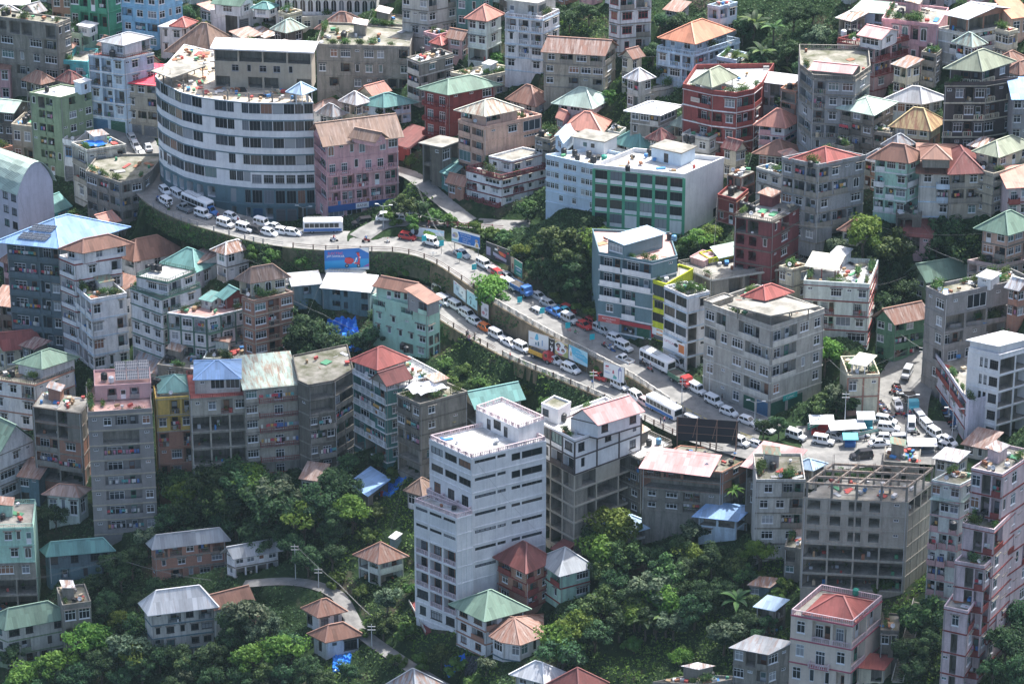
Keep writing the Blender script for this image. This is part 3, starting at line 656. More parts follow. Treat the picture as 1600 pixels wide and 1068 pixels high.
# top middle
bld('hall','long white hall with arched windows','along the top edge on a grey podium',[(430,-6),(588,-4)],26,1,['aaaaaaaaaaaaa'],'wh',(S,'white',1.2,'v',.5),d=10,trim='wh')
bld('house','grey podium house','below the long white hall, with small awning',[(404,16),(470,30),(590,22)],48,1,['o.','w.o.w.'],'ow',(F,.5),pl=6,tops=[([(402,17),(420,20),(440,14)],.8,1,['.','.'],'wh',(H,'teal',1.4,1,.5))])
bld('house','house with rusty pyramid roof','below the long white hall',[(502,44),(545,47),(570,38)],68,1,['w.w','w.'],'br',(H,'rust',3.4,1,.8,.5))
bld('apartment_building','long planted concrete terrace block','with white windows and a green roof garden',[(494,72),(640,76)],142,3,['.wW.Ww.w/w.w.w..w/.w.w.wbb'],'cn',(F,.5,'moss'),d=13,trim='cn',dirt=1.2,pl=26,jk=10)
bld('apartment_building','concrete corner house with laundry roof','right end of the planted terrace block',[(636,92),(656,100),(708,86)],158,3,['b/l/b','.w.w/w.ww'],'cn',(F,.4,'white'),trim='ow',dirt=1.2,jk=12,tk=[(660,78),(678,80),(692,82)],tops=[([(674,66),(690,70),(704,63)],.8,1,['.','.'],'dc',(H,'red',1.3,1,.4))])
bld('apartment_building','tall grey white block','cut by the top edge above the terrace block',[(628,-8),(668,-3),(714,-12)],60,3,['w.w/w.w/.w.','w.w/w.w/w.ww'],'ow',trim='cn')
bld('house','pale green house on stilts','with peach hip roof above the grassy gap',[(731,28),(760,32),(783,22)],98,3,['ww/ww/O','w/w/O'],'lm',(H,'salmon',2.6,1,.5,.2),trim='lm')
bld('house','dark teal house among the trees','behind the peach roofed stilt house',[(712,-4),(750,0),(770,-6)],46,2,['w.','w'],'te')
bld('apartment_building','tall pale blue white block','with pink terrace at the top centre',[(789,26),(848,32),(874,20)],114,4,['wbw/.bw/wlw/w.w','ww'],'wh',(F,-.7,'pink'),trim='pb',rail='bal',railc='wh',tops=[([(792,2),(840,8),(868,-4)],3.0,1,['d.w','w.'],'ow',(F,.4))],pl=3)
bld('house','low cream terrace house','covered in pot plants below the pale blue block',[(704,116),(748,124),(814,110)],156,2,['bw','.wl'],'cr',(F,.5,'white'),trim='cr',pl=14,jk=6,tops=[([(754,100),(766,103),(776,98)],2.2,1,['.','.'],'wh',('slab',.2,'white'))])
bld('apartment_building','dark red block with green roof','with red balconies, above the pink gabled building',[(663,138),(700,146),(773,132)],216,3,['BB','..x'],'rd',(H,'green',2.2,1,.8,.15),trim='rd',rail='bal')
bld('house','blue white house with green roof','behind the pink gabled building',[(566,162),(600,166),(642,160)],196,2,['w.w','www/wow'],'pb',(H,'teal',2.4,1,.8,.2),lo=(1,'ow'))
bld('house','small white house with striped roof','right of the round office gazebo',[(489,169),(503,176),(536,166)],204,2,['.','ww'],'wh',(H,'rust',1.9,1,.7,.85))
bld('apartment_building','pink gabled building','with arched windows and blue shop sign on the upper road',[(490,207),(509,226),(622,212)],347,5,['w/b/w','a.ta.aw/BBtBBw/bbbdb/lbblb/qq.r'],'pk',(G_,'brown',3.6,'u',1.0,.4),trim='pk',rail='bal',railc='pk',tops=[([(550,214),(586,221),(602,216)],1.2,1,['..','.'],'pk',(G_,'brown',1.8,'v',.5,.4))])
bld('shed','dark red corrugated shed','on the lane right of the pink gabled building',[(612,222),(640,230),(672,214)],244,1,['..','o.'],'rd',(S,'maroon',1.6,'v',.6,.2))
bld('house','grey concrete house under construction','with green awning below the dark red block',[(660,224),(690,230),(718,220)],292,2,['o.','wo/w.'],'dc',('slab',.5,'cement'),tops=[([(690,262),(704,270),(720,256)],.1,1,['.','.'],'gn',(S,'teal',1.0,'v',.1),{'z':-5})],jk=3)
bld('apartment_building','peach terrace building','with pale rusty roof and hanging roof garden',[(716,190),(756,202),(846,182)],282,4,['bb/lb/gb/b.','.xg/..s/w.w'],'pe',(F,.5,'pink'),trim='pe',rail='wall',pl=16,jk=10,tops=[([(720,172),(758,180),(808,170)],2.6,1,['b.','w.'],'pe',(H,'cream',2.4,1,.7,.5))])
bld('house','white house with maroon bands','at the bend of the lane, with a stepped terrace',[(728,266),(783,280),(856,262)],322,3,['dW/w.w/BB','w.tt/wbtw/w.w'],'wh',(F,-.8,'moss'),trim='mr',rail='bal',railc='mr',tops=[([(764,246),(800,254),(853,240)],2.6,1,['dw','ww.'],'wh',(F,.4),{'trim':'rd'})],pl=8,jk=3)
# top right of centre
bld('apartment_building','beige building with rusty roof','above the concrete stairs at top centre',[(850,80),(944,86),(962,72)],140,3,['wwxw/w.xxW/w.w.w','w'],'bg',(G_,'rust',2.4,'v',.5,.55),trim='cn',dirt=1.4)
bld('apartment_building','white tower with maroon windows','at the top edge above the green slope',[(952,-10),(968,-6),(1018,-10)],82,4,['w','wO/xx/xx/dw'],'wh',(F,.4),trim='cn',win='red',jk=4)
bld('house','powder blue villa with orange roof','on the slope left of the banana trees',[(1026,78),(1084,88),(1156,66)],130,2,['wxw/bWb','bxw/.wx'],'pb',(F,-.8),trim='pb',rail='bal',railc='pb',pl=7,tops=[([(1040,58),(1085,66),(1136,48)],2.6,1,['dw','wdw'],'pb',(H,'orange',3.0,1,1.0,.1))],tk=[(1037,68),(1044,69),(1072,72)])
bld('house','narrow grey blue house','behind the powder blue villa',[(1106,10),(1124,13),(1152,6)],62,2,['w','lw'],'pb',(F,.4),jk=5)
bld('apartment_building','crimson building with white bands','with rounded balconies and green roofed rooftop room',[(1067,138),(1112,148),(1150,152),(1178,146),(1190,136)],248,4,['.w','.w/bw','b/b','b/w'],'rd',(F,1.0,'white'),trim='wh',d=11,rail='wall',railc='rd',pl=10,jk=8,away=(.3,1),tops=[([(1086,128),(1112,134),(1146,120)],1.8,1,['O','O'],'wh',(H,'moss',2.6,1,.7,.1),{'open':1})])
bld('house','white house with broad green roof','left of the white roofed sign house',[(873,160),(924,167),(948,154)],180,1,['wxw','w.'],'wh',(H,'pgreen',3.0,1,1.0,.15))
bld('house','house with wide salmon roof','behind the white green school',[(886,200),(938,206),(950,190)],222,1,['ww','w'],'wh',(H,'salmon',3.0,1,.7,.15),pl=4)
bld('house','white roofed sign house','with turquoise lettering, behind the white green school',[(985,172),(1030,178),(1058,166)],236,3,['wxb/..w/wW','W/ww/tw'],'cn',(H,'white',1.6,1,.8,.05),lo=None,trim='ow',tops=[])
bld('house','cream house with pale green roof','right of the white roofed sign house',[(1054,194),(1076,198),(1106,186)],222,1,['w','ww'],'cr',(H,'pgreen',2.6,1,.8,.1))
bld('house','grey terrace house with tanks','in front of the crimson building',[(1066,212),(1108,220),(1130,208)],262,2,['ww/.w','w.'],'ow',(F,.6,'white'),tk=[(1072,216),(1081,218)],pl=5,jk=6,trim='cn')
bld('house','low house with teal hip roof','directly behind the school roof',[(960,222),(1000,232),(1030,224)],246,1,['w.','w'],'wh',(H,'teal',3.0,1,.6,.15))
bld('house','low house with brown tin roof','behind the peach terrace building',[(797,154),(836,164),(856,152)],184,1,['ww','w'],'ow',(H,'rust',3.0,1,.8,.3),jk=4)
bld('house','small rusty roofed hut','left of the salmon roof',[(870,183),(880,187),(890,180)],205,1,['w','.'],'pk',(G_,'salmon',1.5,'v',.3))
bld('school_building','white school wing with small windows','left wing of the white and green school',[(853,246),(928,262),(1003,250)],330,4,['www.www.www/www.www.www/www.www.www/...w..w...w',''],'pb',(F,.7,'white'),win='white',trim='pb',dirt=.44,tk=[(881,236),(898,238),(902,245),(920,240),(927,249),(944,247)],tops=[([(868,212),(880,222),(896,206)],2.8,1,['w','.'],'pb',(G_,'lblue',.9,'u',.3)),([(896,214),(944,222),(964,212)],2.8,1,['.dd.','.'],'wh',('slab',.4,'cement'))],jk=3)
bld('school_building','green banded school wing','with white spandrels, right wing of the school',[(928,263),(1069,278),(1131,252)],366,4,['GGGGGG/GGGGGG/GGGGGG/GG.GG.','!.../.../.../...G'],'wh',(F,.9,'white'),trim='gn',pil=6,win='dark',d=14,dirt=.44,away=(-.1,1),tk=[(981,262),(1015,237)],jk=10,tops=[([(1018,230),(1064,240),(1086,230)],2.8,1,['.d.','.'],'pb',('slab',.3,'cement'))])
# right
bld('house','white house with salmon roof','right of the crimson building',[(1186,194),(1226,198),(1246,188)],228,2,['ww/bb','w'],'wh',(H,'salmon',3.0,1,.7,.15),trim='pk')
bld('house','cream house with flat brown roof','below the salmon roof beside the crimson building',[(1186,238),(1224,242),(1246,232)],268,1,['www','w'],'cr',(H,'rust',2.4,1,.8,.1))
bld('house','porch house with mint roof','left of the long pink arched house at the top',[(1335,16),(1382,20),(1396,12)],52,2,['o.o/.bw','o'],'pb',(S,'pgreen',1.0,'v',.6,.05))
bld('house','plain grey gable house','at the top edge above the pink arched house',[(1398,-6),(1440,0),(1476,-8)],38,2,['w.','.w.'],'gy',(G_,'grey',3.0,'v',.4))
bld('house','long pink arched house','with a planted roof, top right',[(1378,32),(1466,42)],100,2,['.aawa./wbwdw.'],'pk',(F,.5),d=10,trim='pk',pl=14,jk=4)
bld('house','pink stepped house with balconies','below the long pink arched house',[(1308,66),(1366,76),(1420,62)],142,3,['.ww/wbw/w.','bb/lb/w.'],'sp',(F,-.8),trim='rd',rail='bal',railc='rd',tk=[(1318,52),(1326,50),(1334,49),(1338,53)],pl=6,tops=[([(1344,54),(1376,60),(1402,48)],2.6,1,['Q' if 0 else 'W','w'],'wh',(G_,'pink',1.3,'v',.5,.1))],jk=4)
bld('apartment_building','white block under blue white roof','unfinished top storey, top right corner',[(1464,46),(1503,54),(1586,40)],102,3,['.w','xbw/.bW/.o.'],'ow',(F,.4),trim='wh',tops=[([(1484,22),(1512,28),(1588,14)],3.2,1,['o','OOO'],'br',(G_,'white',1.6,'v',.8,.02))],jk=4)
bld('house','small house with orange roof','at the right edge near the top corner',[(1582,28),(1612,24)],60,1,['ww'],'pe',(S,'orange',1.2,'v',.4),d=7)
bld('apartment_building','black brown block with cream terraces','and grey hip roof at the right',[(1476,134),(1540,134),(1590,126)],240,4,['.wOw/.bwb/bxww/w.w.','w.b/ww/x.w'],'db',(F,.8),trim='cr',win='white',rail='bal',railc='cr',d=11,away=(.1,1),tops=[([(1484,106),(1534,110),(1578,96)],3.2,1,['.bw','ww'],'db',(H,'moss',3.2,1,.6,.1)) ],pl=6)
bld('apartment_building','grey eight sided block','with pink rooftop room and balustrade',[(1250,108),(1270,124),(1336,127),(1360,110)],240,5,['b/b/w','bxw/bwx/www/wbo/..W','w/b/.'],'gy',(F,-.9,'moss'),trim='cn',d=11,rail='bal',railc='cn',pl=8,away=(.05,1),tops=[([(1268,108),(1330,114),(1344,104)],1.6,1,['..','.'],'cn',(G_,'pink',1.0,'v',.5,.05))],jk=4)
bld('apartment_building','concrete house with mint roof','leaning on the grey eight sided block',[(1314,168),(1364,178),(1396,160)],252,4,['bwb/Lbw/wLw/w.w','bw/b.'],'cn',(H,'pgreen',1.8,1,.7,.05),trim='dc',dirt=1.4)
bld('house','house with white grey hip roof','behind the rusty yellow roof',[(1390,156),(1440,160),(1472,154)],184,1,['wxww','ww'],'pb',(H,'white',2.8,1,.9,.2))
bld('house','cream house with rusty yellow roof','left of the black brown block',[(1399,196),(1452,202),(1470,190)],236,2,['wWw/wo','.'],'cr',(H,'tan',3.4,1,.9,.6),lo=(1,'br'))
bld('house','grey house with blue sheet roof','at the right edge beside the black brown block',[(1584,154),(1612,154)],220,3,['ww/w.'],'gy',(S,'blue',1.2,'v',.5),d=8)
bld('apartment_building','turquoise house with rust red roof','first of the three rust roofs below the grey block',[(1368,246),(1418,252),(1438,244)],335,4,['bWw/L.w/wbx/lww','w'],'mt',(H,'rust',2.8,1,.9,.1),trim='wh',pl=6,jk=5)
bld('apartment_building','grey house with two tier rust roof','middle of three rust roofs below the grey block',[(1437,268),(1490,270)],338,3,['wB/.b/.w'],'ow',(S,'rust',2.0,'v',.8,.1),d=9,trim='pb',tops=[([(1442,247),(1484,248)],2.0,1,['...'],'cn',(H,'rust',1.9,1,.5,.1),{'d':5,'z':1.4})])
bld('apartment_building','yellowish house with dark red roof','last of the three rust roofs below the grey block',[(1486,270),(1534,268)],340,3,['bw/bb/.w'],'bg',(H,'maroon',3.2,1,.8,.2),d=9,trim='cn')
bld('apartment_building','concrete house with yellow green roof','at the right edge with a planted terrace',[(1524,268),(1552,276),(1612,258)],335,4,['w.','wWb/w.b'],'bg',(F,.7,'moss'),trim='cn',pl=8,tops=[([(1526,236),(1560,244),(1610,226)],3.0,1,['.w','wdw'],'cr',(H,'moss',2.2,1,.6,.15))],tk=[(1536,258)])
bld('apartment_building','grey terrace block with salmon roof','wide concrete house right of the school',[(1222,250),(1278,262),(1352,247)],380,5,['wbw/bww/xwb/w.w/Www','bw.w/wba/w.x/wbw/.o.'],'gy',(F,.7),trim='cn',rail='wall',dirt=1.2,tops=[([(1238,248),(1292,254),(1340,244)],.6,1,['.','.'],'cn',(H,'red',2.4,1,.3,.1))],pl=8,tk=[(1266,256)],jk=5)
bld('apartment_building','low grey annex with laundry','left of the grey terrace block',[(1182,264),(1240,282),(1262,276)],338,3,['xww/..w','w'],'ow',(F,.5,'moss'),trim='cn',jk=8,pl=5)
bld('house','pink and white house with red awning','at the right edge below the planted terrace',[(1576,292),(1612,290)],340,2,['Lw/ww'],'lp',(S,'salmon',1.2,'v',.6),d=7,trim='rd')
bld('house','peach house with broad green roof','at the right edge, mid height',[(1536,356),(1574,364),(1612,352)],428,3,['dw/xw','wxw/xwb'],'pe',(H,'green',3.4,1,1.0,.15),trim='cn')
bld('house','cream hut with tan hip roof','below the grey terrace block beside the big tree',[(1317,358),(1340,361),(1354,354)],384,1,['dw','w'],'cr',(H,'rust',2.2,1,.7,.1))
bld('house','pink brick ruin with maroon roof','in the trees with a blue tarpaulin behind',[(1408,366),(1454,370)],392,1,['oo.'],'sp',(S,'maroon',2.4,'v',.5,.1),d=7)
bld('house','house with long ridged green roof','in the wooded gully at the right',[(1425,430),(1448,438),(1511,428)],470,2,['w','w.w'],'ol',(G_,'green',3.2,'u',.9,.1))
bld('apartment_building','mauve grey stepped block','with garden terraces at the right edge',[(1447,452),(1477,466),(1610,438)],600,5,['.w','.g.w/oooo/w.OO/wWww'],'mg',(F,.7,'moss'),trim='mg',pl=14,jk=8,tk=[(1462,442),(1471,443),(1560,434)],tops=[([(1528,432),(1548,437),(1562,428)],2.2,1,['.','.'],'wh',('slab',.3,'white'))])
bld('house','garden terrace block with tank','in front of the mauve grey block',[(1452,498),(1484,512),(1572,500)],585,3,['.wv','oo/w.w'],'mg',(F,.7,'moss'),pl=18,tk=[(1553,487)],jk=8,trim='cn',tops=[([(1532,478),(1545,482),(1556,476)],2.0,1,['.','.'],'wh',(S,'white',.5,'v',.2))])
bld('apartment_building','terrace garden block with red bands','left of the wooded gully',[(1256,444),(1358,450),(1372,412)],540,4,['..W.w/bb.b/rwGw/w.W','w'],'lm',(F,.9,'white'),trim='rd',rail='bar',pl=20,jk=14,tops=[([(1262,414),(1306,420),(1316,404)],2.4,1,['O','O'],'rd',(S,'cream',.6,'v',.5,.3),{'open':1}),([(1300,396),(1320,400),(1330,390)],2.0,1,['.','.'],'wh',('slab',.3,'white'))])
bld('house','green house with rusty roof','at the end of the street in the gully',[(1370,496),(1398,504),(1447,494)],566,3,['w.','ww./bb'],'fg',(G_,'rust',2.6,'u',.8,.5),trim='fg')
# centre right
bld('apartment_building','dark teal building with white balconies','at the roadside left of the thin yellow building',[(936,397),(971,403),(1019,412),(1058,402)],529,5,['b/b/b/w/r','b</b</b./b./or','.v'],'gs',(F,.5,'pink'),trim='wh',rail='wall',railc='wh',d=11,dirt=.4,away=(-.1,1),tk=[(1021,364),(1030,366),(1046,368),(1053,371)],pl=6,jk=5,tops=[([(950,374),(975,381),(1036,364)],3.2,1,['W','.'],'gs',(S,'lblue',.6,'u',.4,.05))])
bld('apartment_building','thin lime yellow building','wedged between the dark teal and white buildings',[(1019,440),(1041,447)],531,4,['g/x/G/r'],'ly',(F,.5),d=9,win='dark',jk=3,pl=3)
bld('apartment_building','white roadside block with dark windows','right of the thin lime yellow building',[(1038,450),(1074,466),(1108,458)],580,5,['GG/GG/GG/../rw','.w/o.'],'wh',(F,.5,'moss'),trim='pb',win='dark',pl=10,jk=5,tk=[(1080,446)])
bld('apartment_building','wide roof terrace with lime railing','and a pale turquoise canopy, behind the white roadside block',[(1058,414),(1112,438),(1264,414)],492,2,['oo/..','.ooooo/......'],'cn',(F,-.9),trim='ow',rail='bar',railc='cn',lo=(1,'br'),tops=[([(1092,402),(1108,412),(1220,390)],.35,1,['.','.'],'cn',(F,-1.0),{'railc':'ly','rail':'bal'}),([(1112,394),(1124,402),(1213,383)],1.4,1,['O','O'],'cn',(S,'pgreen',1.2,'u',.3,.02),{'open':1,'trim':'ly'}),([(1078,402),(1100,409),(1120,398)],1.2,1,['..','.'],'sp',(F,.2,'pink'))],pl=8,jk=10)
bld('apartment_building','maroon block with flat concrete roof','and a blue striped end, above the lime railing',[(1148,338),(1206,348),(1262,316)],440,4,['OO./hh.','.x.x'],'mr',(F,-.7),trim='dc',rail='bar',tk=[(1160,320),(1168,323),(1176,325)],jk=10,pl=3)
bld('house','small red brown house','left of the flat concrete roof beside the school',[(1121,308),(1150,316),(1169,300)],352,2,['.d','w'],'rd',(F,.7),trim='br')
bld('house','roofless brick house under construction','between the school and grey annex',[(1136,272),(1158,278),(1180,268)],312,2,['OO','O'],'br',(F,.0),jk=6)
bld('apartment_building','bare concrete roadside apartment block','with open top terrace and rooftop pool tank, right of centre',[(1101,478),(1206,516),(1288,488)],652,5,['ww.b<./wwWb</w.xWx/w.xb</..wrr','b<ww/b<.w/b<tw/w..w/rr.'],'lc',(F,.9),trim='ow',rail='wall',dirt=1.0,pl=9,jk=12,
  tops=[([(1099,470),(1113,475),(1146,464)],.9,1,['.','.'],'cn',(F,.3,'white')),([(1150,478),(1204,492),(1266,480)],2.6,1,['O','O'],'cn',('slab',.8,'cement',.3),{'open':1}),([(1162,462),(1196,468),(1236,456)],.4,1,['.','.'],'cn',(H,'red',2.0,1,.3,.05),{'z':3.0})])
# middle left
bld('hall','great lilac hall with curved roof','with a green vaulted roof at the left edge',[(-50,275),(27,302),(82,282)],430,6,['w.w.ww/w.w.ww/w.w.ww/..','....'],'lv',('barrel','pgreen',6.0,0,.6,.05),win='dark',dirt=.44)
bld('apartment_building','slate grey block with blue roof','with laundry on every balcony and rooftop solar panels',[(10,376),(92,384),(184,356)],548,6,['l<<b</b<<l</l<<bw','w..'],'sl',(H,'blue',4.2,1,1.2,.03),trim='sl',rail='wall',dirt=.5)
bld('house','small house with teal gable roof','between the lilac hall and the slate block',[(28,332),(62,340),(108,322)],372,1,['w','.w'],'tq',(G_,'teal',2.6,'u',.5,.1))
bld('apartment_building','white block with red balcony edges','right of the slate grey block',[(92,404),(116,414),(190,402)],560,6,['b/b/b/l/b','.w.w'],'wh',(F,-.7,'white'),trim='rd',rail='wall',railc='wh',tops=[([(105,388),(130,393),(196,380)],2.8,1,['w.','.w.w'],'wh',(H,'rust',2.2,1,.8,.1))])
bld('house','white house with wide rust roof','behind the white dark green block',[(178,396),(210,406),(282,392)],446,2,['ww','..w.w'],'wh',(H,'rust',3.6,1,.8,.15),tk=[(221,390),(239,388)])
bld('house','white wing with patched rust roof','between the red edged block and dark green block',[(152,444),(188,454),(220,446)],520,3,['ww','w.'],'wh',(S,'rust',1.6,'v',.6,.3),dirt=.5)
bld('apartment_building','white corner block with roof garden','in front of the red edged block',[(116,450),(142,472),(198,462)],582,4,['lbb/bbw','w.t/x.w'],'wh',(F,.7,'moss'),trim='pb',rail='wall',railc='wh',pl=16,jk=8,tk=[(137,446),(145,447)])
bld('apartment_building','white block with dark green bands','centre of the left cluster, with tanks on top',[(203,450),(252,468),(314,448)],582,5,['www/.ww/www','bw/bL'],'wh',(F,-.8,'dark'),trim='dg',rail='bar',railc='dg',tops=[([(213,432),(262,442),(306,424)],3.0,1,['.WW','ww'],'wh',(F,-.7,'white'),{'trim':'dg'})],tk=[(231,416),(240,417),(249,418)],pl=6)
bld('house','lilac house with light teal roof','left of the small pyramid roofed tower',[(256,410),(305,424),(340,408)],456,1,['w.','.ww'],'lv',(H,'teal',3.2,1,.6,.05))
bld('house','small white pyramid roofed tower','below the hedge of the upper road',[(338,390),(353,395),(388,386)],440,2,['w','w./.x'],'wh',(H,'white',1.8,1,.8,.75),trim='cn')
bld('house','long low rusty shed','right of the wide rust roof',[(286,404),(310,410),(342,402)],424,1,['..','..'],'wh',(S,'rust',1.2,'v',.4,.6))
bld('apartment_building','green banded house with orange attic','front right of the left cluster',[(262,490),(322,498),(390,482)],588,4,['bwl/www/awx/w.w','Lbw/wxb/xbw/w.x'],'wh',(F,.3,'pink'),trim='dg',pil=3,rail='bar',railc='dg',tops=[([(344,462),(352,466),(386,460)],2.4,1,['w','.W.'],'rd',(G_,'teal',1.9,'v',.7,.1)),([(314,466),(330,470),(346,462)],2.0,1,['.','.'],'lm',(S,'teal',.6,'v',.4))],pl=6,jk=4)
bld('apartment_building','brick block with brown pyramid roof','right end of the left cluster',[(378,466),(396,472),(458,458)],580,5,['w','WbW/WbW/Wbx/WbW'],'br',(F,.4,'moss'),trim='bg',rail='bar',tops=[([(374,436),(392,441),(446,432)],3.2,1,['w','aaW'],'cr',(H,'brown',2.8,1,.5,.5))],pl=9)
bld('shack','grey tin roadside shack','with long white roof, under the scooter billboard',[(503,448),(577,455)],486,2,['.wt.w'],'gs',(S,'white',.8,'v',.4,.05),d=6,win='dark',cat='shack')
bld('shack','small grey tin shack','left of the long white roofed shack',[(457,446),(502,442)],466,1,['.w.'],'gs',(S,'grey',.5,'v',.3),d=5,cat='shack')
bld('house','mint green house','on the edge of the lower road, with rust red roofs',[(582,464),(668,488),(687,480)],560,4,['w.w./tt.x/.tt.w/..ow','vv/w./OO/OO'],'mt',(F,.5),trim=None,dirt=.5,tops=[([(588,446),(640,456),(662,448)],2.8,1,['.dw.','.'],'mt',(G_,'rust',1.6,'v',.5,.1)),([(637,462),(668,473),(686,466)],3.0,1,['.w','.'],'gy',(S,'rust',1.6,'u',.5,.1))])
# lower left row
bld('house','cream house with red roof','at the left edge above the half timbered house',[(-20,540),(6,545),(62,540)],580,1,['w','w.x'],'cr',(G_,'red',3.4,'u',.8,.1))
bld('house','white house with brown timber bands','with green hip roof and planted terrace, left edge',[(-14,592),(54,602),(116,578)],672,3,['wwb/w.x/ww','.w./t.w'],'wh',(F,-.7,'moss'),trim='br',rail='bar',railc='dc',pl=14,jk=5,tops=[([(28,566),(66,574),(116,558)],2.6,1,['.','...'],'wh',(H,'green',2.4,1,.6,.15))])
bld('house','white barn house with green gable','at the left edge below the half timbered house',[(-46,692),(-4,712),(53,688)],806,4,['w','.w./WW/WW/ww'],'wh',(G_,'green',5.5,'v',.7,.15),trim='cn',lo=(3,'cn'))
bld('apartment_building','unfinished brick frame block','with sandy top deck, left of the grey tower',[(51,634),(126,645),(141,622)],758,5,['OO/OO/xx/lL/OO','O/O/.'],'br',(F,.0,'deck'),trim='cn',pil=2,jk=14)
bld('shack','small house with rusted striped roof','below the unfinished brick frame block',[(74,770),(122,774),(136,764)],818,1,['w.w','w'],'lm',(H,'rust',1.6,1,.7,.8),cat='house')
bld('apartment_building','tall mauve grey tower','with cream bands and a rooftop garden, left',[(137,650),(238,644)],832,8,['vwb<w/vo<<v/vl<<v/vb<<v/vl<<v/vb<<w/vl<<w'],'mg',(F,-.8,'pink'),trim='bg',rail='wall',railc='mg',d=13,dirt=.4,pl=8,tops=[([(148,606),(236,601)],2.8,1,['.bdb.'],'sp',(F,.5,'pink'),{'d':7,'z':.2})],tk=[(163,588),(174,592)],jk=4)
bld('apartment_building','yellow house with teal pyramid roof','right of the tall mauve grey tower',[(243,624),(302,620)],772,6,['.bb/wbx/l.l/.Ww/bw./w.b'],'yl',(F,.4),d=9,trim='bg',rail='bar',lo=(2,'br'),tops=[([(250,612),(298,609)],.8,1,['..'],'cr',(H,'teal',2.2,1,.5,.1),{'d':6})],tk=[(240,596),(247,597)])
bld('apartment_building','open concrete frame block','with blue pyramid tarpaulin roof above the dark trees',[(297,624),(388,618)],775,6,['vwwW/OOO/OOO/OOO/OOO/OOO'],'bf',(F,-.8,'red'),d=11,trim='cn',rail='bar',railc='rd',tops=[([(304,592),(375,590)],3.2,1,['.GG'],'ow',(H,'blue',2.0,1,.3,.02),{'d':8})])
bld('apartment_building','grey block with red balcony rails','with pale green tin roof, middle of the lower row',[(382,607),(466,599)],740,6,['WL<</WB<</WL<</xL<</WB<<'],'bf',(S,'pgreen',1.2,'v',.4,.45),d=12,trim='cn',rail='bar',railc='rd',dirt=1.2)
bld('apartment_building','curved bare concrete block','with mossy flat roof, middle of the lower row',[(466,596),(482,603),(522,596),(552,578)],738,6,['.','o<</o<</WL</b<w/WL<','o</b</l</bw'],'dc',(F,.35,'moss'),trim='cn',d=11,rail='wall',dirt=1.4,away=(-.15,1),jk=4)
bld('apartment_building','dark teal balcony block','with two red roofs, centre left',[(551,582),(603,610),(692,590)],722,5,['b<</l<</b<w/wl</OOO','.ww/w.w'],'te',(F,-.8,'white'),trim='wh',rail='bal',railc='wh',tk=[(629,540),(635,545)],pl=8,jk=7,tops=[([(554,562),(590,575),(634,560)],2.8,1,['gw','w.w'],'te',(H,'red',2.8,1,.7,.05)),([(580,592),(604,602),(642,590)],1.6,1,['O','O'],'cn',(G_,'maroon',2.2,'u',.3,.05),{'open':1})])
bld('apartment_building','concrete block with white tarpaulins','right of the dark teal balcony block',[(620,618),(656,634),(730,614)],748,5,['b<w/wl</bl</o<<','w.'],'cn',(F,.5,'moss'),trim='dc',rail='wall',dirt=1.2,pl=6,jk=3)
bld('house','yellow green roofed shop house','with green mesh wall, left of the white tower',[(668,644),(708,656),(738,628)],700,2,['gg/bb','.o'],'dg',(S,'tan',.8,'u',.6,.1))
bld('house','house with teal gable and orange end','behind the white tower',[(726,622),(744,636),(814,622)],690,2,['o','w..w'],'ow',(G_,'teal',2.6,'u',.7,.05),tops=[])
bld('apartment_building','tall white tower','with maroon balconies and roof terraces, bottom centre',[(672,686),(737,716),(852,688)],958,9,['qqq/qqq/BBB/www/sss/sss/bbb/bbb/bbb','sq/sq/ss/ss/ss/ss/s./.s'],'wh',(F,-.8,'white'),inner='br',trim='wh',pil=3,win='dark',rail='bal',railc='lp',dirt=.4,tops=[([(744,640),(810,670),(850,656)],3.0,1,['.dGd.','..'],'wh',(F,-.8,'white'),{'railc':'lp'})],jk=5)
bld('apartment_building','stepped foot of the white tower','lower wing with red loggias and slit windows',[(648,785),(713,810),(738,803)],988,7,['sss/sss/bbb/bbb/bbb/Wbb/wWx','.'],'wh',(F,-.8,'white'),inner='br',trim='wh',pil=3,win='dark',rail='bal',railc='lp',dirt=.4,jk=2)
bld('apartment_building','white house with black trim','on an open concrete frame right of the white tower',[(842,660),(898,690),(1002,652)],866,7,['GGx/xbb/ooo/OOO/OOO/OOO/OOO','w.w.t/t..w/o.o/OOO'],'wh',(F,.5,'white'),trim='db',pil=3,lo=(2,'bf'),rail='wall',win='dark',dirt=.44,pl=8,jk=9,tk=[(858,632),(866,636),(880,652)],tops=[([(892,652),(934,662),(1000,642)],3.0,1,['.','w.w'],'wh',(G_,'pink',2.6,'u',.5,.03),{'trim':'db'}),([(846,632),(872,642),(892,630)],2.8,1,['w.','.'],'wh',(F,.4,'moss'))])
bld('apartment_building','small mossy concrete house','left of the pink roofed timber house',[(952,696),(1000,718),(1050,694)],806,4,['w.b/bw/w.w','w/ww'],'dc',(F,-.8,'white'),trim='cn',rail='bar',dirt=1.4,tk=[(1014,690),(1029,688)])
bld('house','pink roofed timber house','with open messy floors below the black billboard',[(1004,726),(1128,738),(1186,708)],806,4,['bbo</o<<</wwb.','.w../.o..'],'br',(F,.15,'moss'),trim='cn',lo=(2,'cn'),rail='bar',dirt=1.2,jk=8,tops=[([(1008,728),(1104,740),(1118,722)],.5,1,['.','.'],'br',(S,'pink',1.3,'v',.9,.02))])
bld('house','house with big pink sheet roof','right of the black billboard',[(1166,726),(1222,738),(1252,712)],800,3,['oo/ww/w.','w'],'dc',(S,'pink',1.2,'v',.8,.03))
bld('apartment_building','grey white planted roof block','left of the huge concrete frame',[(1182,752),(1258,752)],872,5,['ww/www/xl/xx/w.w'],'ow',(F,.5,'moss'),d=10,trim='cn',dirt=1.2,pl=14,jk=6)
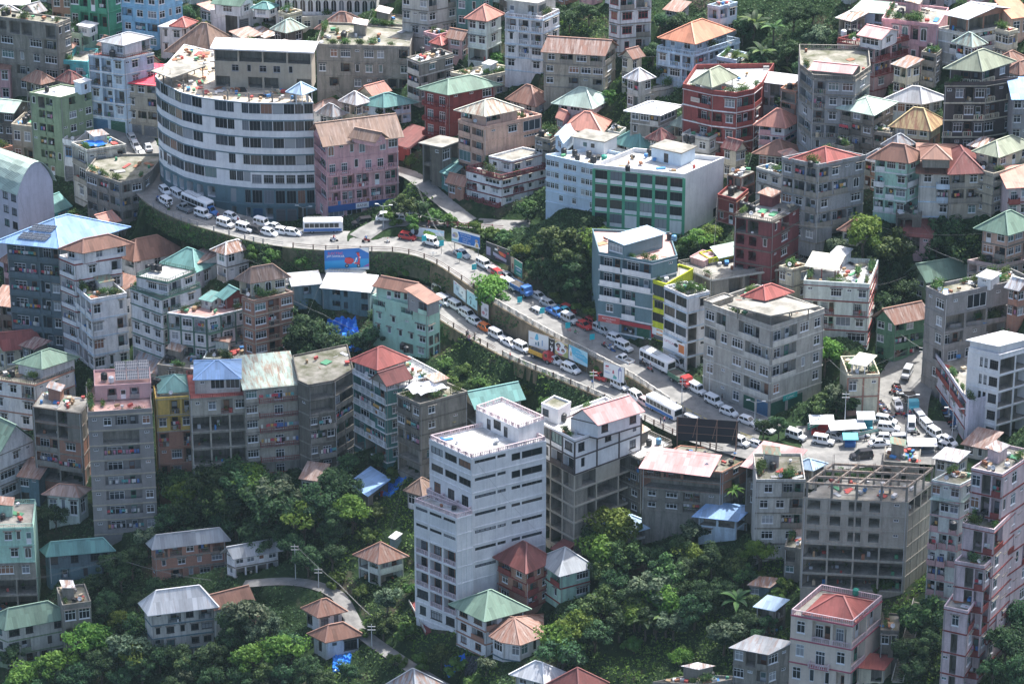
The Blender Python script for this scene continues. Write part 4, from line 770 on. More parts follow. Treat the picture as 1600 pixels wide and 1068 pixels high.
bld('apartment_building','huge unfinished concrete frame','with bare rooftop beams, lower right',[(1256,776),(1418,784),(1460,752)],925,6,['hhhhv/hhhhv/hhhhv/OOOO/OOOO/OOOO','OO/..'],'bf',(F,.0),trim='bf',pil=4,dirt=.8,jk=16)
bld('apartment_building','cream terrace house with mint roof','stepped, between concrete frame and pink tower',[(1456,752),(1500,760),(1530,744)],935,7,['w.w/oww/l.b/Lbb/LLl/ll.','w'],'lm',(F,.4,'moss'),trim='sp',rail='wall',tops=[([(1458,778),(1504,782),(1522,770)],.1,1,['.','.'],'wh',(S,'pgreen',.8,'v',.4,.05),{'z':-3.0})],pl=14,jk=8,tk=[(1489,822)])
bld('house','rust and white roofed hut','beside the plaza above the cream terrace house',[(1507,692),(1540,699),(1562,684)],720,1,['w.','w'],'ow',(S,'rust',1.2,'v',.5,.6))
bld('apartment_building','pink tower stepping downhill','with maroon bands at the right edge',[(1518,734),(1566,744),(1620,708)],1010,8,['wob','.w.w'],'lp',(F,.5),trim='rd',rail='wall',jk=10,tk=[(1561,712)],pl=4)
bld('apartment_building','second step of the pink tower','with planted terrace',[(1504,822),(1553,832),(1600,786)],1040,6,['.ob','w.w'],'lp',(F,.7,'moss'),trim='rd',rail='wall',pl=10)
bld('apartment_building','third step of the pink tower','with a laundry terrace',[(1492,880),(1538,888),(1576,850)],1060,5,['.ol','w.w'],'lp',(F,.6),trim='rd',rail='wall',jk=8,pl=3)
bld('apartment_building','lowest front of the pink tower','narrow end with laundry deck on top',[(1475,950),(1512,958),(1552,900)],1090,4,['.w./.o.','w.w'],'lp',(F,.5),trim='rd',rail='wall',jk=10)
bld('apartment_building','white modern building with pool','beside the plaza at the right edge',[(1514,548),(1562,560),(1612,546)],690,5,['.wW','OO/oo'],'wh',(F,.8,'white'),trim='wh',pil=2,win='dark',dirt=.44,rail='bar',tops=[([(1516,532),(1560,541),(1612,528)],2.0,1,['..','..'],'wh',('slab',.4,'white'))],jk=3)
bld('apartment_building','maroon edged street block','curving along the street left of the white modern building',[(1458,552),(1486,592),(1510,628),(1514,631)],692,3,['bb/ww/rr','bb/ww/rr',''],'lv',(F,.8),trim='rd',rail='wall',d=7,away=(.9,.45),pl=8,jk=5)
bld('house','cream house with vertical brown stripes','on the corner of the plaza under a roof garden',[(1325,590),(1374,588)],648,2,['w..'],'cr',(F,.6,'moss'),d=8,trim='br',pil=2,pl=14,jk=5,tops=[([(1330,566),(1352,570),(1366,560)],2.4,1,['O','O'],'wh',(S,'cream',.7,'v',.4),{'open':1})])
# bottom
bld('apartment_building','mint terrace house','cut by the left edge, lower left',[(-12,826),(52,824)],955,5,['.w.d/.wa/Ww/OO'],'mt',(F,-.8),d=10,trim='mt',rail='bar',lo=(2,'cn'),pl=6,tops=[],jk=4)
bld('house','blue grey tin house','with teal hip roof, lower left',[(70,860),(76,866),(172,858)],910,2,['.','w.w.w./.w.t.w'],'sl',(H,'teal',2.4,1,.7,.1),lo=(1,'gs'),win='dark')
bld('house','brick house with grey tin roof','lower left beside the long hut',[(236,850),(241,855),(352,842)],908,3,['.','lbwbb/twtx/.wtxx'],'br',(H,'grey',2.4,1,.7,.1),trim='cn',rail='bar')
bld('house','long white hut with slate roof','on stilts above the small path',[(354,864),(366,870),(434,858)],902,2,['.','wwdw/OOOO'],'wh',(G_,'grey',2.0,'u',.7,.1),trim='cn')
bld('house','white striped house with green roof','bottom left corner',[(-14,970),(10,980),(104,962)],1045,3,['w','ww.x/ww.tt/twww'],'ow',(H,'green',3.2,1,.9,.1),trim='ol',win='dark')
bld('house','small concrete terrace annex','right of the white striped house',[(98,948),(142,942)],1008,2,['wx/OO'],'cn',(F,.5,'moss'),d=7,jk=8,pl=4)
bld('house','house with pale tin pyramid roof','standing on posts, lower left',[(226,944),(236,957),(332,945)],1038,4,['.','.bwb/tw.ww/ww.ww/OOO'],'ow',(H,'white',3.8,1,.9,.2),trim='gs',rail='bar',win='dark')
bld('house','low house with red brown roof','behind the pale tin pyramid roof house',[(322,940),(336,950),(392,936)],985,1,['.','w.w'],'ow',(G_,'rust',2.4,'u',.6,.15))
bld('house','white hut with rust hip roof','beside the small path, upper of two',[(479,950),(498,961),(534,953)],990,1,['w.','wt'],'wh',(H,'rust',2.4,1,.7,.35),trim='cn',win='dark')
bld('house','white hut with dark rust roof','beside the small path, lower of two',[(490,990),(510,1000),(560,990)],1030,1,['t','.W'],'wh',(H,'rust',2.4,1,.7,.2),trim='cn',win='dark')
bld('house','rusty roofed hut on stilts','alone on the green slope left of the white tower',[(560,866),(592,878),(630,868)],915,2,['ow/OO','w/O'],'lm',(H,'rust',3.0,1,.6,.45))
bld('shack','tiny grey tank shed','above the rusty roofed hut on stilts',[(609,838),(617,841),(627,836)],852,1,['.','.'],'gs',(S,'white',.5,'v',.2),cat='shed')
bld('house','small brown roofed white hut','at the left foot of the white tower',[(637,765),(660,772),(680,760)],800,1,['ww','w'],'wh',(H,'brown',2.4,1,.6,.4))
bld('house','white gridded house with green roof','in front of the white tower foot',[(713,944),(758,966),(818,950)],1026,3,['xx/ww/ww','wtx/ww'],'wh',(H,'green',3.6,1,.9,.08),trim='br',pil=0,win='brown')
bld('house','rusty hexagonal hut','right of the white gridded house',[(770,992),(786,1000),(812,1004),(844,992)],1032,1,['w','.w','w.'],'wh',(H,'rust',3.0,1,.7,.5),d=7,trim='gs')
bld('house','maroon brick house','between the white tower and the grey hip roof',[(778,870),(822,892),(862,874)],952,3,['ww/ww/w.','w.w/bw'],'br',(H,'maroon',3.6,1,.7,.1),trim='rd')
bld('house','mint walled house with grey roof','right of the maroon brick house',[(844,874),(876,896),(922,884)],942,2,['ww/dt','.W'],'mt',(H,'grey',3.4,1,.8,.05),win='white',trim='rd')
bld('house','white roofed house at the bottom','cut by the bottom edge, centre',[(806,1052),(850,1064),(878,1052)],1100,2,['ww','w'],'ow',(H,'white',2.6,1,.7,.05))
bld('house','dark maroon roofed house','cut by the bottom edge right of the white roof',[(862,1068),(905,1082),(942,1066)],1120,2,['ww','w'],'ow',(H,'maroon',3.4,1,.7,.05))
bld('house','streaky tin roofed house','cut by the bottom edge left of centre',[(606,1072),(650,1084),(686,1068)],1116,2,['ww','w'],'ow',(H,'grey',3.6,1,.7,.5))
bld('house','flat roofed house with clutter','cut by the bottom edge left of the grey villa',[(1020,1068),(1100,1072),(1164,1060)],1120,2,['ww','w.'],'cn',(F,.5),jk=16,pl=6,tk=[(1082,1052),(1098,1054),(1112,1053)])
bld('house','grey concrete villa with sheet roof','left of the pink railed house at the bottom',[(1146,1010),(1200,1020),(1234,1008)],1100,3,['wob/x.b','w.'],'cn',(S,'grey',.8,'v',.4,.35),trim='cn',dirt=1.2)
bld('house','cream house with pink rails','and red hip roof, bottom right',[(1236,960),(1332,978),(1378,938)],1086,3,['wbb/wBw/wttb','bb/b.'],'cw',(F,-1.0),trim='tp',rail='bal',railc='lp',dirt=.44,tk=[(1337,924)],tops=[([(1256,958),(1336,970),(1366,940)],.6,1,['.','.'],'cr',(H,'red',2.6,1,.2,.03))])
bld('shack','red roofed roadside sheds','tucked right of the pink railed house',[(1340,1040),(1380,1044),(1394,1030)],1066,1,['.o','.'],'cr',(S,'red',.8,'v',.4,.05),cat='shed')
bld('shack','slatted timber hut','left of the pink railed house on the slope',[(1182,946),(1210,952),(1228,942)],992,2,['O','O'],'dc',(S,'lblue',.8,'v',.4,.2),cat='hut')
bld('house','house under blue white tarpaulin','in the trees below the small mossy concrete house',[(950,818),(984,830),(1020,820)],858,2,['wx/o.','o'],'ow',(H,'lblue',2.2,1,.6,.02))
bld('house','low house with blue sheet roofs','below the pink roofed timber house',[(1092,804),(1150,810),(1168,798)],842,2,['oo/w.','o'],'pb',(S,'blue',.9,'v',.8,.03))
bld('shack','open hut under bright blue tarpaulin','on the dark slope left of the white tower',[(548,762),(574,772),(606,748)],796,1,['O','O'],'dc',(S,'blue',1.2,'u',.5,.12),cat='hut')
# smaller houses packed into the gaps
bld('house','planted flat roof house','left of the tall grey white block at the top',[(572,42),(634,48)],70,2,['wlwb/w.w'],'cn',(F,.4,'moss'),d=8,trim='cn',pl=12,jk=6)
bld('house','small rust red hut','between the rusty pyramid roof and terrace block',[(512,62),(540,66),(556,58)],82,1,['w.','w'],'br',(S,'rust',1.0,'v',.4,.6),jk=3)
bld('house','brick frame house','left of the grey eight sided block',[(1220,140),(1244,146),(1256,138)],196,3,['o/b','w'],'br',(F,.4),trim='cn',jk=5)
bld('house','grey house with white sheet roof','right of the crimson building top',[(1186,126),(1236,132),(1248,124)],176,2,['wow/bwb','w'],'gy',(S,'white',.8,'v',.5,.2))
bld('house','low purple grey house','below the crimson building',[(1186,206),(1196,210),(1206,203)],232,2,['w','w'],'lv',(F,.4),jk=3)
bld('house','terrace house with laundry deck','left of the cream house with rusty yellow roof',[(1352,206),(1392,212),(1404,202)],250,2,['lbl/wxw','w'],'cn',(F,.5,'deck'),trim='cn',jk=9,pl=5)
bld('house','small teal shack','under the peach terrace building beside the lane',[(690,268),(706,274),(720,266)],300,1,['w','.'],'te',(S,'teal',.9,'v',.4,.3),jk=2)
bld('house','brown brick hut','at the fork of the lane beside the maroon banded house',[(700,284),(724,290),(734,282)],312,1,['w.','w'],'br',(G_,'rust',1.5,'v',.5,.4))
bld('house','low mossy terrace house','between the green roof and salmon roof houses',[(836,216),(860,222),(876,212)],246,2,['wb','w'],'cn',(F,.5,'moss'),trim='cn',jk=9,pl=5)
bld('house','small grey tank house','right of the salmon roof behind the school',[(950,206),(968,210),(978,202)],228,1,['w','.'],'ow',(F,.4),jk=6)
bld('house','whitewashed garden wall house','below the powder blue villa',[(984,148),(1040,140),(1064,132)],164,1,['....','..'],'ow',(F,.5,'moss'),d=5,away=(.2,1),pl=12,trim='cn')
bld('house','slate annex with plants','below the powder blue villa on the right',[(1120,92),(1150,98),(1166,86)],132,2,['wx/Wb','w'],'pb',(F,.6,'moss'),trim='pb',pl=7)
bld('house','small pink hut with rust roof','left of the peach roofed stilt house',[(700,58),(722,62),(734,55)],92,2,['w','w.'],'sp',(G_,'rust',1.6,'v',.5,.5))
bld('house','grey house under the trees','right of the white tower with maroon windows',[(1040,14),(1062,18),(1076,10)],44,2,['w.','w'],'gy',(S,'rust',1.0,'v',.5,.5))
bld('house','narrow concrete house','between the pink arched house and white block',[(1440,84),(1462,88),(1472,80)],136,3,['w/b','w'],'cn',(F,.5,'moss'),trim='cn',jk=5,pl=3)
bld('house','rusty sheet roof house','behind the black brown block at the right',[(1556,96),(1580,100),(1602,92)],136,2,['ww','w.'],'ow',(H,'rust',2.0,1,.6,.4))
bld('house','low concrete house with open floor','below the three rust roofs at the right',[(1400,338),(1440,340)],362,1,['oo.'],'dc',(F,.3,'moss'),d=6,jk=7)
bld('house','brown hut in the gully','left of the green house with rusty roof',[(1388,520),(1404,524),(1414,516)],560,1,['w','w'],'br',(S,'rust',.9,'v',.4,.5))
bld('house','concrete terrace under the peach house','at the right edge above the mauve block',[(1512,410),(1560,418),(1612,408)],446,2,['owo/w.b','bww'],'pt',(F,.6,'moss'),trim='cn',pl=10,jk=6)
bld('house','low grey roofed sheds','behind the grey tower solar panels',[(204,578),(262,584)],612,2,['w.w/lwb'],'ow',(S,'grey',.7,'v',.5,.5),d=7)
bld('house','flat concrete house with tanks','behind the yellow house at left',[(246,572),(304,580)],618,2,['.w.b/wlw'],'cn',(F,.5,'deck'),d=7,jk=14,pl=4,tk=[(262,560),(270,561)])
bld('house','pale house with awnings','behind the blue pyramid roof',[(318,562),(380,566)],606,2,['wlwb'],'lm',(F,.5,'moss'),d=7,trim='dg',jk=8,pl=6)
bld('house','dark shuttered house','at the left edge below the slate block',[(-14,474),(18,478)],540,3,['wb/ow'],'dc',(S,'rust',1.0,'v',.5,.5),d=7,jk=3)
bld('house','bamboo walled hut','below the curved bare concrete block',[(470,746),(500,750)],776,1,['w.'],'bg',(S,'rust',1.0,'v',.4,.7),d=5)
bld('house','grey lean to house','left of the unfinished brick frame block',[(30,742),(60,746)],790,2,['w./o.'],'gs',(S,'rust',.9,'v',.5,.6),d=6)
bld('house','open concrete terrace house','left foot of the huge concrete frame',[(1226,856),(1262,860)],900,2,['o./w.'],'cn',(F,.4,'moss'),d=7,jk=5,pl=3)
bld('shack','patched tin shack','left of the grey concrete villa',[(1172,912),(1202,916),(1218,908)],936,1,['w.','.'],'gs',(S,'grey',.6,'v',.3,.7),cat='shack')
bld('house','grey wall house','right of the pink railed house by the stairs',[(1376,986),(1404,988)],1040,2,['w./o.'],'dc',(F,.4,'moss'),d=6,jk=4,pl=3)
bld('house','low house with tent roof','on the roof terrace side of the huge concrete frame',[(1240,728),(1270,733),(1288,724)],752,1,['o','o'],'ow',(H,'lblue',1.4,1,.4,.05),jk=4)
bld('house','tin roofed plaza hut','between the cream terrace house and plaza',[(1462,714),(1496,720),(1512,710)],746,1,['ww','w'],'ow',(S,'white',.7,'v',.4,.4),jk=2)
bld('house','sandy block depot','behind the huge concrete frame',[(1380,722),(1436,726)],752,1,['o.o.'],'cn',(F,.3,'deck'),d=6,jk=12)
bld('house','narrow red roofed annex','left of the mint walled house',[(864,856),(880,862),(896,854)],888,1,['w','w'],'rd',(S,'maroon',.8,'v',.4,.2))
bld('house','small tin hut in the bottom wood','right of the pale tin pyramid roof house',[(378,968),(404,974),(416,966)],998,1,['w.','w'],'ow',(H,'rust',1.6,1,.5,.5))
carve()
# small houses in the remaining gaps, each named after its neighbour
for b in BLD: q = [proj(zv(p, b['z0'])) for p in b['ring'][:2]]+[proj(p) for p in b['ring'][:2]]; b['cen'] = (sum(p[0] for p in q)/4, sum(p[1] for p in q)/4)
NB0 = len(BLD); FILL = {}; RF = random.Random(5)
VEG = ((850, 10, 1030, 135), (1020, -20, 1320, 190), (590, 285, 730, 350), (1315, 310, 1530, 520), (745, 330, 990, 520), (230, 330, 460, 420), (440, 470, 590, 580), (1190, 500, 1320, 700), (1060, 350, 1150, 400))
def free(p, r):
    i0 = int((p.x-GX0)/GS); j0 = int((p.y-GY0)/GS); k = int(r/GS)
    if i0-k < 0 or j0-k < 0 or i0+k >= NX or j0+k >= NY: return False
    return FOOT[j0-k:j0+k+1, i0-k:i0+k+1].mean() < .16 and ROADMASK[j0-k:j0+k+1, i0-k:i0+k+1].sum() == 0
CN = dict(wh='white', ow='off white', cn='concrete', gy='grey', pb='pale blue', cr='cream', br='brick', pk='pink', lm='pale mint', bg='beige', dc='dark concrete')
RN_ = dict(rust='rusty roof', green='green roof', white='white tin roof', grey='grey tin roof', maroon='maroon roof', salmon='salmon roof', pgreen='mint roof', flat='flat planted roof')
for y in range(6, 600, 13):
    for x in range(8, 1600, 17):
        xx = x+RF.uniform(-6, 6); yy = y+RF.uniform(-4, 4)
        if y > 335 and not (x < 470 or x > 1180): continue
        if any(a < xx < c_ and b_ < yy < d_ for a, b_, c_, d_ in VEG): continue
        G = hit(xx, yy); p = G+Vector((.3, 2.4, 0))
        if not free(p, 4.2): continue
        nf = RF.choice([1, 2, 2]); H = nf*24; w1, w2 = RF.uniform(14, 22), RF.uniform(14, 26)
        if RF.random() < .4: w1, w2 = w2, w1
        top = yy-H; pts = [(xx-w1, top-w1*.26), (xx, top), (xx+w2, top-w2*.26)]; wl = RF.choice(list(CN)); rk = RF.choice(['rust', 'rust', 'green', 'white', 'grey', 'maroon', 'salmon', 'pgreen', 'flat', 'flat', 'flat'])
        rf = (F, .5, RF.choice(['moss', 'deck'])) if rk == 'flat' else RF.choice([('hip', rk, 2.2, 1, .6, .45), (G_, rk, 1.8, RF.choice('uv'), .5, .45), (S, rk, 1.0, RF.choice('uv'), .5, .6)])
        nb = min(BLD[:NB0], key=lambda b: (b['cen'][0]-xx)**2+(b['cen'][1]-yy)**2); dx, dy = xx-nb['cen'][0], yy-nb['cen'][1]; rel = ('below' if dy > 0 else 'behind') if abs(dy) > abs(dx)*.8 else 'right of' if dx > 0 else 'left of'
        ref = CN[wl]+' '+('hut' if nf == 1 else 'house')+' '+rel+' the '+nb['ref']
        if ref in FILL or len(ref.split()) > 11: continue
        FILL[ref] = 1; bld('house', ref, ('with '+RN_[rk]) if len((ref+' with '+RN_[rk]).split()) <= 16 else '', pts, yy, nf, [RF.choice(['ww', 'wb', 'w.', 'bw', 'lw']), RF.choice(['ww', 'w.', 'bw', '.w', 'xl'])], wl, rf, trim=RF.choice([None, 'cn', wl]), pl=4 if rk == 'flat' else 0, jk=6 if rk == 'flat' else 0, dirt=1.3); carve()
print('FILLERS', len(FILL))
# ------------------------------------------------------------------ ground and roads
def grid_mesh(name, mat):
    xs = GXX.ravel(); ys = GYY.ravel(); zs = TZ.ravel(); co = np.stack([xs, ys, zs], 1).astype(np.float32)
    idx = np.arange(NX*NY).reshape(NY, NX); f = np.stack([idx[:-1, :-1], idx[:-1, 1:], idx[1:, 1:], idx[1:, :-1]], -1).reshape(-1, 4)
    me = bpy.data.meshes.new(name); me.vertices.add(len(co)); me.vertices.foreach_set('co', co.ravel()); me.loops.add(f.size); me.loops.foreach_set('vertex_index', f.ravel().astype(np.int32))
    me.polygons.add(len(f)); me.polygons.foreach_set('loop_start', np.arange(0, f.size, 4, dtype=np.int32)); me.materials.append(mat); me.polygons.foreach_set('use_smooth', [True]*len(f)); me.update(); me.validate(); return me
def groundmat():
    m = bpy.data.materials.new('hillside_ground'); nt, b = nodes(m)
    p = pos_noise(nt, (1, 1, 1), .09, 5.0, .65); f = pos_noise(nt, (1, 1, 1), 1.3, 5.0, .7)
    g = ramp(nt, f, [(.25, (.010, .020, .010)), (.5, (.02, .04, .016)), (.8, (.04, .065, .022))])
    s = ramp(nt, f, [(.3, (.05, .04, .03)), (.7, (.15, .12, .09))])
    c = mixc(nt, ramp(nt, p, [(.56, (0, 0, 0)), (.68, (1, 1, 1))]).outputs[0], g.outputs[0], s.outputs[0])
    nt.links.new(c, b.inputs['Base Color']); b.inputs['Roughness'].default_value = .95; b.inputs['Specular IOR Level'].default_value = .1
    bp = N(nt, 'ShaderNodeBump', Strength=.6, Distance=.4); nt.links.new(f, bp.inputs['Height']); nt.links.new(bp.outputs[0], b.inputs['Normal'])
    return m
tag(link('hillside', grid_mesh('hillside', groundmat())), kind='structure')
ASPH = rough_mat('asphalt', (.115, .115, .113), (.30, .295, .28), .35, .9, .25, .72)
CONCR = rough_mat('road_concrete', (.28, .27, .25), (.42, .40, .37), .4, .9, .3, .7)
for key, (line, width) in ROADS.items():
    mb = MB(); hw = width/2+.4
    zo = {'plaza': .03, 'street': .05, 'upper': .02, 'lower': .01}.get(key, .04)
    pr = None
    for i, p in enumerate(line):
        d = line[min(i+1, len(line)-1)]-line[max(i-1, 0)]; d.z = 0; d.normalize(); n = Vector((-d.y, d.x, 0))
        cur = (p+n*hw+Vector((0, 0, zo)), p-n*hw+Vector((0, 0, zo)))
        if pr: mb.face([pr[1], cur[1], cur[0], pr[0]])
        pr = cur
    nm = {'upper': 'road', 'lower': 'road', 'plaza': 'junction_pavement', 'street': 'road', 'ramp': 'road', 'lane': 'lane', 'path': 'path'}[key]
    tag(mb.obj(nm, [ASPH]), kind='structure')
# ------------------------------------------------------------------ vegetation
NR = np.random.default_rng(11)
def leafmat(key, cols, hue=.25):
    m = bpy.data.materials.new(key); nt, b = nodes(m)
    oi = N(nt, 'ShaderNodeObjectInfo'); f = pos_noise(nt, (1, 1, 1), .7, 2.0, .5)
    c = ramp(nt, f, [(.3, cols[0]), (.55, cols[1]), (.75, cols[2])]).outputs[0]
    h = N(nt, 'ShaderNodeHueSaturation'); mr = N(nt, 'ShaderNodeMapRange'); nt.links.new(oi.outputs['Random'], mr.inputs['Value'])
    mr.inputs['To Min'].default_value = .5-.03; mr.inputs['To Max'].default_value = .5+.03; nt.links.new(mr.outputs[0], h.inputs['Hue'])
    mr2 = N(nt, 'ShaderNodeMapRange'); nt.links.new(oi.outputs['Random'], mr2.inputs['Value']); mr2.inputs['To Min'].default_value = 1-hue; mr2.inputs['To Max'].default_value = 1+hue
    nt.links.new(mr2.outputs[0], h.inputs['Value']); nt.links.new(c, h.inputs['Color']); nt.links.new(h.outputs[0], b.inputs['Base Color'])
    b.inputs['Roughness'].default_value = .6; b.inputs['Specular IOR Level'].default_value = .25
    tr = N(nt, 'ShaderNodeBsdfTranslucent'); nt.links.new(h.outputs[0], tr.inputs[0]); ms = N(nt, 'ShaderNodeMixShader'); ms.inputs[0].default_value = .38
    nt.links.new(b.outputs[0], ms.inputs[1]); nt.links.new(tr.outputs[0], ms.inputs[2]); nt.links.new(ms.outputs[0], [n for n in nt.nodes if n.type == 'OUTPUT_MATERIAL'][0].inputs[0])
    return m
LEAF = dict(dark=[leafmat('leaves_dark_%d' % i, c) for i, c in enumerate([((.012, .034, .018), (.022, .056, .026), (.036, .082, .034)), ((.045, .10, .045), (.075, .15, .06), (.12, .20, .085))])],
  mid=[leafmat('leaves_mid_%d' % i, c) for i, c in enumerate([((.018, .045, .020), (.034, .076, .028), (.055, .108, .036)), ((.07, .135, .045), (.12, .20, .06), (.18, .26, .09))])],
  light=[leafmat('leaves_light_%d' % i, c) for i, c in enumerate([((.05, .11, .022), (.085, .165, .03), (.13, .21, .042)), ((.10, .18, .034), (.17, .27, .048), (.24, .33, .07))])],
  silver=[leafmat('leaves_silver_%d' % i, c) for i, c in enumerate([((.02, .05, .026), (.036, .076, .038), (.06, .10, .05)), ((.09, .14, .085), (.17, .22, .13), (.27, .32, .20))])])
LEAF['grass'] = [leafmat('grass_blades', ((.075, .16, .03), (.13, .24, .042), (.19, .31, .06)))]
LEAF['bush'] = [LEAF['mid'][1], LEAF['light'][0]]
BARK = rough_mat('bark', (.06, .05, .04), (.14, .12, .1), 3.0)
def quads_mesh(name, C, Nrm, size, mats, mi, asp=.6):
    n = len(C); Nrm = Nrm/np.linalg.norm(Nrm, axis=1, keepdims=True)
    rnd = NR.normal(size=(n, 3)); U = np.cross(Nrm, rnd); U /= np.linalg.norm(U, axis=1, keepdims=True)+1e-9; V = np.cross(Nrm, U)
    s = size[:, None]; q = s*asp
    co = np.stack([C-U*s, C-V*q*.9+Nrm*s*.12, C+U*s, C+V*q*.9+Nrm*s*.12], 1).reshape(-1, 3).astype(np.float32)
    me = bpy.data.meshes.new(name); me.vertices.add(n*4); me.vertices.foreach_set('co', co.ravel()); me.loops.add(n*4); me.loops.foreach_set('vertex_index', np.arange(n*4, dtype=np.int32))
    me.polygons.add(n); me.polygons.foreach_set('loop_start', np.arange(0, n*4, 4, dtype=np.int32))
    for m in mats: me.materials.append(m)
    me.polygons.foreach_set('material_index', mi.astype(np.int32)); me.update(); me.validate(); return me
def crown_mesh(name, nb, rx, rz, zc, nl, ls, kind, rb=(.18, .42)):
    d = NR.normal(size=(nb, 3)); d /= np.linalg.norm(d, axis=1, keepdims=True); d[:, 2] = np.where(d[:, 2] < -.45, -d[:, 2], d[:, 2])
    rad = NR.uniform(.30, 1.0, nb)[:, None]; bc = d*rad*np.array([rx, rx, rz])+np.array([0, 0, zc]); br = NR.uniform(rb[0], rb[1], nb)*rx*NR.choice([.6, 1, 1.1], nb)
    b = NR.integers(0, nb, nl); v = NR.normal(size=(nl, 3)); v /= np.linalg.norm(v, axis=1, keepdims=True)
    C = bc[b]+v*(br[b]*NR.uniform(.55, 1.08, nl))[:, None]*np.array([1, 1, .8])
    nr = v*.8+NR.normal(size=(nl, 3))*.55+np.array([0, 0, .5]); bl = (NR.random(nb) < .30) | (bc[:, 2] > zc+rz*.35)  # upper clumps coloured lighter to paint sunlit tops; the rest vary at random
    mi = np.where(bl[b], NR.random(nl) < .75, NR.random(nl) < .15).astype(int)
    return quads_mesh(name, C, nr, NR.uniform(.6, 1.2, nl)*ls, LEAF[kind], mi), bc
def trunk_mesh(bc, zc, r):
    mb = MB(); top = Vector((0, 0, zc*.8)); p = Vector((0, 0, -1.2)); k = 3
    for i in range(k):
        q = Vector((NR.uniform(-.15, .15), NR.uniform(-.15, .15), -1.2+(top.z+1.2)*(i+1)/k)); mb.tube(p, q, r*(1-.2*i), r*(1-.2*(i+1)), 7, 0, False); p = q
    for c in bc[:7]: mb.tube(Vector((0, 0, zc*NR.uniform(.35, .75))), Vector(c), r*.4, r*.1, 5, 0, False)
    return mb.mesh('trunk', BARK)
TP = {}
for ty, (nb, rx, rz, zc, nl, ls, kind) in dict(
broad=(26, 3.0, 2.2, 3.5, 4200, .25, 'mid'), broad2=(22, 3.0, 2.5, 3.9, 3900, .26, 'dark'), dark=(28, 3.0, 2.7, 4.1, 4300, .25, 'dark'), tall=(24, 2.2, 3.5, 4.9, 3600, .24, 'dark'),
    light=(20, 2.8, 2.2, 3.5, 3000, .26, 'light'), silver=(18, 2.8, 2.4, 3.7, 2700, .30, 'silver'), shrub=(12, 1.7, .9, .8, 1200, .21, 'bush')).items():
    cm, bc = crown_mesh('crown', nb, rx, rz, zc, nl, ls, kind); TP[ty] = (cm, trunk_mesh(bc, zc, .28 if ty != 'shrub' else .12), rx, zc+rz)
def palm_proto(kind):
    ban = kind == 'banana'; fm = MB(); nf = 9 if ban else 14; h = 2.2 if ban else 5.5; Lf = 2.6 if ban else 2.4; wd = .38 if ban else .30
    for k in range(nf):
        a = 2*math.pi*k/nf+RND.uniform(-.25, .25); up = RND.uniform(.55, 1.25) if ban else RND.uniform(.2, 1.0); p = Vector((0, 0, h)); pr = None; s = 7; wv = Vector((-math.sin(a), math.cos(a), 0))
        for i in range(s+1):
            t = i/s; ang = up-1.5*t; w2 = wd*math.sin(math.pi*(.1+.85*t))
            cur = (p+wv*w2+Vector((0, 0, .08)), p.copy(), p-wv*w2+Vector((0, 0, .08)))
            if pr: fm.face([pr[0], pr[1], cur[1], cur[0]], k % 2); fm.face([pr[1], pr[2], cur[2], cur[1]], k % 2)
            pr = cur; p = p+Vector((math.cos(a)*math.cos(ang), math.sin(a)*math.cos(ang), math.sin(ang)))*(Lf/s)
    tm = MB(); tm.tube((0, 0, -1), (0, 0, h), .17, .11, 8)
    return fm.mesh('crown', LEAF['mid'] if ban else LEAF['light']), tm.mesh('trunk', BARK), Lf*.8, h+1.6
TP['banana'] = palm_proto('banana'); TP['palm'] = palm_proto('palm')
KINDW = dict(broad='leafy tree', broad2='dense tree', dark='dark dense tree', tall='tall narrow tree', light='yellow green tree', silver='pale leaved tree', shrub='low green shrub', banana='banana plant', palm='slender palm')
TREES = []
def tree(ty, px, yt, yb, where):
    p = hit(px, yb); cm, tm, rx, ht = TP[ty]; d = (p-CP).length; s = (yb-yt)/(FPX/d*math.cos(PITCH))/ht
    s = min(max(s*(.62 if ty not in ('banana', 'palm', 'shrub', 'light') else .9), .35), 1.5); r = empty({'banana': 'banana_plant', 'palm': 'palm_tree', 'shrub': 'shrub'}.get(ty, 'tree'), p, RND.uniform(0, 6.28)); f = RND.uniform(.88, 1.12)
    r.scale = (s*f, s*f, s)
    link('crown', cm, r); link('trunk', tm, r)
    TREES.append((r, ty, where, px, yb))
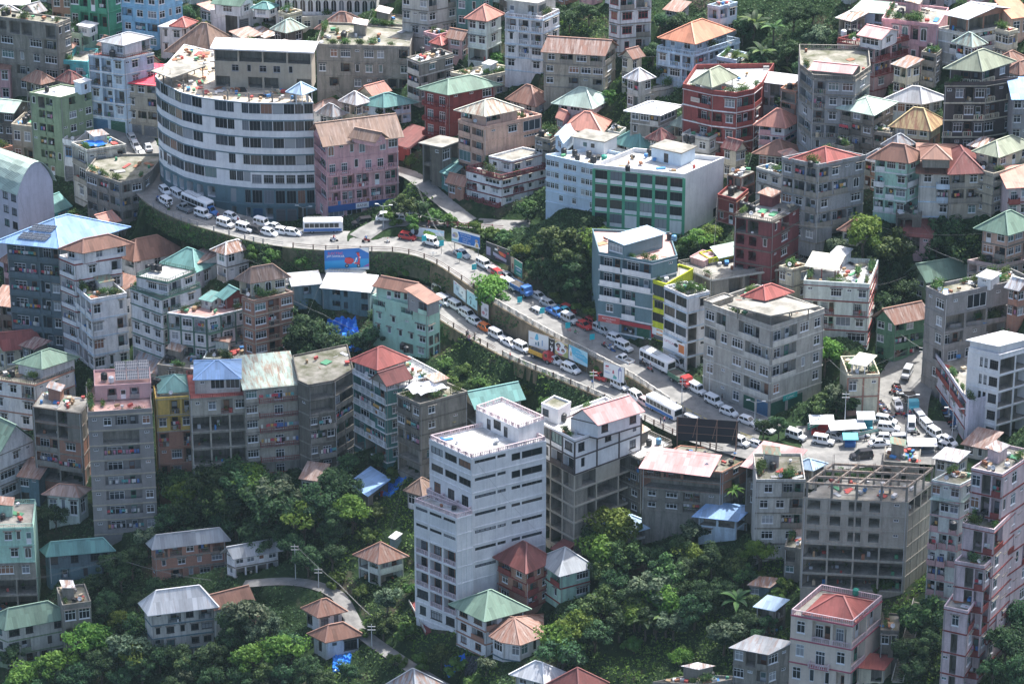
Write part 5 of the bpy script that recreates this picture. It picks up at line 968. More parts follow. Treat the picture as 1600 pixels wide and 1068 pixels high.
TL = {
 'in the wooded slope behind the upper road billboards': 'broad 825 296 348,broad 880 318 415,light 938 338 420,broad2 850 358 425,dark 905 372 452,broad 832 388 432,broad2 950 392 458,dark 872 408 455,broad2 928 420 475,broad 808 372 410,broad 785 346 388,dark 968 430 485,silver 905 335 400,dark 860 385 440,dark 898 415 465,shrub 770 352 378,shrub 745 345 362,light 815 378 412,dark 945 435 488,broad 920 400 455,dark 840 405 442,broad2 885 380 440,broad2 905 440 480,dark 855 430 455,shrub 925 478 497,shrub 900 472 487,shrub 945 490 505,shrub 870 455 470,dark 930 455 492',
 'on the bank right of the pink gabled building': 'broad 632 286 346,broad2 655 298 347,shrub 678 322 350,shrub 612 312 348,shrub 648 325 355,shrub 694 330 352',
 'behind the dark teal building roof': 'light 1095 356 398,broad 1130 366 402,light 1108 350 385,shrub 1075 372 392',
 'leaning over the lower road billboards': 'light 764 418 492',
 'rising behind the round office roof': 'broad 408 22 66',
 'in the gully at the right': 'broad 1390 324 425,broad2 1372 352 430,dark 1484 298 405,broad 1502 325 425,dark 1462 325 412,broad 1340 375 432,dark 1376 398 465,broad2 1410 415 482,dark 1396 440 495,broad 1330 378 420,broad2 1448 372 425,dark 1425 390 455,dark 1500 372 430,broad 1400 462 510,dark 1380 430 500,shrub 1350 410 440,broad2 1330 410 450,light 1388 465 500',
 'between the bare concrete block and the plaza': 'silver 1306 580 645,broad 1286 590 640,broad 1322 600 650,broad2 1216 630 686,broad2 1192 638 684,light 1288 525 580,broad 1275 600 655',
 'in the gully beside the mint green house': 'dark 476 456 562,dark 500 474 565,broad2 462 500 570,dark 552 500 560,broad2 578 490 556,dark 520 495 570,dark 488 520 585',
 'in the dark wood below the curved concrete block': 'dark 330 684 802,broad2 378 692 802,dark 288 738 832,dark 420 716 832,broad2 462 738 850,dark 500 718 822,broad2 350 766 862,dark 402 778 872,dark 450 788 872,broad2 522 758 852,dark 542 716 792,dark 300 795 872,dark 482 828 902,tall 365 676 790,broad 404 708 800,broad 310 700 790,dark 268 760 840,broad2 438 735 830,silver 492 765 830,dark 520 790 860,dark 272 700 790,broad 345 720 820,dark 556 780 830,broad2 590 690 740,shrub 620 715 750,dark 545 690 745',
 'in the bottom left wood': 'silver 384 898 1002,broad2 330 968 1062,silver 202 952 1050,dark 160 985 1068,broad2 206 826 905,dark 190 855 925,dark 130 1008 1080,dark 62 1035 1100,broad 422 998 1078,dark 480 996 1078,silver 400 945 1020,dark 332 1015 1085,dark 270 1035 1100,broad2 222 1000 1070,dark 88 765 828,dark 62 772 830,dark 30 806 850,broad2 20 985 1050,broad2 440 1010 1085,dark 500 1020 1090,dark 455 960 1040,dark 170 900 960,dark 215 905 960,broad2 150 940 1000,silver 415 1030 1090,dark 250 985 1050,dark 110 1020 1085,dark 20 1045 1110,dark 190 1020 1085,dark 300 1000 1065,light 196 950 990,broad2 380 1020 1090,dark 360 960 1030,dark 420 930 985',
 'on the slope left of the white tower': 'silver 606 890 962,broad 600 935 1002,shrub 585 960 990,shrub 560 900 935,shrub 640 900 930,shrub 530 880 915,shrub 615 1000 1040,broad2 545 1010 1075,shrub 660 985 1040,broad 690 985 1045,shrub 720 1010 1050,shrub 575 820 850,broad2 520 830 890,shrub 640 960 995,silver 760 1010 1055,shrub 735 1040 1075',
 'in the grove below the black billboard': 'broad 980 808 902,silver 1022 862 962,broad2 1060 812 885,broad2 1112 826 902,broad 1150 838 905,light 902 925 1022,light 872 935 1042,broad 932 880 982,broad2 968 925 1002,dark 1000 905 985,silver 1052 930 1002,dark 1100 876 962,silver 1132 938 1022,broad2 1162 930 1000,silver 1190 826 882,dark 880 955 1062,broad 946 846 922,dark 1086 898 982,dark 960 860 940,dark 1040 890 970,broad2 1010 830 900,dark 1130 880 950,broad 1160 860 920,dark 930 940 1020,broad2 1180 960 1020,light 1075 845 890,shrub 905 1030 1060,shrub 990 990 1020,shrub 1070 1000 1035,shrub 1050 1040 1068,light 1062 1010 1050,dark 1025 940 1000,banana 1022 915 990,banana 1008 935 1000,banana 1040 930 995,banana 1150 915 965',
 'beside the pink roofed timber house': 'palm 1146 748 806,broad2 940 766 842,dark 925 800 860,broad 1000 790 830,shrub 1040 792 825,shrub 1110 800 830',
 'on the banana slope at the top right': 'banana 1192 20 108,banana 1178 -8 60,banana 1216 58 130,banana 1170 58 122,banana 1196 92 150,banana 1160 85 135,banana 1208 8 70,dark 1062 0 62,broad2 1032 5 55,silver 1276 18 92,dark 1230 38 112,dark 1252 76 135,broad2 1292 55 112,dark 1212 108 165,dark 1240 -12 50,dark 1160 10 70,dark 1588 90 145,dark 1568 84 130,dark 1020 50 105,dark 1310 10 60,dark 1200 130 180,dark 1225 130 185,broad2 1185 60 130,dark 1270 -10 40,dark 1150 90 150',
 'on the grassy slope at top centre': 'dark 890 0 50,shrub 930 50 80,shrub 875 60 90,shrub 905 80 108,dark 870 -10 35,shrub 1000 95 125,shrub 985 100 130,shrub 1016 62 100,shrub 940 85 110,broad2 920 -10 40,shrub 770 85 125,shrub 778 60 100,dark 1025 90 130,shrub 955 130 160,shrub 1000 130 150',
 'among the roofs at the top left': 'dark 58 -10 38,dark 42 -6 36,dark 292 -6 38,broad 312 16 62,dark 268 20 60,shrub 350 70 100,broad 600 145 190,shrub 545 150 185,dark 250 80 115,dark 225 92 120,shrub 640 232 262,shrub 520 140 165,shrub 700 262 290,dark 555 168 205,dark 590 185 215,broad2 612 195 230',
 'along the pink tower and concrete stairs': 'broad2 1420 955 1062,broad 1440 895 1002,broad2 1432 998 1080,dark 1586 895 1002,dark 1570 945 1040,dark 1590 995 1080,dark 1550 1000 1075,broad2 1450 950 1030,shrub 1405 930 965,shrub 1385 895 925,dark 1600 850 940,shrub 1230 890 925,shrub 1200 880 915,shrub 1215 910 945',
 'in the hedge between upper and lower road': 'shrub 650 408 428,shrub 620 416 436,shrub 700 420 440,shrub 340 358 378,shrub 300 345 365,shrub 270 330 350,shrub 400 382 400,shrub 430 390 410,shrub 470 398 418,shrub 380 385 405,shrub 820 490 508,shrub 940 572 590,shrub 690 448 464',
 'on the bank under the lower road rail': 'shrub 720 568 588,shrub 705 585 605,shrub 750 588 606,shrub 790 600 616,shrub 825 604 620,shrub 765 612 628,shrub 692 560 578,shrub 850 618 634',
}
for wh, lst in TL.items():
    for e in lst.split(','):
        a = e.split(); x, t_, b_ = map(float, a[1:]); tree(a[0], x, t_, b_, wh)
        if a[0] not in ('banana', 'palm', 'shrub', 'light') and any(q in wh for q in ('wood', 'grove', 'gully')) and RND.random() < .8:
            x += RND.choice([-1, 1])*RND.uniform(14, 34); b2 = b_-RND.uniform(.25, .5)*(b_-t_); p = hit(x, b2); i = int((p.x-GX0)/GS); j = int((p.y-GY0)/GS)
            if 0 <= i < NX and 0 <= j < NY and not FOOT[j, i] and not ROADMASK[j, i]: tree(RND.choice(['broad', 'broad2', 'broad', a[0], 'silver', 'light']), x, b2-(b_-t_)*.9, b2, wh)
def ordw(i): return ['first', 'second', 'third', 'fourth', 'fifth', 'sixth', 'seventh', 'eighth', 'ninth', 'tenth', 'eleventh', 'twelfth', 'thirteenth', 'fourteenth', 'fifteenth', 'sixteenth', 'seventeenth', 'eighteenth', 'nineteenth', 'twentieth'][i]
byk = {}
for b in BLD:
    q = [proj(zv(p, b['z0'])) for p in b['ring'][:2]]+[proj(p) for p in b['ring'][:2]]; b['cen'] = (sum(p[0] for p in q)/4, sum(p[1] for p in q)/4)
    b['bot'] = max(proj(zv(p, b['z0']))[1] for p in b['ring'])
for t in TREES:
    x, y = t[3], t[4]; b = min(BLD[:NB0], key=lambda b: (b['cen'][0]-x)**2+(b['cen'][1]-y)**2); dx, dy = x-b['cen'][0], y-b['cen'][1]
    rel = ('below' if dy > 0 else 'behind') if abs(dy) > abs(dx)*.8 else 'right of' if dx > 0 else 'left of'
    byk.setdefault((t[1], rel+' the '+b['ref']), []).append(t)
for (ty, rel), ts in byk.items():
    ts.sort(key=lambda t: t[3]); n = len(ts)
    for i, t in enumerate(ts):
        lab = ('' if n == 1 else 'leftmost ' if i == 0 else 'rightmost ' if i == n-1 else 'middle ' if n == 3 else ordw(i)+' from left, ')+KINDW[ty]+' '+rel
        tag(t[0], lab, 'shrub' if ty == 'shrub' else 'plant' if ty == 'banana' else 'tree', 'trees and shrubs '+t[2])
# ground cover
def cover():
    X = NR.uniform(GX0+30, GX1-30, 700000); Y = NR.uniform(GY0+20, GY1-20, 700000)
    ix = ((X-GX0)/GS).astype(int); iy = ((Y-GY0)/GS).astype(int)
    Z = TZ[iy, ix]; ok = (ROADMASK[iy, ix] < .5) & (FOOT[iy, ix] < .5)
    q0 = X; q1 = Y-CP.y; q2 = Z-CP.z; t = q1*CV.y+q2*CV.z; px = PW/2+FPX*q0/t; py = PH/2-FPX*(q1*CU.y+q2*CU.z)/t
    ok &= (px > -300) & (px < PW+300) & (py > -200) & (py < PH+200)
    X, Y = X[ok], Y[ok]
    fx = (X-GX0)/GS; fy = (Y-GY0)/GS; i = fx.astype(int); j = fy.astype(int); a = fx-i; b = fy-j
    Z = (TZ[j, i]*(1-a)+TZ[j, i+1]*a)*(1-b)+(TZ[j+1, i]*(1-a)+TZ[j+1, i+1]*a)*b
    n1 = np.sin(X*.55+1.7*np.sin(Y*.31))*np.cos(Y*.62+1.3*np.sin(X*.27)); n2 = np.sin(X*.13+np.sin(Y*.11)*2)*np.cos(Y*.15+1)
    bare = np.sin(X*.21+2+np.sin(Y*.17)*1.5)*np.cos(Y*.19-1) > .72
    keep = ~(bare & (NR.random(len(X)) < .85)); X, Y, Z, n1, n2 = X[keep], Y[keep], Z[keep], n1[keep], n2[keep]
    h = np.clip(.3+.6*n1, .08, .9); C = np.stack([X, Y, Z+NR.uniform(.02, 1, len(X))*h], 1)
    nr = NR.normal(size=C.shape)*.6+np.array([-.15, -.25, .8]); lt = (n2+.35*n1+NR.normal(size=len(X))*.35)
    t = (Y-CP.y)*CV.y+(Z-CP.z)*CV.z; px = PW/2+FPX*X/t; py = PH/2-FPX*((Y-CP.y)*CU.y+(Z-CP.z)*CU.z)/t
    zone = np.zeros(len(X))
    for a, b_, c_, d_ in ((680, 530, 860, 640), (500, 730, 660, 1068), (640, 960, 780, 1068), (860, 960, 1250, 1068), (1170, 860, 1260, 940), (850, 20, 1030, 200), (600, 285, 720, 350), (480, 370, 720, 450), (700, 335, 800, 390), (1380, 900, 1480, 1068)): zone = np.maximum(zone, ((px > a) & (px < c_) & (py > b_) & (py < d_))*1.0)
    lt = lt+(zone-1)*2.2+.75*zone  # shadowed gaps painted with darker leaves; yellow-green banks also brightened as sunlit
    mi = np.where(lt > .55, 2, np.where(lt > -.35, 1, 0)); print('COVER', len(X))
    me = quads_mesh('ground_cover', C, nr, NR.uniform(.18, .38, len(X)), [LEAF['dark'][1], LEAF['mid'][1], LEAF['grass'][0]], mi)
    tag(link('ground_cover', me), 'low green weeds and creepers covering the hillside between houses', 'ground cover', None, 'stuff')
cover()
# ------------------------------------------------------------------ vehicles
PAINT = dict(white=(.74, .75, .76), silver=(.42, .44, .46), red=(.42, .04, .04), orange=(.62, .15, .03), blue=(.05, .16, .42), teal=(.06, .33, .42), black=(.03, .03, .035), grey=(.20, .22, .24), green=(.10, .20, .13), cream=(.66, .62, .5), pink=(.6, .42, .42), yellow=(.62, .36, .05), turquoise=(.1, .5, .55))
def paint(c):
    m = plain('car_paint_'+c, PAINT[c], .28, 0, .5); return m
RUB = plain('tyre_rubber', (.02, .02, .02), .8); CHR = plain('wheel_rim', (.35, .36, .37), .35, .6); CGL = plain('car_glass', (.015, .02, .025), .08, 0, .6); LAMP = plain('headlight_lens', (.6, .6, .58), .15); TAIL = plain('tail_light_lens', (.35, .03, .02), .2)
BLK = plain('black_trim', (.03, .03, .03), .6)
def wheel(root, x, y, r, w=.19):
    mb = MB(); s = 1 if y > 0 else -1; mb.tube((x, y-w/2, r), (x, y+w/2, r), r, r, 12); o = mb.obj('wheel', RUB, root)
    rb = MB(); rb.tube((x, y+s*(w/2-.01), r), (x, y+s*(w/2+.012), r), r*.58, r*.5, 10); rb.obj('rim', CHR, o)
def inset(mb, q, m, off=.014):
    q = [Vector(p) for p in q]; bl, br, tr, tl = q; n = (br-bl).cross(tl-bl).normalized()*off; mx, mt, mbm = m
    f = lambda u, v: (bl.lerp(br, u)).lerp(tl.lerp(tr, u), v)+n
    mb.face([f(mx, mbm), f(1-mx, mbm), f(1-mx, 1-mt), f(mx, 1-mt)])
def sect(x, hw, z0, z1, c=.12):
    c = min(c, hw*.4); return [(x, -hw, z0+c), (x, -hw+c*.6, z0), (x, hw-c*.6, z0), (x, hw, z0+c), (x, hw, z1-c), (x, hw-c, z1), (x, -hw+c, z1), (x, -hw, z1-c)]
def car_proto(kind, col):
    r = empty({'hatch': 'hatchback_car', 'sedan': 'sedan_car', 'jeep': 'jeep', 'suv': 'people_carrier', 'van': 'minivan', 'pickup': 'pickup_truck'}[kind], (0, 0, 0)); P = paint(col)
    L, W, secs, gh, wr = {
     'hatch': (3.7, .79, [(-1.85, .70, .34, .80), (-1.72, .78, .24, .95), (.75, .79, .22, .96), (1.45, .76, .24, .84), (1.80, .66, .32, .66)], (-1.74, 1.05, -1.45, .30, .74, .60, .93, 1.50), .29),
     'sedan': (4.2, .82, [(-2.1, .72, .34, .84), (-1.95, .80, .24, .93), (.9, .82, .22, .94), (1.7, .78, .24, .84), (2.1, .68, .32, .68)], (-1.55, 1.15, -.85, .35, .76, .60, .90, 1.42), .30),
     'suv': (4.3, .86, [(-2.1, .78, .36, .90), (-2.0, .85, .28, 1.02), (.9, .86, .26, 1.04), (1.75, .82, .28, .94), (2.12, .72, .36, .76)], (-2.02, 1.25, -1.85, .40, .81, .68, 1.0, 1.72), .34),
     'jeep': (4.1, .80, [(-2.0, .78, .42, 1.0), (-1.95, .80, .40, 1.08), (.85, .80, .38, 1.08), (.9, .74, .40, 1.04), (1.95, .70, .42, .98)], (-1.97, .92, -1.93, .68, .78, .70, 1.06, 1.86), .37),
     'van': (3.9, .78, [(-1.9, .74, .34, 1.0), (-1.85, .78, .30, 1.05), (1.2, .78, .28, 1.05), (1.75, .74, .30, .94), (1.92, .66, .36, .8)], (-1.88, 1.75, -1.82, 1.05, .76, .66, 1.03, 1.84), .29),
     'pickup': (4.4, .80, [(-.35, .80, .40, .95), (0, .80, .36, 1.0), (1.2, .80, .34, 1.02), (1.9, .76, .36, .92), (2.15, .68, .42, .78)], (-.25, 1.25, -.15, .75, .76, .66, .98, 1.70), .33)}[kind]
    b = MB(); b.loft([sect(*s) for s in secs]); xb0, xb1, xt0, xt1, wb, wt, zb, zt = gh
    lo = [Vector((xb0, -wb, zb)), Vector((xb1, -wb, zb)), Vector((xb1, wb, zb)), Vector((xb0, wb, zb))]; hi = [Vector((xt0, -wt, zt)), Vector((xt1, -wt, zt)), Vector((xt1, wt, zt)), Vector((xt0, wt, zt))]
    for i in range(4):
        j = (i+1) % 4; b.face([lo[i], lo[j], hi[j], hi[i]])
    b.face([hi[0]+Vector((.06, .06, .05)), hi[1]+Vector((-.06, .06, .05)), hi[2]+Vector((-.06, -.06, .05)), hi[3]+Vector((.06, -.06, .05))])
    for i in range(4):
        j = (i+1) % 4; s = [Vector((.06, .06, .05)), Vector((-.06, .06, .05)), Vector((-.06, -.06, .05)), Vector((.06, -.06, .05))]
        b.face([hi[i], hi[j], hi[j]+s[j], hi[i]+s[i]])
    if kind == 'pickup':
        b.box((-2.2, -.8, .62), (1.83, 0, 0), (0, .06, 0), (0, 0, .5)); b.box((-2.2, .74, .62), (1.83, 0, 0), (0, .06, 0), (0, 0, .5)); b.box((-2.2, -.74, .62), (.06, 0, 0), (0, 1.48, 0), (0, 0, .5)); b.box((-2.2, -.79, .5), (1.84, 0, 0), (0, 1.58, 0), (0, 0, .12))
    b.obj('body', P, r)
    g = MB(); inset(g, [lo[1], lo[2], hi[2], hi[1]], (.08, .1, .06)); g.obj('windscreen', CGL, r)
    g = MB(); inset(g, [lo[3], lo[0], hi[0], hi[3]], (.12, .18, .12)); g.obj('rear_window', CGL, r)
    for (a, c) in ((0, 1), (2, 3)):
        g = MB(); q = [lo[a], lo[c], hi[c], hi[a]]; n = 2 if kind in ('hatch', 'sedan', 'pickup') else 3
        if kind == 'pickup': n = 1
        for k in range(n):
            u0, u1 = k/n, (k+1)/n; B = lambda u, v: (q[0].lerp(q[1], u)).lerp(q[3].lerp(q[2], u), v)
            inset(g, [B(u0, 0), B(u1, 0), B(u1, 1), B(u0, 1)], (.09, .16, .12))
        g.obj('side_window', CGL, r)
    x0, x1 = (-L/2*.68, L/2*.66) if kind != 'pickup' else (-1.45, 1.4)
    for x in (x0, x1):
        for s in (-1, 1): wheel(r, x, s*(W-.08), wr)
    for s in (-1, 1):
        mb = MB(); xx = secs[-1][0]; mb.box((xx-.10, s*(secs[-1][1]-.17)-.13, secs[-1][3]-.20), (.13, 0, 0), (0, .26, 0), (0, 0, .13)); mb.obj('headlight', LAMP, r)
        mb = MB(); xx = secs[0][0] if kind != 'pickup' else -2.2; mb.box((xx-.03, s*(secs[0][1]-.1)-.08, .72), (.1, 0, 0), (0, .16, 0), (0, 0, .16)); mb.obj('tail_light', TAIL, r)
    mb = MB(); mb.box((secs[-1][0]-.06, -.62, .30), (.16, 0, 0), (0, 1.24, 0), (0, 0, .14)); mb.obj('bumper', BLK if kind in ('jeep', 'suv') else P, r)
    if kind == 'jeep':
        mb = MB(); mb.tube((-2.04, .25, .85), (-2.2, .25, .85), .36, .36, 12); mb.obj('spare_wheel', RUB, r)
    return r
def bus_proto(col, low, L=8.2):
    r = empty('bus', (0, 0, 0)); b = MB(); hw = 1.12; z1 = 2.85; h = L/2
    b.loft([sect(-h, hw-.1, .45, z1-.15, .2), sect(-h+.15, hw, .38, z1, .2), sect(h-.3, hw, .38, z1, .2), sect(h, hw-.08, .42, z1-.25, .2)]); b.obj('body', paint(col), r)
    s_ = MB()
    for s in (-1, 1): s_.box((-h+.12, s*(hw+.004)-(.0 if s > 0 else .01), .55), (L-.4, 0, 0), (0, .01, 0), (0, 0, .62))
    s_.obj('lower_panel', paint(low), r)
    for s in (-1, 1):
        g = MB()
        n = 7
        for k in range(n):
            x = -h+.35+(L-1.1)*k/n; g.box((x, s*(hw+.004)-(.0 if s > 0 else .012), 1.38), ((L-1.1)/n-.10, 0, 0), (0, .012, 0), (0, 0, .95))
        g.obj('side_window', CGL, r)
    g = MB(); g.face([(h+.012, -hw+.18, 1.2), (h+.012, hw-.18, 1.2), (h+.012, hw-.22, 2.35), (h+.012, -hw+.22, 2.35)]); g.obj('windscreen', CGL, r)
    g = MB(); g.face([(-h-.012, hw-.25, 1.5), (-h-.012, -hw+.25, 1.5), (-h-.012, -hw+.3, 2.3), (-h-.012, hw-.3, 2.3)]); g.obj('rear_window', CGL, r)
    k = MB()
    for y in (-.8, .8): k.box((-h+.6, y-.03, z1+.18), (L*.52, 0, 0), (0, .06, 0), (0, 0, .06))
    for i in range(8): k.box((-h+.6+i*L*.52/7.2, -.8, z1+.13), (.05, 0, 0), (0, 1.6, 0), (0, 0, .05))
    for i in (0, 3, 7):
        for y in (-.8, .74): k.box((-h+.6+i*L*.52/7.2, y, z1-.02), (.05, 0, 0), (0, .06, 0), (0, 0, .15))
    k.obj('roof_rack', plain('rack_steel', (.35, .36, .36), .5, .4), r)
    for x in (-h*.55, h*.62):
        for s in (-1, 1): wheel(r, x, s*(hw-.14), .46, .26)
    for s in (-1, 1): mb = MB(); mb.box((h-.02, s*.8-.14, .7), (.06, 0, 0), (0, .28, 0), (0, 0, .18)); mb.obj('headlight', LAMP, r)
    return r
def truck_proto(col, bed, tipper=True):
    r = empty('lorry', (0, 0, 0)); c = MB(); c.loft([sect(.9, 1.0, .7, 2.3, .12), sect(1.2, 1.02, .6, 2.4, .12), sect(2.3, 1.0, .6, 2.3, .12), sect(2.45, .98, .65, 1.45, .1), sect(3.0, .9, .68, 1.35, .1)]); c.obj('cab', paint(col), r)
    g = MB(); g.face([(2.36, -.85, 1.5), (2.36, .85, 1.5), (2.27, .8, 2.2), (2.27, -.8, 2.2)]); g.obj('windscreen', CGL, r)
    for s in (-1, 1):
        g = MB(); y = s*1.034; q = [(1.35, y, 1.5), (2.1, y, 1.5), (2.05, y, 2.15), (1.4, y, 2.15)]; g.face(q if s < 0 else q[::-1]); g.obj('side_window', CGL, r)
    b = MB(); b.box((-2.9, -1.08, .98), (3.7, 0, 0), (0, 2.16, 0), (0, 0, .12))
    for o, ex, ey in (((-2.9, -1.08, 1.1), (3.7, 0, 0), (0, .07, 0)), ((-2.9, 1.01, 1.1), (3.7, 0, 0), (0, .07, 0)), ((-2.9, -1.01, 1.1), (.07, 0, 0), (0, 2.02, 0)), ((.73, -1.01, 1.1), (.07, 0, 0), (0, 2.02, 0))): b.box(o, ex, ey, (0, 0, .8))
    for i in range(6):
        for s in (-1, 1): b.box((-2.8+i*.7, s*1.11-.03, 1.0), (.08, 0, 0), (0, .06, 0), (0, 0, .85))
    b.obj('load_bed', paint(bed), r); f = MB(); f.box((-2.8, -.4, .55), (5.5, 0, 0), (0, .8, 0), (0, 0, .4)); f.obj('chassis', BLK, r)
    l = MB(); l.cbox((-1.05, 0, 1.35), (3.5, 1.96, .5)); l.obj('load', rough_mat('dark_load', (.05, .045, .04), (.12, .11, .1), 2), r)
    for x in (-1.7, 2.1):
        for s in (-1, 1): wheel(r, x, s*.88, .5, .3)
    for s in (-1, 1): mb = MB(); mb.box((2.98, s*.65-.1, .85), (.06, 0, 0), (0, .2, 0), (0, 0, .18)); mb.obj('headlight', LAMP, r)
    return r
def bike_proto(col):
    r = empty('motorbike', (0, 0, 0))
    for x in (-.62, .62):
        mb = MB(); mb.tube((x, -.05, .29), (x, .05, .29), .29, .29, 12); mb.obj('wheel', RUB, r)
    b = MB(); b.loft([sect(-.75, .10, .55, .78, .04), sect(-.2, .14, .38, .74, .05), (lambda s: s)(sect(.2, .15, .36, .90, .05)), sect(.42, .08, .6, .86, .03)]); b.tube((.40, 0, .92), (.62, 0, .3), .05, .04, 6); b.tube((-.3, .0, .4), (-.62, 0, .3), .05, .04, 6); b.obj('body', paint(col), r)
    s = MB(); s.loft([sect(-.75, .10, .77, .84, .02), sect(-.3, .14, .75, .83, .02), sect(.05, .10, .75, .84, .02)]); s.obj('seat', BLK, r)
    h = MB(); h.tube((.38, -.34, 1.03), (.38, .34, 1.03), .025, .025, 6); h.tube((.40, 0, .9), (.38, 0, 1.03), .04, .04, 6); h.obj('handlebar', BLK, r)
    l = MB(); l.cbox((.5, 0, .92), (.1, .16, .14)); l.obj('headlight', LAMP, r)
    return r
# ------------------------------------------------------------------ people
def skin_person(pose):
    J = {}; E = []
    def j(n, p, r, par=None):
        J[n] = (len(J), p, r)
        if par: E.append((J[par][0], J[n][0]))
    if pose == 'ride':
        hz = .92; j('pel', (-.18, 0, hz), .15); j('sp', (-.12, 0, hz+.28), .14, 'pel'); j('ch', (-.03, 0, hz+.48), .15, 'sp'); j('nk', (.0, 0, hz+.60), .06, 'ch'); j('hd', (.03, 0, hz+.74), .105, 'nk'); j('ht', (.03, 0, hz+.86), .08, 'hd')
        for s in (-1, 1):
            q = str(s); j('sh'+q, (-.02, s*.19, hz+.50), .065, 'ch'); j('el'+q, (.14, s*.29, hz+.27), .048, 'sh'+q); j('wr'+q, (.36, s*.31, hz+.16), .036, 'el'+q); j('hn'+q, (.41, s*.31, hz+.14), .036, 'wr'+q)
            j('hp'+q, (-.12, s*.11, hz-.04), .10, 'pel'); j('kn'+q, (.30, s*.20, hz-.12), .075, 'hp'+q); j('an'+q, (.12, s*.20, .42), .05, 'kn'+q); j('ft'+q, (.30, s*.20, .36), .045, 'an'+q)
    else:
        st = .22 if pose == 'walk' else .03; j('pel', (0, 0, .93), .14); j('sp', (0, 0, 1.15), .135, 'pel'); j('ch', (.01, 0, 1.36), .15, 'sp'); j('nk', (.01, 0, 1.49), .06, 'ch'); j('hd', (.03, 0, 1.61), .10, 'nk'); j('ht', (.02, 0, 1.71), .075, 'hd')
        for s in (-1, 1):
            q = str(s); j('sh'+q, (0, s*.19, 1.40), .062, 'ch'); j('el'+q, (-s*st*.5-.02, s*.25, 1.12), .046, 'sh'+q); j('wr'+q, (-s*st*.9+.06, s*.26, .88), .034, 'el'+q); j('hn'+q, (-s*st*1.0+.08, s*.26, .80), .036, 'wr'+q)
            j('hp'+q, (0, s*.10, .88), .10, 'pel'); j('kn'+q, (s*st*.6+.03, s*.11, .48), .07, 'hp'+q); j('an'+q, (s*st, s*.11, .08), .045, 'kn'+q); j('ft'+q, (s*st+.15, s*.12, .04), .04, 'an'+q)
    me = bpy.data.meshes.new('p'); me.from_pydata([J[k][1] for k in J], E, []); o = link('p', me); bpy.context.view_layer.objects.active = o
    mod = o.modifiers.new('s', 'SKIN'); sub = o.modifiers.new('b', 'SUBSURF'); sub.levels = 1; sub.render_levels = 1
    for k, (i, p, r) in J.items(): me.skin_vertices[0].data[i].radius = (r, r); me.skin_vertices[0].data[i].use_root = (i == 0)
    bpy.context.view_layer.update(); ev = o.evaluated_get(bpy.context.evaluated_depsgraph_get()); out = bpy.data.meshes.new_from_object(ev); out.name = 'person_'+pose; bpy.data.objects.remove(o)
    out.materials.clear()
    for m in ('skin', 'shirt', 'trousers', 'hair', 'shoes'): out.materials.append(plain(m, (.3, .18, .12)))
    names = list(J); pts = [Vector(J[k][1]) for k in names]
    for f in out.polygons:
        c = f.center; k = names[min(range(len(pts)), key=lambda i: (pts[i]-c).length)]; hz = J['hd'][1][2]
        f.material_index = 3 if (k == 'ht' or (k == 'hd' and (c.x < J['hd'][1][0]-.02 or c.z > hz+.04))) else 0 if k in ('hd', 'nk') or k[:2] in ('hn', 'wr') else 4 if k[:2] == 'ft' else 2 if k[:2] in ('hp', 'kn', 'an') or k == 'pel' else 1
        f.use_smooth = True
    return out
PM = {p: skin_person(p) for p in ('stand', 'walk', 'ride')}
CLOTH = dict(red=(.45, .05, .06), blue=(.08, .18, .42), white=(.7, .7, .7), black=(.03, .03, .035), yellow=(.6, .45, .08), green=(.08, .28, .14), grey=(.28, .28, .3), pink=(.6, .25, .3), orange=(.6, .22, .06), navy=(.04, .06, .14), beige=(.5, .42, .3))
def person(p, rz, pose, shirt, trous, label, grp, hat=None):
    o = link('person', PM[pose]); o.location = p; o.rotation_euler = (0, 0, rz)
    for i, m in ((1, plain('cloth_'+shirt, CLOTH[shirt], .9)), (2, plain('cloth_'+trous, CLOTH[trous], .9)), (3, plain('hair_black', (.015, .013, .012), .6) if not hat else plain('helmet_'+hat, CLOTH[hat], .25)), (4, plain('shoe_dark', (.03, .025, .02), .6)), (0, plain('skin_tone', (.33, .19, .12), .6))):
        o.material_slots[i].link = 'OBJECT'; o.material_slots[i].material = m
    tag(o, label, 'person', grp); return o
# ------------------------------------------------------------------ traffic
def road_dir(key, p):
    line = ROADS[key][0]; i = min(range(len(line)-1), key=lambda i: (line[i].x-p.x)**2+(line[i].y-p.y)**2); d = line[i+1]-line[i]; return math.atan2(d.y, d.x)
PROTOS = {}; VEH = []
KW = dict(hatch='hatchback', sedan='sedan', jeep='jeep', suv='people carrier', van='minivan', pickup='pickup')
def put_car(kind, col, px, py, key, flip=0, rz=None):
    p = hit(px, py); k = (kind, col)
    z = p.z+.06
    if k not in PROTOS:
        PROTOS[k] = r = {'bus': lambda: bus_proto(*col.split('+')), 'lorry': lambda: truck_proto(*col.split('+'))}.get(kind, lambda: car_proto(kind, col))()
    else: r = dup(PROTOS[k])
    a = R(rz) if rz is not None else road_dir(key, p)+(math.pi if flip else 0)+RND.uniform(-.04, .04)
    r.location = (p.x, p.y, z); r.rotation_euler = (0, 0, a)
    VEH.append((r, kind, col, px, py, key)); return r
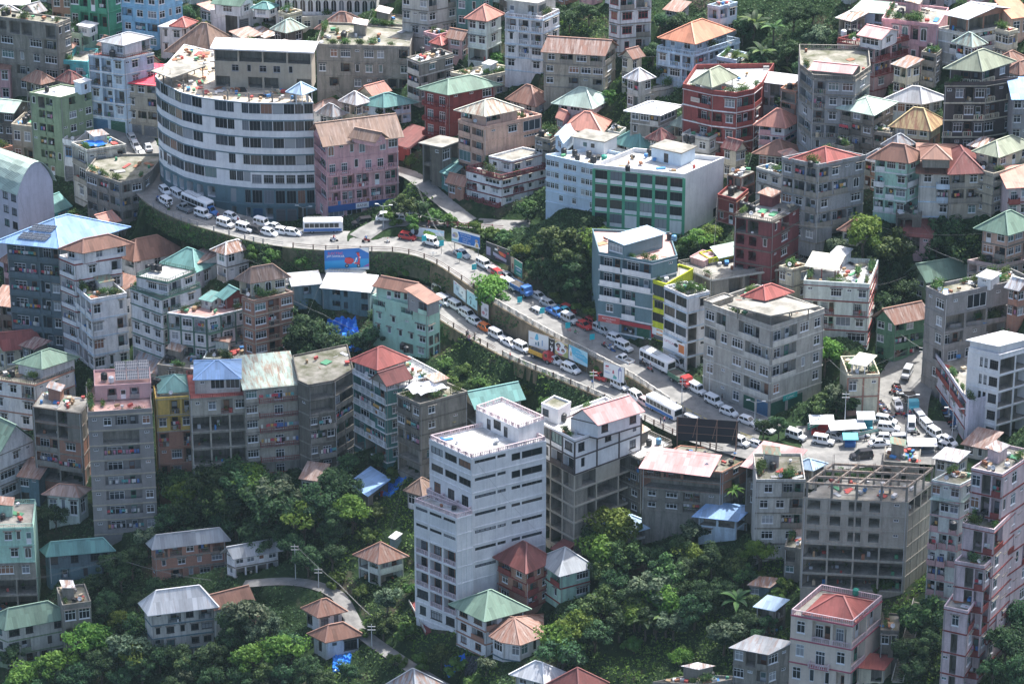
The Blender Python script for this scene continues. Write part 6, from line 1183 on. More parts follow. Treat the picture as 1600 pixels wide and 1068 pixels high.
U = """hatch white 212 232,hatch silver 205 218 f,hatch white 218 243,sedan silver 231 234 f,hatch white 223 249,hatch white 258 302,van white 277 309,pickup grey 289 330 f,jeep white 318 340,pickup blue 327 334,hatch white 362 343,jeep white 353 355,jeep white 383 362,hatch black 402 364,jeep white 411 354,hatch white 421 368,hatch white 442 366,hatch white 458 368,sedan silver 430 359,
hatch red 637 374,jeep white 675 384,sedan silver 722 401,jeep white 757 419,sedan pink 771 427,hatch red 779 433,sedan grey 792 436,jeep white 797 451,sedan silver 841 467,sedan silver 857 479,suv silver 836 492 f,pickup blue 868 493,pickup teal 880 491,hatch red 888 488,jeep silver 890 504,sedan red 911 512,hatch red 926 508,van silver 940 520,hatch white 962 533,jeep white 975 547,van white 1058 571,pickup white 975 567 f,jeep white 1090 614,jeep white 1116 632,hatch white 1139 648,hatch white 1168 662,suv white 1195 674,jeep white 1244 686"""
Lw = """jeep cream 689 459,pickup white 711 468,jeep white 694 476,jeep white 713 484,suv white 731 496,sedan white 742 506,hatch orange 759 517,jeep white 777 529,sedan white 796 540,jeep white 816 549,hatch white 866 567,suv white 892 581,jeep white 969 608,suv white 995 625,hatch pink 1010 634,jeep white 1156 696,hatch white 1184 700,hatch white 462 441"""
Pz = """jeep white 1287 694 -20,hatch silver 1304 686 -30,sedan white 1375 697 5,jeep silver 1409 692 0,suv white 1388 673 -10,suv silver 1384 662 -20,van white 1424 669 -95,hatch white 1402 637 -80,van silver 1437 658 -75,jeep white 1449 672 -70,jeep white 1462 684 -60,jeep silver 1417 588 -110,hatch white 1482 694 -50,hatch white 1376 688 175,hatch silver 1478 703 -40,sedan white 1340 684 10"""
Rp = """suv black 566 352 f,van white 602 345 f,hatch white 621 345 f"""
for s, key in ((U, 'upper'), (Lw, 'lower'), (Pz, 'plaza'), (Rp, 'ramp')):
    for e in s.replace('\n', '').split(','):
        a = e.split()
        if not a: continue
        x = a[4] if len(a) > 4 else None
        put_car(a[0], a[1], float(a[2]), float(a[3]), key, 1 if x == 'f' else 0, float(x) if x and x != 'f' else None)
def lane_fill(key, x0, x1, offs, prob, flip=0):
    line, w = ROADS[key]; last = None
    for i, p in enumerate(line[:-1]):
        if not x0 <= proj(p)[0] <= x1: continue
        d = line[i+1]-p; n = Vector((-d.y, d.x, 0)).normalized(); q = p+n*offs
        if last and (q-last).length < 5.0+RND.uniform(0, 1.2): continue
        if any((v[0].location.x-q.x)**2+(v[0].location.y-q.y)**2 < (4.6 if v[1] not in ('bus', 'lorry') else 6.5)**2 for v in VEH): continue
        last = q
        if RND.random() < prob: put_car(RND.choice(['hatch', 'jeep', 'hatch', 'sedan', 'van', 'suv']), RND.choice(['white', 'white', 'white', 'silver', 'grey', 'black', 'red']), *proj(q), key, flip)
for a in (('bus', 'grey+black', 240, 284, 'upper'), ('bus', 'white+black', 309, 326, 'upper'), ('bus', 'white+blue', 505, 362, 'upper', 0, 2), ('bus', 'white+white', 1027, 573, 'upper'), ('bus', 'white+blue', 1037, 646, 'lower'), ('bus', 'cream+red', 541, 444, 'lower'),
          ('lorry', 'blue+blue', 814, 459, 'upper'), ('lorry', 'red+green', 1064, 600, 'upper'), ('lorry', 'red+yellow', 848, 562, 'lower'), ('lorry', 'teal+black', 1424, 636, 'plaza', 0, -85)): put_car(*a)
lane_fill('upper', 225, 480, 1.9, 1); lane_fill('upper', 700, 1240, 1.9, .95); lane_fill('upper', 800, 960, -1.9, .45, 1); lane_fill('upper', 205, 470, -2.0, .5, 1); lane_fill('lower', 690, 1180, 1.3, .95); lane_fill('plaza', 1290, 1480, 2.5, .9); lane_fill('plaza', 1330, 1490, -5.5, .8, 1); lane_fill('plaza', 1300, 1470, -1.5, .6); lane_fill('street', 1390, 1450, -2.4, .7, 1)
LM = [('below the weathered block', 222, 235), ('under the round office block', 330, 340), ('near the green gate', 430, 362), ('below the pink gabled building', 560, 365), ('near the blue banner billboard', 680, 385), ('beside the dark orange billboard', 780, 430), ('below the wooded slope', 850, 480), ('near the dark teal building', 940, 515), ('beside the white roadside block', 1040, 570), ('below the bare concrete block', 1140, 640),
 ('by the mint green house', 695, 470), ('beside the street art boards', 745, 505), ('beside the netting on the wall', 795, 540), ('under the girls faces billboard', 870, 567), ('near the white cleaner billboard', 985, 615), ('behind the black billboard', 1130, 690), ('at the stalls on the plaza', 1295, 690), ('in the middle of the plaza', 1380, 685), ('on the street into the plaza', 1415, 610), ('below the white modern building', 1460, 675), ('behind the grey tin shack', 500, 440)]
RN = dict(street='street', upper='upper road', lower='lower road', plaza='plaza', ramp='ramp road')
byv = {}
for v in VEH:
    nm = KW.get(v[1], v[1]); col = v[2].split('+'); cn = col[0] if len(col) == 1 or col[0] == col[1] else col[0]+' and '+col[1]
    lm = min(LM, key=lambda l: (l[1]-v[3])**2+(l[2]-v[4])**2)[0]
    byv.setdefault((cn+' '+nm, lm, v[5]), []).append((v, nm))
for (cn, lm, key), vs in byv.items():
    vs.sort(key=lambda q: q[0][3]); n = len(vs)
    for i, (v, nm) in enumerate(vs):
        pre = '' if n == 1 else (ordw(i)+' ' if n > 2 else ('left ' if i == 0 else 'right '))
        lab = pre+cn+(' on the '+RN[key] if key != 'plaza' else '')+' '+lm+(', from left' if n > 2 else '')
        tag(v[0], lab, {'hatch': 'car', 'sedan': 'car', 'suv': 'car', 'lorry': 'truck'}.get(v[1], nm), 'vehicles in the traffic')
# motorbikes with riders, pedestrians
MBK = {}
BK = """522 378 upper white,572 379 upper red,606 384 upper black,668 361 upper black,803 470 upper blue,890 524 upper red,899 527 upper black,944 545 upper black,953 548 upper white,957 551 upper blue,1004 571 upper black,1016 580 upper red,733 535 lower black,385 356 upper red,341 344 upper white,247 316 upper black,262 326 upper white,1396 615 plaza red,1405 650 plaza red,1421 652 plaza blue,1430 680 plaza black"""
for n, e in enumerate(BK.replace('\n', '').split(',')):
    x, y, key, col = e.split(); p = hit(float(x), float(y)); p.z += .06
    if col not in MBK: MBK[col] = b = bike_proto(col)
    else: b = dup(MBK[col])
    a = road_dir(key, p)+(math.pi if n % 4 == 1 else 0); b.location = p; b.rotation_euler = (0, 0, a)
    lm = min(LM, key=lambda l: (l[1]-float(x))**2+(l[2]-float(y))**2)[0]
    sh = ['red', 'blue', 'white', 'black', 'grey', 'pink', 'green'][n % 7]; hc = ['black', 'white', 'red'][n % 3]
    tag(b, col+' motorbike ridden by person in '+sh+' top '+lm, 'motorbike', 'motorbikes in the traffic')
    person(p, a, 'ride', sh, ['navy', 'black', 'grey'][n % 3], 'rider in '+sh+' top and '+hc+' helmet on '+col+' motorbike '+lm, 'motorbike riders', hc)
pk = 0
for (x0, y0, x1, y1, n, key, ang, wh) in ((1372, 632, 1392, 656, 11, 'plaza', 200, 'in the row beside the cream striped house'), (1400, 605, 1405, 622, 5, 'street', 180, 'in the row along the street'), (1474, 640, 1492, 672, 8, 'plaza', 30, 'in the row under the maroon edged street block'), (1428, 700, 1440, 704, 3, 'plaza', 60, 'at the lower edge of the plaza'), (960, 510, 985, 522, 4, 'upper', -60, 'outside the red shop')):
    for i in range(n):
        t = i/max(1, n-1); p = hit(x0+(x1-x0)*t, y0+(y1-y0)*t); p.z += .06; b = dup(MBK[['black', 'red', 'blue', 'white'][i % 4]]); b.location = p; b.rotation_euler = (0, 0, R(ang)+RND.uniform(-.2, .2))
        tag(b, ordw(i)+' parked motorbike from the back '+wh, 'motorbike', 'parked motorbikes '+wh)
PPL = [(731, 527, 'stand', 'grey', 'black', 'at the lower road rail near the mint house'), (742, 532, 'stand', 'black', 'navy', 'beside a motorbike on the lower road'), (797, 562, 'walk', 'red', 'grey', 'walking on the sunny lower road edge'), (955, 524, 'stand', 'orange', 'grey', 'outside the dark teal building shop'), (968, 520, 'stand', 'yellow', 'navy', 'near the red shop front'), (372, 350, 'stand', 'red', 'grey', 'beside white jeeps under the round office'), (1032, 663, 'stand', 'black', 'navy', 'behind the white bus on the lower road'), (1038, 662, 'walk', 'pink', 'navy', 'crossing behind the bus'), (926, 604, 'walk', 'blue', 'grey', 'at the lower road rail by the antenna'),
 (1268, 678, 'stand', 'pink', 'navy', 'beside the green sign at the stalls'), (1274, 674, 'stand', 'white', 'black', 'under the small white stall roof'), (1352, 690, 'walk', 'navy', 'black', 'between the stalls and the white sedan'), (1330, 692, 'stand', 'beige', 'grey', 'at the blue stall'), (1442, 700, 'stand', 'blue', 'black', 'near the plaza edge fence'), (1430, 662, 'walk', 'white', 'black', 'crossing the plaza by the minivan'), (1345, 682, 'stand', 'green', 'navy', 'behind the market awnings'), (688, 485, 'stand', 'blue', 'navy', 'leaning between the jeeps by the mint house'), (1412, 655, 'walk', 'red', 'navy', 'walking in the middle of the plaza'), (620, 352, 'stand', 'white', 'grey', 'by the white cars on the ramp'), (1128, 628, 'stand', 'black', 'navy', 'outside the bare concrete block shops')]
for x, y, ps, a, b, wh in PPL:
    p = hit(x, y); p.z += .05; person(p, RND.uniform(0, 6.28), ps, a, b, 'person in %s top and %s trousers %s' % (a, b, wh), 'people on the street')
# ------------------------------------------------------------------ roadside
def above(G, py):
    z = G.z
    for _ in range(6):
        y = proj(Vector((G.x, G.y, z)))[1]; z += (y-py)/(FPX/((G-CP).length)*math.cos(PITCH))
    return Vector((G.x, G.y, z))
def edge(key, x0, x1, off):
    line, w = ROADS[key]; out = []
    for i, p in enumerate(line):
        if x0 <= proj(p)[0] <= x1:
            d = line[min(i+1, len(line)-1)]-line[max(i-1, 0)]; d.z = 0; d.normalize(); out.append((p+Vector((d.y, -d.x, 0))*(w/2+off), Vector((d.y, -d.x, 0))))
    return out
IVY = []
def retaining(key, x0, x1, side, h, label, mat, ivy=.4):
    E = edge(key, x0, x1, .35 if side > 0 else -ROADS[key][1]-.55); mb = MB(); pr = None
    for p, n in E:
        n = n*side; hh = h
        if side > 0: cur = (p+Vector((0, 0, .06)), p+n*.35+Vector((0, 0, .06)), p+n*(.45+hh*.06)-Vector((0, 0, hh)))
        else: cur = (p+Vector((0, 0, hh))+n*.5, p+n*.25+Vector((0, 0, hh)), p-Vector((0, 0, .3)))
        if pr:
            f = lambda a: a if side > 0 else a[::-1]
            mb.face(f([pr[0], pr[1], cur[1], cur[0]])); mb.face(f([pr[1], pr[2], cur[2], cur[1]]))
            for _ in range(int((p-pp).length*h*26*ivy)):
                t = RND.random(); v = RND.random()**.8; q = pr[1].lerp(cur[1], t).lerp(pr[2].lerp(cur[2], t), v)
                if math.sin(q.x*.5+math.sin(q.z*1.3))+math.sin(q.y*.7+q.z*.9) < ivy*3.4-1.5: IVY.append((q+n*RND.uniform(.02, .3), n))
        pr = cur; pp = p
    tag(mb.obj('retaining_wall', [mat]), label, 'retaining wall')
MOSSW = rough_mat('mossy_masonry', (.035, .05, .025), (.15, .14, .10), .9, .9, .3, .72, (1, 1, .5))
RAWW = rough_mat('raw_masonry', (.05, .05, .03), (.25, .19, .13), .5, .9, .3, .7, (1, 1, .4))
retaining('upper', 250, 455, 1, 4.0, 'ivy grown retaining wall under the upper road below the round office', MOSSW, 1.0)
retaining('upper', 455, 700, 1, 4.6, 'mossy retaining wall under the upper road behind the scooter billboard', MOSSW, .62)
retaining('upper', 692, 1075, 1, 4.4, 'bare stone retaining wall between upper and lower road', RAWW)
retaining('lower', 690, 985, 1, 2.6, 'low concrete retaining wall under the lower road railing', RAWW)
retaining('upper', 820, 940, -1, 1.2, 'low stone kerb wall at the foot of the wooded slope', MOSSW)
IC = np.array([tuple(q) for q, n in IVY]); IN = np.array([tuple(n) for q, n in IVY])+NR.normal(size=(len(IVY), 3))*.6+np.array([0, 0, .4])
tag(link('wall_creeper', quads_mesh('wall_creeper', IC, IN, NR.uniform(.12, .3, len(IC)), [LEAF['dark'][1], LEAF['mid'][0], LEAF['mid'][1]], NR.integers(0, 3, len(IC)))), 'creepers hanging over the retaining walls of the roads', 'creeper', None, 'stuff')
def rails(key, x0, x1, kind, label, mat, pm, off=.2, h=1.0, side=1):
    E = edge(key, x0, x1, off if side > 0 else -ROADS[key][1]-off); r = empty('roadside_railing', E[0][0]); o = E[0][0]; k = MB(); dist = 9; last = None
    for (a, n), (b, _) in zip(E[:-1], E[1:]):
        a2 = a+Vector((0, 0, .05)); d = b-a
        if kind == 'bal': railing(k, a2, b, a2.z, h, 'bal')
        elif kind == 'wall': k.box(a2-n*.1, d, n*.2, (0, 0, h))
        else:
            k.box(a2-n*.02+Vector((0, 0, h-.16)), d, n*.05, (0, 0, .09)); k.box(a2-n*.02+Vector((0, 0, h*.45)), d, n*.05, (0, 0, .07))
        dist += d.length
        if dist > (2.3 if kind == 'post' else 3.6):
            dist = 0; q = MB(); q.box(a2+n*.03-d.normalized()*.1, d.normalized()*.2, n*.2, (0, 0, h+.1)); q.obj('post', [pm], r, o)
    k.obj('rail', [mat], r, o); tag(r, label, 'railing')
BRN = plain('rusty_brown_paint', (.12, .075, .06), .7); WHC = rough_mat('weathered_whitewash', (.30, .28, .25), (.62, .60, .56), 1.2, .8)
rails('upper', 262, 470, 'post', 'thin grey rail with posts along the upper road below the round office', plain('rail_grey', (.25, .25, .26), .6), plain('rail_grey', (.25, .25, .26), .6))
rails('upper', 470, 782, 'post', 'brown posts with rails along the sunny bend of the upper road', BRN, BRN)
rails('upper', 784, 1078, 'bal', 'whitewashed concrete balustrade along the upper road above the billboards', WHC, WHC)
rails('upper', 1080, 1262, 'post', 'yellow striped railing with posts below the bare concrete block', plain('yellow_rail', (.5, .42, .12), .6), plain('rail_grey', (.25, .25, .26), .6))
rails('lower', 688, 800, 'post', 'brown posts along the lower road beside the mint green house', BRN, BRN)
rails('lower', 802, 985, 'bal', 'pale balustrade along the lower road above the grassy bank', WHC, BRN)
rails('lower', 1020, 1150, 'post', 'dark rail behind the black trimmed house on the lower road', BRN, BRN)
rails('ramp', 672, 792, 'post', 'maroon fence along the top edge of the billboard bank', plain('maroon_fence', (.20, .05, .06), .7), plain('maroon_fence', (.20, .05, .06), .7))
# ------------------------------------------------------------------ billboards
def text_mesh(s, size):
    cu = bpy.data.curves.new('t', 'FONT'); cu.body = s; cu.size = size; cu.align_x = 'CENTER'; cu.align_y = 'CENTER'; o = bpy.data.objects.new('t', cu); COL.objects.link(o)
    bpy.context.view_layer.update(); me = bpy.data.meshes.new_from_object(o.evaluated_get(bpy.context.evaluated_depsgraph_get())); bpy.data.objects.remove(o); return me
def ink(c): return plain('print_%02x%02x%02x' % tuple(int(255*q) for q in c), c, .5)
def circ(u, v, r, asp, n=14): return [(u+r*math.cos(2*math.pi*i/n)/asp, v+r*math.sin(2*math.pi*i/n)) for i in range(n)]
def art(root, A, U, Z, Wd, Ht, items):
    Nn = U.cross(Z).normalized(); lay = {}
    for k, it in enumerate(items):
        if it[0] == 't':
            _, s, u, v, sz, c = it[:6]; me = text_mesh(s, sz*Ht); me.materials.clear(); me.materials.append(ink(c)); o = link('lettering', me, root); P = A+U*(Wd*u)+Z*(Ht*v)+Nn*(.05+.004*k)
            tw = max(.01, max(p.co.x for p in me.vertices)-min(p.co.x for p in me.vertices)); sx = min(1, it[6]*Wd/tw) if len(it) > 6 else 1
            o.matrix_local = Matrix(((U.x*sx, Z.x, Nn.x, P.x-root.location.x), (U.y*sx, Z.y, Nn.y, P.y-root.location.y), (U.z*sx, Z.z, Nn.z, P.z-root.location.z), (0, 0, 0, 1)))
        else:
            c, pts = it; mb = MB(); mb.face([A+U*(Wd*u)+Z*(Ht*v)+Nn*(.02+.004*k) for u, v in pts]); mb.obj('printed_picture', [ink(c)], root, root.location)
def rect(u0, v0, u1, v1): return [(u0, v0), (u1, v0), (u1, v1), (u0, v1)]
def board(name, label, cat, l, r, base, items, posts=3, fwd=0):
    G0 = hit(l[0], l[3]+fwd); G1 = hit(r[0], r[3]+fwd); b0, t0 = above(G0, l[2]), above(G0, l[1]); b1, t1 = above(G1, r[2]), above(G1, r[1])
    hgt = ((t0.z-b0.z)+(t1.z-b1.z))/2; zb = (b0.z+b1.z)/2; A = Vector((G0.x, G0.y, b0.z)); U = Vector((G1.x-G0.x, G1.y-G0.y, b1.z-b0.z)); Wd = U.length; U.normalize(); Z = Vector((0, 0, 1)); Nn = Vector((U.y, -U.x, 0)).normalized()
    rt = empty(name, (G0.x, G0.y, G0.z)); mb = MB(); mb.box(A-Nn*.10, U*Wd, Nn*.1, Z*hgt); mb.obj('panel', [ink(base)], rt, rt.location)
    for i in range(posts):
        p = A+U*(Wd*(.08+.84*i/max(1, posts-1)))-Nn*.2; g = T(p.x, p.y); q = MB(); q.box((p.x-.07, p.y-.07, min(g, p.z)-.5), (.14, 0, 0), (0, .09, 0), (0, 0, p.z+hgt*.8-min(g, p.z)+.5)); q.obj('post', [plain('sign_steel', (.2, .2, .21), .5, .5)], rt, rt.location)
    fr = MB()
    for o, e1, e2 in ((A-U*.06, U*.06, Z*hgt), (A+U*Wd, U*.06, Z*hgt)): fr.box(o-Nn*.08, e1, Nn*.12, e2)
    fr.box(A-U*.06-Nn*.08-Z*.06, U*(Wd+.12), Nn*.12, Z*.06); fr.box(A-U*.06-Nn*.08+Z*hgt, U*(Wd+.12), Nn*.12, Z*.06); fr.obj('sign_frame', [plain('sign_steel', (.2, .2, .21), .5, .5)], rt, rt.location)
    art(rt, A, U, Z, Wd, hgt, items); tag(rt, label, cat); return rt
WH, RDc, BLc, CY, BKc = (.78, .79, .8), (.55, .05, .07), (.02, .16, .50), (.12, .48, .68), (.03, .03, .035)
S2 = 2.0
scoot = [((.02, .30, .62), rect(0, .1, 1, .5)), (WH, rect(0, 0, 1, .11)), (WH, [(.78, 1), (1, .74), (1, 1)]), ((.35, .12, .42), [(.86, .14), (1, .14), (1, .28)]),
 (BKc, circ(.50, .23, .085, S2)), (BKc, circ(.765, .20, .085, S2)), ((.5, .5, .52), circ(.50, .23, .04, S2)), ((.5, .5, .52), circ(.765, .20, .04, S2)), (RDc, [(.45, .42), (.47, .60), (.56, .60), (.66, .52), (.66, .40), (.60, .30), (.50, .32)]), (RDc, [(.66, .30), (.68, .36), (.74, .36), (.77, .56), (.72, .78), (.78, .82), (.80, .60), (.79, .25), (.75, .25), (.73, .29)]), (WH, [(.66, .33), (.69, .36), (.74, .56), (.71, .58), (.69, .42), (.65, .36)]), (BKc, [(.46, .60), (.57, .62), (.64, .57), (.56, .59)]), (WH, circ(.80, .58, .035, S2)), (BKc, [(.70, .80), (.79, .80), (.79, .83), (.70, .83)]),
 ('t', 'ELECTRIC', .25, .83, .16, (.7, .10, .16), .34), ('t', 'JAM SAWRKAR', .25, .70, .14, WH, .40), ('t', 'BOOK YOUR TEST RIDE NOW', .5, .055, .06, BLc, .5)]
board('billboard', 'blue billboard with red scooter under the upper road', 'billboard', (508, 390.5, 425, 438), (577, 387, 420.5, 437), BLc, scoot)
board('billboard', 'white and blue banner billboard with round portrait on the bank', 'billboard', (706, 356, 377, 390), (750, 368, 389, 406), BLc, [(WH, rect(0, .86, 1, 1)), (WH, rect(0, .0, 1, .1)), (WH, [(0, .1), (0, .86), (.22, .86), (.27, .5), (.22, .1)]), ((.2, .55, .62), rect(0, .1, .24, .24)), ((.5, .42, .3), circ(.13, .56, .2, 2.1)), ((.25, .25, .45), circ(.08, .5, .12, 2.1)), (WH, [(.80, .04), (.84, .4), (.94, .4), (.98, .04)]), ((.62, .38, .15), [(.84, .06), (.87, .34), (.92, .34), (.95, .06)]), ((.5, .36, .28), circ(.88, .52, .11, 2.1)), ('t', 'AIZAWL CITY TRAFFIC', .50, .74, .13, WH, .4), ('t', 'DRIVE SAFE LANE', .50, .56, .11, WH, .36), ('t', 'KEEP LEFT', .50, .40, .11, WH, .3), ('t', 'THANK YOU', .54, .23, .13, WH, .3)], 2)
board('mural_wall', 'low mural wall painted with green hills beside the ramp', 'mural', (642, 352, 368, 371), (694, 362, 376, 380), (.60, .66, .74), [((.30, .50, .08), [(.36, .42), (.40, .72), (.56, .78), (.72, .62), (.76, .44), (.55, .36)]), ((.30, .42, .30), [(.60, 0), (.62, .34), (1, .45), (1, 0)]), ((.45, .65, .78), [(.5, .84), (1, .72), (1, .98), (.5, .98)]), (BKc, circ(.17, .6, .26, 3.6, 9)), (BKc, [(.08, .1), (.12, .5), (.24, .5), (.2, .2)]), ((.2, .2, .5), [(.3, .05), (.34, .25), (.56, .2), (.5, .05)]), ((.10, .25, .12), circ(.44, .74, .08, 3.6)), ((.10, .25, .12), circ(.5, .72, .07, 3.6)), ((.10, .25, .12), circ(.58, .7, .07, 3.6))], 0)
board('billboard', 'dark billboard with orange splash at the foot of the woods', 'billboard', (760, 378, 401, 409), (797, 391, 415, 424), (.035, .045, .05), [((.30, .30, .42), rect(.01, .18, .18, .72)), ((.36, .36, .46), [(.28, .52), (.3, .3), (.84, .1), (.86, .3)]), (RDc, [(.55, .72), (.55, .50), (.80, .38), (.84, .62)]), ((.62, .16, .05), [(.50, .66), (.62, .44), (.78, .44), (.7, .66)]), (WH, rect(.36, .68, .48, .8)), ((.3, .2, .15), rect(.45, .8, .55, .96)), (RDc, circ(.92, .76, .06, 1.8)), ('t', 'OPEN NOW', .55, .2, .12, (.6, .3, .4), .4)], 2)
board('billboard', 'green notice board with beige picture strip beside the trees', 'billboard', (798.5, 401, 424, 431), (816, 411, 435, 441), (.05, .30, .22), [((.45, .38, .28), rect(0, 0, .28, 1)), ((.25, .10, .09), rect(.08, .25, .22, .6)), (WH, rect(.40, .55, .95, .60)), ((.08, .22, .34), rect(.4, .3, .95, .5)), (WH, rect(.5, .38, .85, .42)), (WH, rect(.45, .14, .9, .18))], 2)
board('billboard', 'pale board with grey line drawing, leftmost street art board', 'billboard', (709, 440.5, 457, 463), (728, 452, 473, 479), (.50, .60, .68), [(WH, [(.45, .3), (.5, .95), (1, .95), (1, .2)]), ((.25, .33, .42), [(.2, .5), (.25, .75), (.42, .7), (.36, .42)]), ((.25, .33, .42), [(.36, .2), (.4, .38), (.75, .34), (.62, .12)]), ((.55, .25, .42), circ(.16, .9, .07, 1.2)), ((.3, .3, .3), circ(.72, .62, .08, 1.2))], 2, fwd=13)
board('billboard', 'turquoise board with small black sketch, middle street art board', 'billboard', (729.5, 453, 474, 480), (746, 463, 485.5, 491), (.40, .64, .70), [(BKc, circ(.38, .56, .12, 1.0)), ((.40, .64, .70), circ(.40, .54, .09, 1.0)), (BKc, [(.34, .14), (.36, .46), (.44, .4), (.4, .12)]), ((.25, .4, .42), [(.55, .1), (.6, .28), (.85, .24), (.8, .08)])], 2, fwd=13)
board('billboard', 'white board with faint red flowers, rightmost street art board', 'billboard', (752, 471, 493, 499), (763.5, 477, 499, 505), (.62, .60, .66), [((.5, .2, .25), circ(.3, .3, .12, .6)), ((.35, .35, .38), circ(.65, .6, .14, .6)), ((.3, .28, .3), [(.5, .1), (.8, .25), (.75, .45)])], 2, fwd=9)
board('billboard', 'white billboard with blue cleaner bottle behind the orange lorry', 'billboard', (826, 516, 538.5, 547), (857, 526.5, 548, 558), WH, [(CY, [(.30, .55), (.38, .95), (.46, .95), (.50, .62), (.44, .5)]), ((.10, .22, .28), rect(.34, .16, .40, .36)), ((.10, .22, .28), rect(.46, .14, .53, .44)), ((.3, .42, .6), rect(.66, .2, .72, .62)), ('t', 'JEENA', .18, .55, .10, RDc, .2)], 2, fwd=6)
board('billboard', 'black narrow billboard with white swirls, between two white ones', 'billboard', (857.6, 528, 549, 558), (866.5, 531, 552, 561), BKc, [(WH, circ(.5, .78, .12, .5)), (BKc, circ(.5, .82, .09, .5)), (WH, circ(.45, .4, .13, .5)), (BKc, circ(.5, .44, .07, .5)), (WH, [(.3, .08), (.5, .34), (.7, .3), (.6, .1)])], 2, fwd=6)
board('billboard', 'billboard with three smiling girls and yellow edge', 'billboard', (867, 531, 552, 561), (887.5, 538, 559.5, 568), (.58, .48, .22), [(WH, circ(.42, .55, .43, .95, 18)), ((.04, .03, .03), circ(.26, .70, .17, .95)), ((.5, .32, .25), circ(.27, .66, .10, .95)), ((.5, .1, .14), [(.14, .3), (.22, .54), (.34, .54), (.36, .3)]), ((.04, .03, .03), circ(.62, .42, .13, .95)), ((.5, .32, .25), circ(.62, .38, .08, .95)), ((.04, .03, .03), circ(.84, .74, .13, .95)), ((.5, .32, .25), circ(.84, .70, .085, .95)), ((.6, .12, .3), rect(.25, .05, .55, .13)), ((.35, .4, .15), [(.7, 0), (.75, .3), (1, .4), (1, 0)])], 2, fwd=6)
board('billboard', 'sky blue billboard with text lines, right of the smiling girls', 'billboard', (888.5, 539, 560, 568), (918, 549, 573.5, 580), (.42, .68, .78), [(CY, [(.05, .95), (.1, .5), (.5, .3), (1, .2), (1, .55), (.5, .95)]), (WH, [(0, 0), (0, .55), (.12, .9), (.2, .3), (.3, 0)]), ((.5, .35, .2), [(.08, .3), (.1, .6), (.16, .5), (.15, .25)]), ('t', 'SAVE WATER', .58, .72, .10, WH, .4), ('t', 'SAVE LIFE EVERY DAY', .60, .50, .09, WH, .55), ('t', 'TUI HI NUNNA', .60, .30, .08, (.5, .2, .3), .45)], 3, fwd=6)
board('billboard', 'white billboard with doctor picture near the balustrade', 'billboard', (943, 565, 588, 594), (975, 573.5, 598.5, 605), WH, [((.24, .26, .45), [(.72, .15), (.70, .75), (.80, .98), (.88, .75), (.86, .1)]), (WH, [(.74, .1), (.76, .7), (.86, .7), (.84, .1)]), ((.5, .12, .15), [(.42, .4), (.44, .62), (.5, .62), (.52, .4)]), ((.15, .45, .4), [(.45, .1), (.5, .36), (.66, .2), (.6, .08)]), (RDc, [(.08, .70), (.1, .8), (.26, .82), (.24, .72)]), ('t', 'HEALTH CARE', .22, .60, .08, RDc, .28), ('t', 'DAWR', .18, .36, .15, BLc, .25)], 2, fwd=6)
# black billboard seen from behind, on the roof of the timber house
tb = [b for b in BLD if b['ref'] == 'pink roofed timber house'][0]; zr = tb['zr']
P0, P1 = at_z(1056, 700, zr), at_z(1152, 707, zr); U = (P1-P0); Wd = U.length; U.normalize(); Nn = Vector((U.y, -U.x, 0)); rt = empty('billboard', P0); zb0 = above(P0, 687).z-zr; zt0 = above(P0, 651).z-zr
mb = MB(); mb.box(P0+Vector((0, 0, zb0)), U*Wd, -Nn*.12, (0, 0, zt0-zb0)); mb.obj('panel', [plain('black_sheet', (.018, .022, .03), .7)], rt, rt.location)
for i in range(2): q = MB(); q.box(P0+U*.1+Nn*.01+Vector((0, 0, zb0+(zt0-zb0)*(i+1)/3)), U*(Wd-.2), Nn*.08, (0, 0, .08)); q.obj('cross_bar', [plain('rust_steel', (.20, .13, .10), .8)], rt, rt.location)
for i in range(4):
    p = P0+U*(Wd*(.02+.96*i/3)); q = MB(); q.tube(p-Vector((0, 0, .1))+Nn*.12, p+Nn*.12+Vector((0, 0, zt0)), .08, .08, 6); q.obj('post', [plain('rust_steel', (.20, .13, .10), .8)], rt, rt.location)
    if i: q = MB(); q.tube(p+Nn*2.2, p+Nn*.2+Vector((0, 0, zt0*.75)), .06, .06, 6); q.tube(p+Nn*1.2-U*.7+Vector((0, 0, zb0+1.4)), p+Nn*.2+Vector((0, 0, zt0*.98)), .06, .06, 6); q.obj('brace', [plain('rust_steel', (.20, .13, .10), .8)], rt, rt.location)
tag(rt, 'big black billboard seen from behind on rusty struts above the pink roofs', 'billboard')
# turquoise street banners on poles
SBN = [(663, 376, 392), (690, 384, 404), (718, 403, 420), (741, 421, 436), (783, 458, 470), (812, 472, 488), (847, 489, 507), (887, 512, 532), (925, 530, 551)]
for i, (x, y, yg) in enumerate(SBN):
    G = hit(x, yg); rt = empty('street_banner', G); P = above(G, y); m = MB(); m.tube((0, 0, -.2), (0, 0, P.z-G.z+.6), .05, .05, 6); m.obj('pole', [plain('sign_steel', (.2, .2, .21), .5, .5)], rt)
    b = MB(); b.cbox((0, -.08, P.z-G.z), (1.0, .06, 1.2), 0, .3); b.obj('banner_board', [plain('banner_turquoise', (.02, .42, .48), .4)], rt)
    tag(rt, ('leftmost' if i == 0 else 'rightmost' if i == 8 else ordw(i))+' turquoise banner board on a pole along the upper road'+('' if i in (0, 8) else ', from left'), 'banner', 'turquoise banners along the upper road')
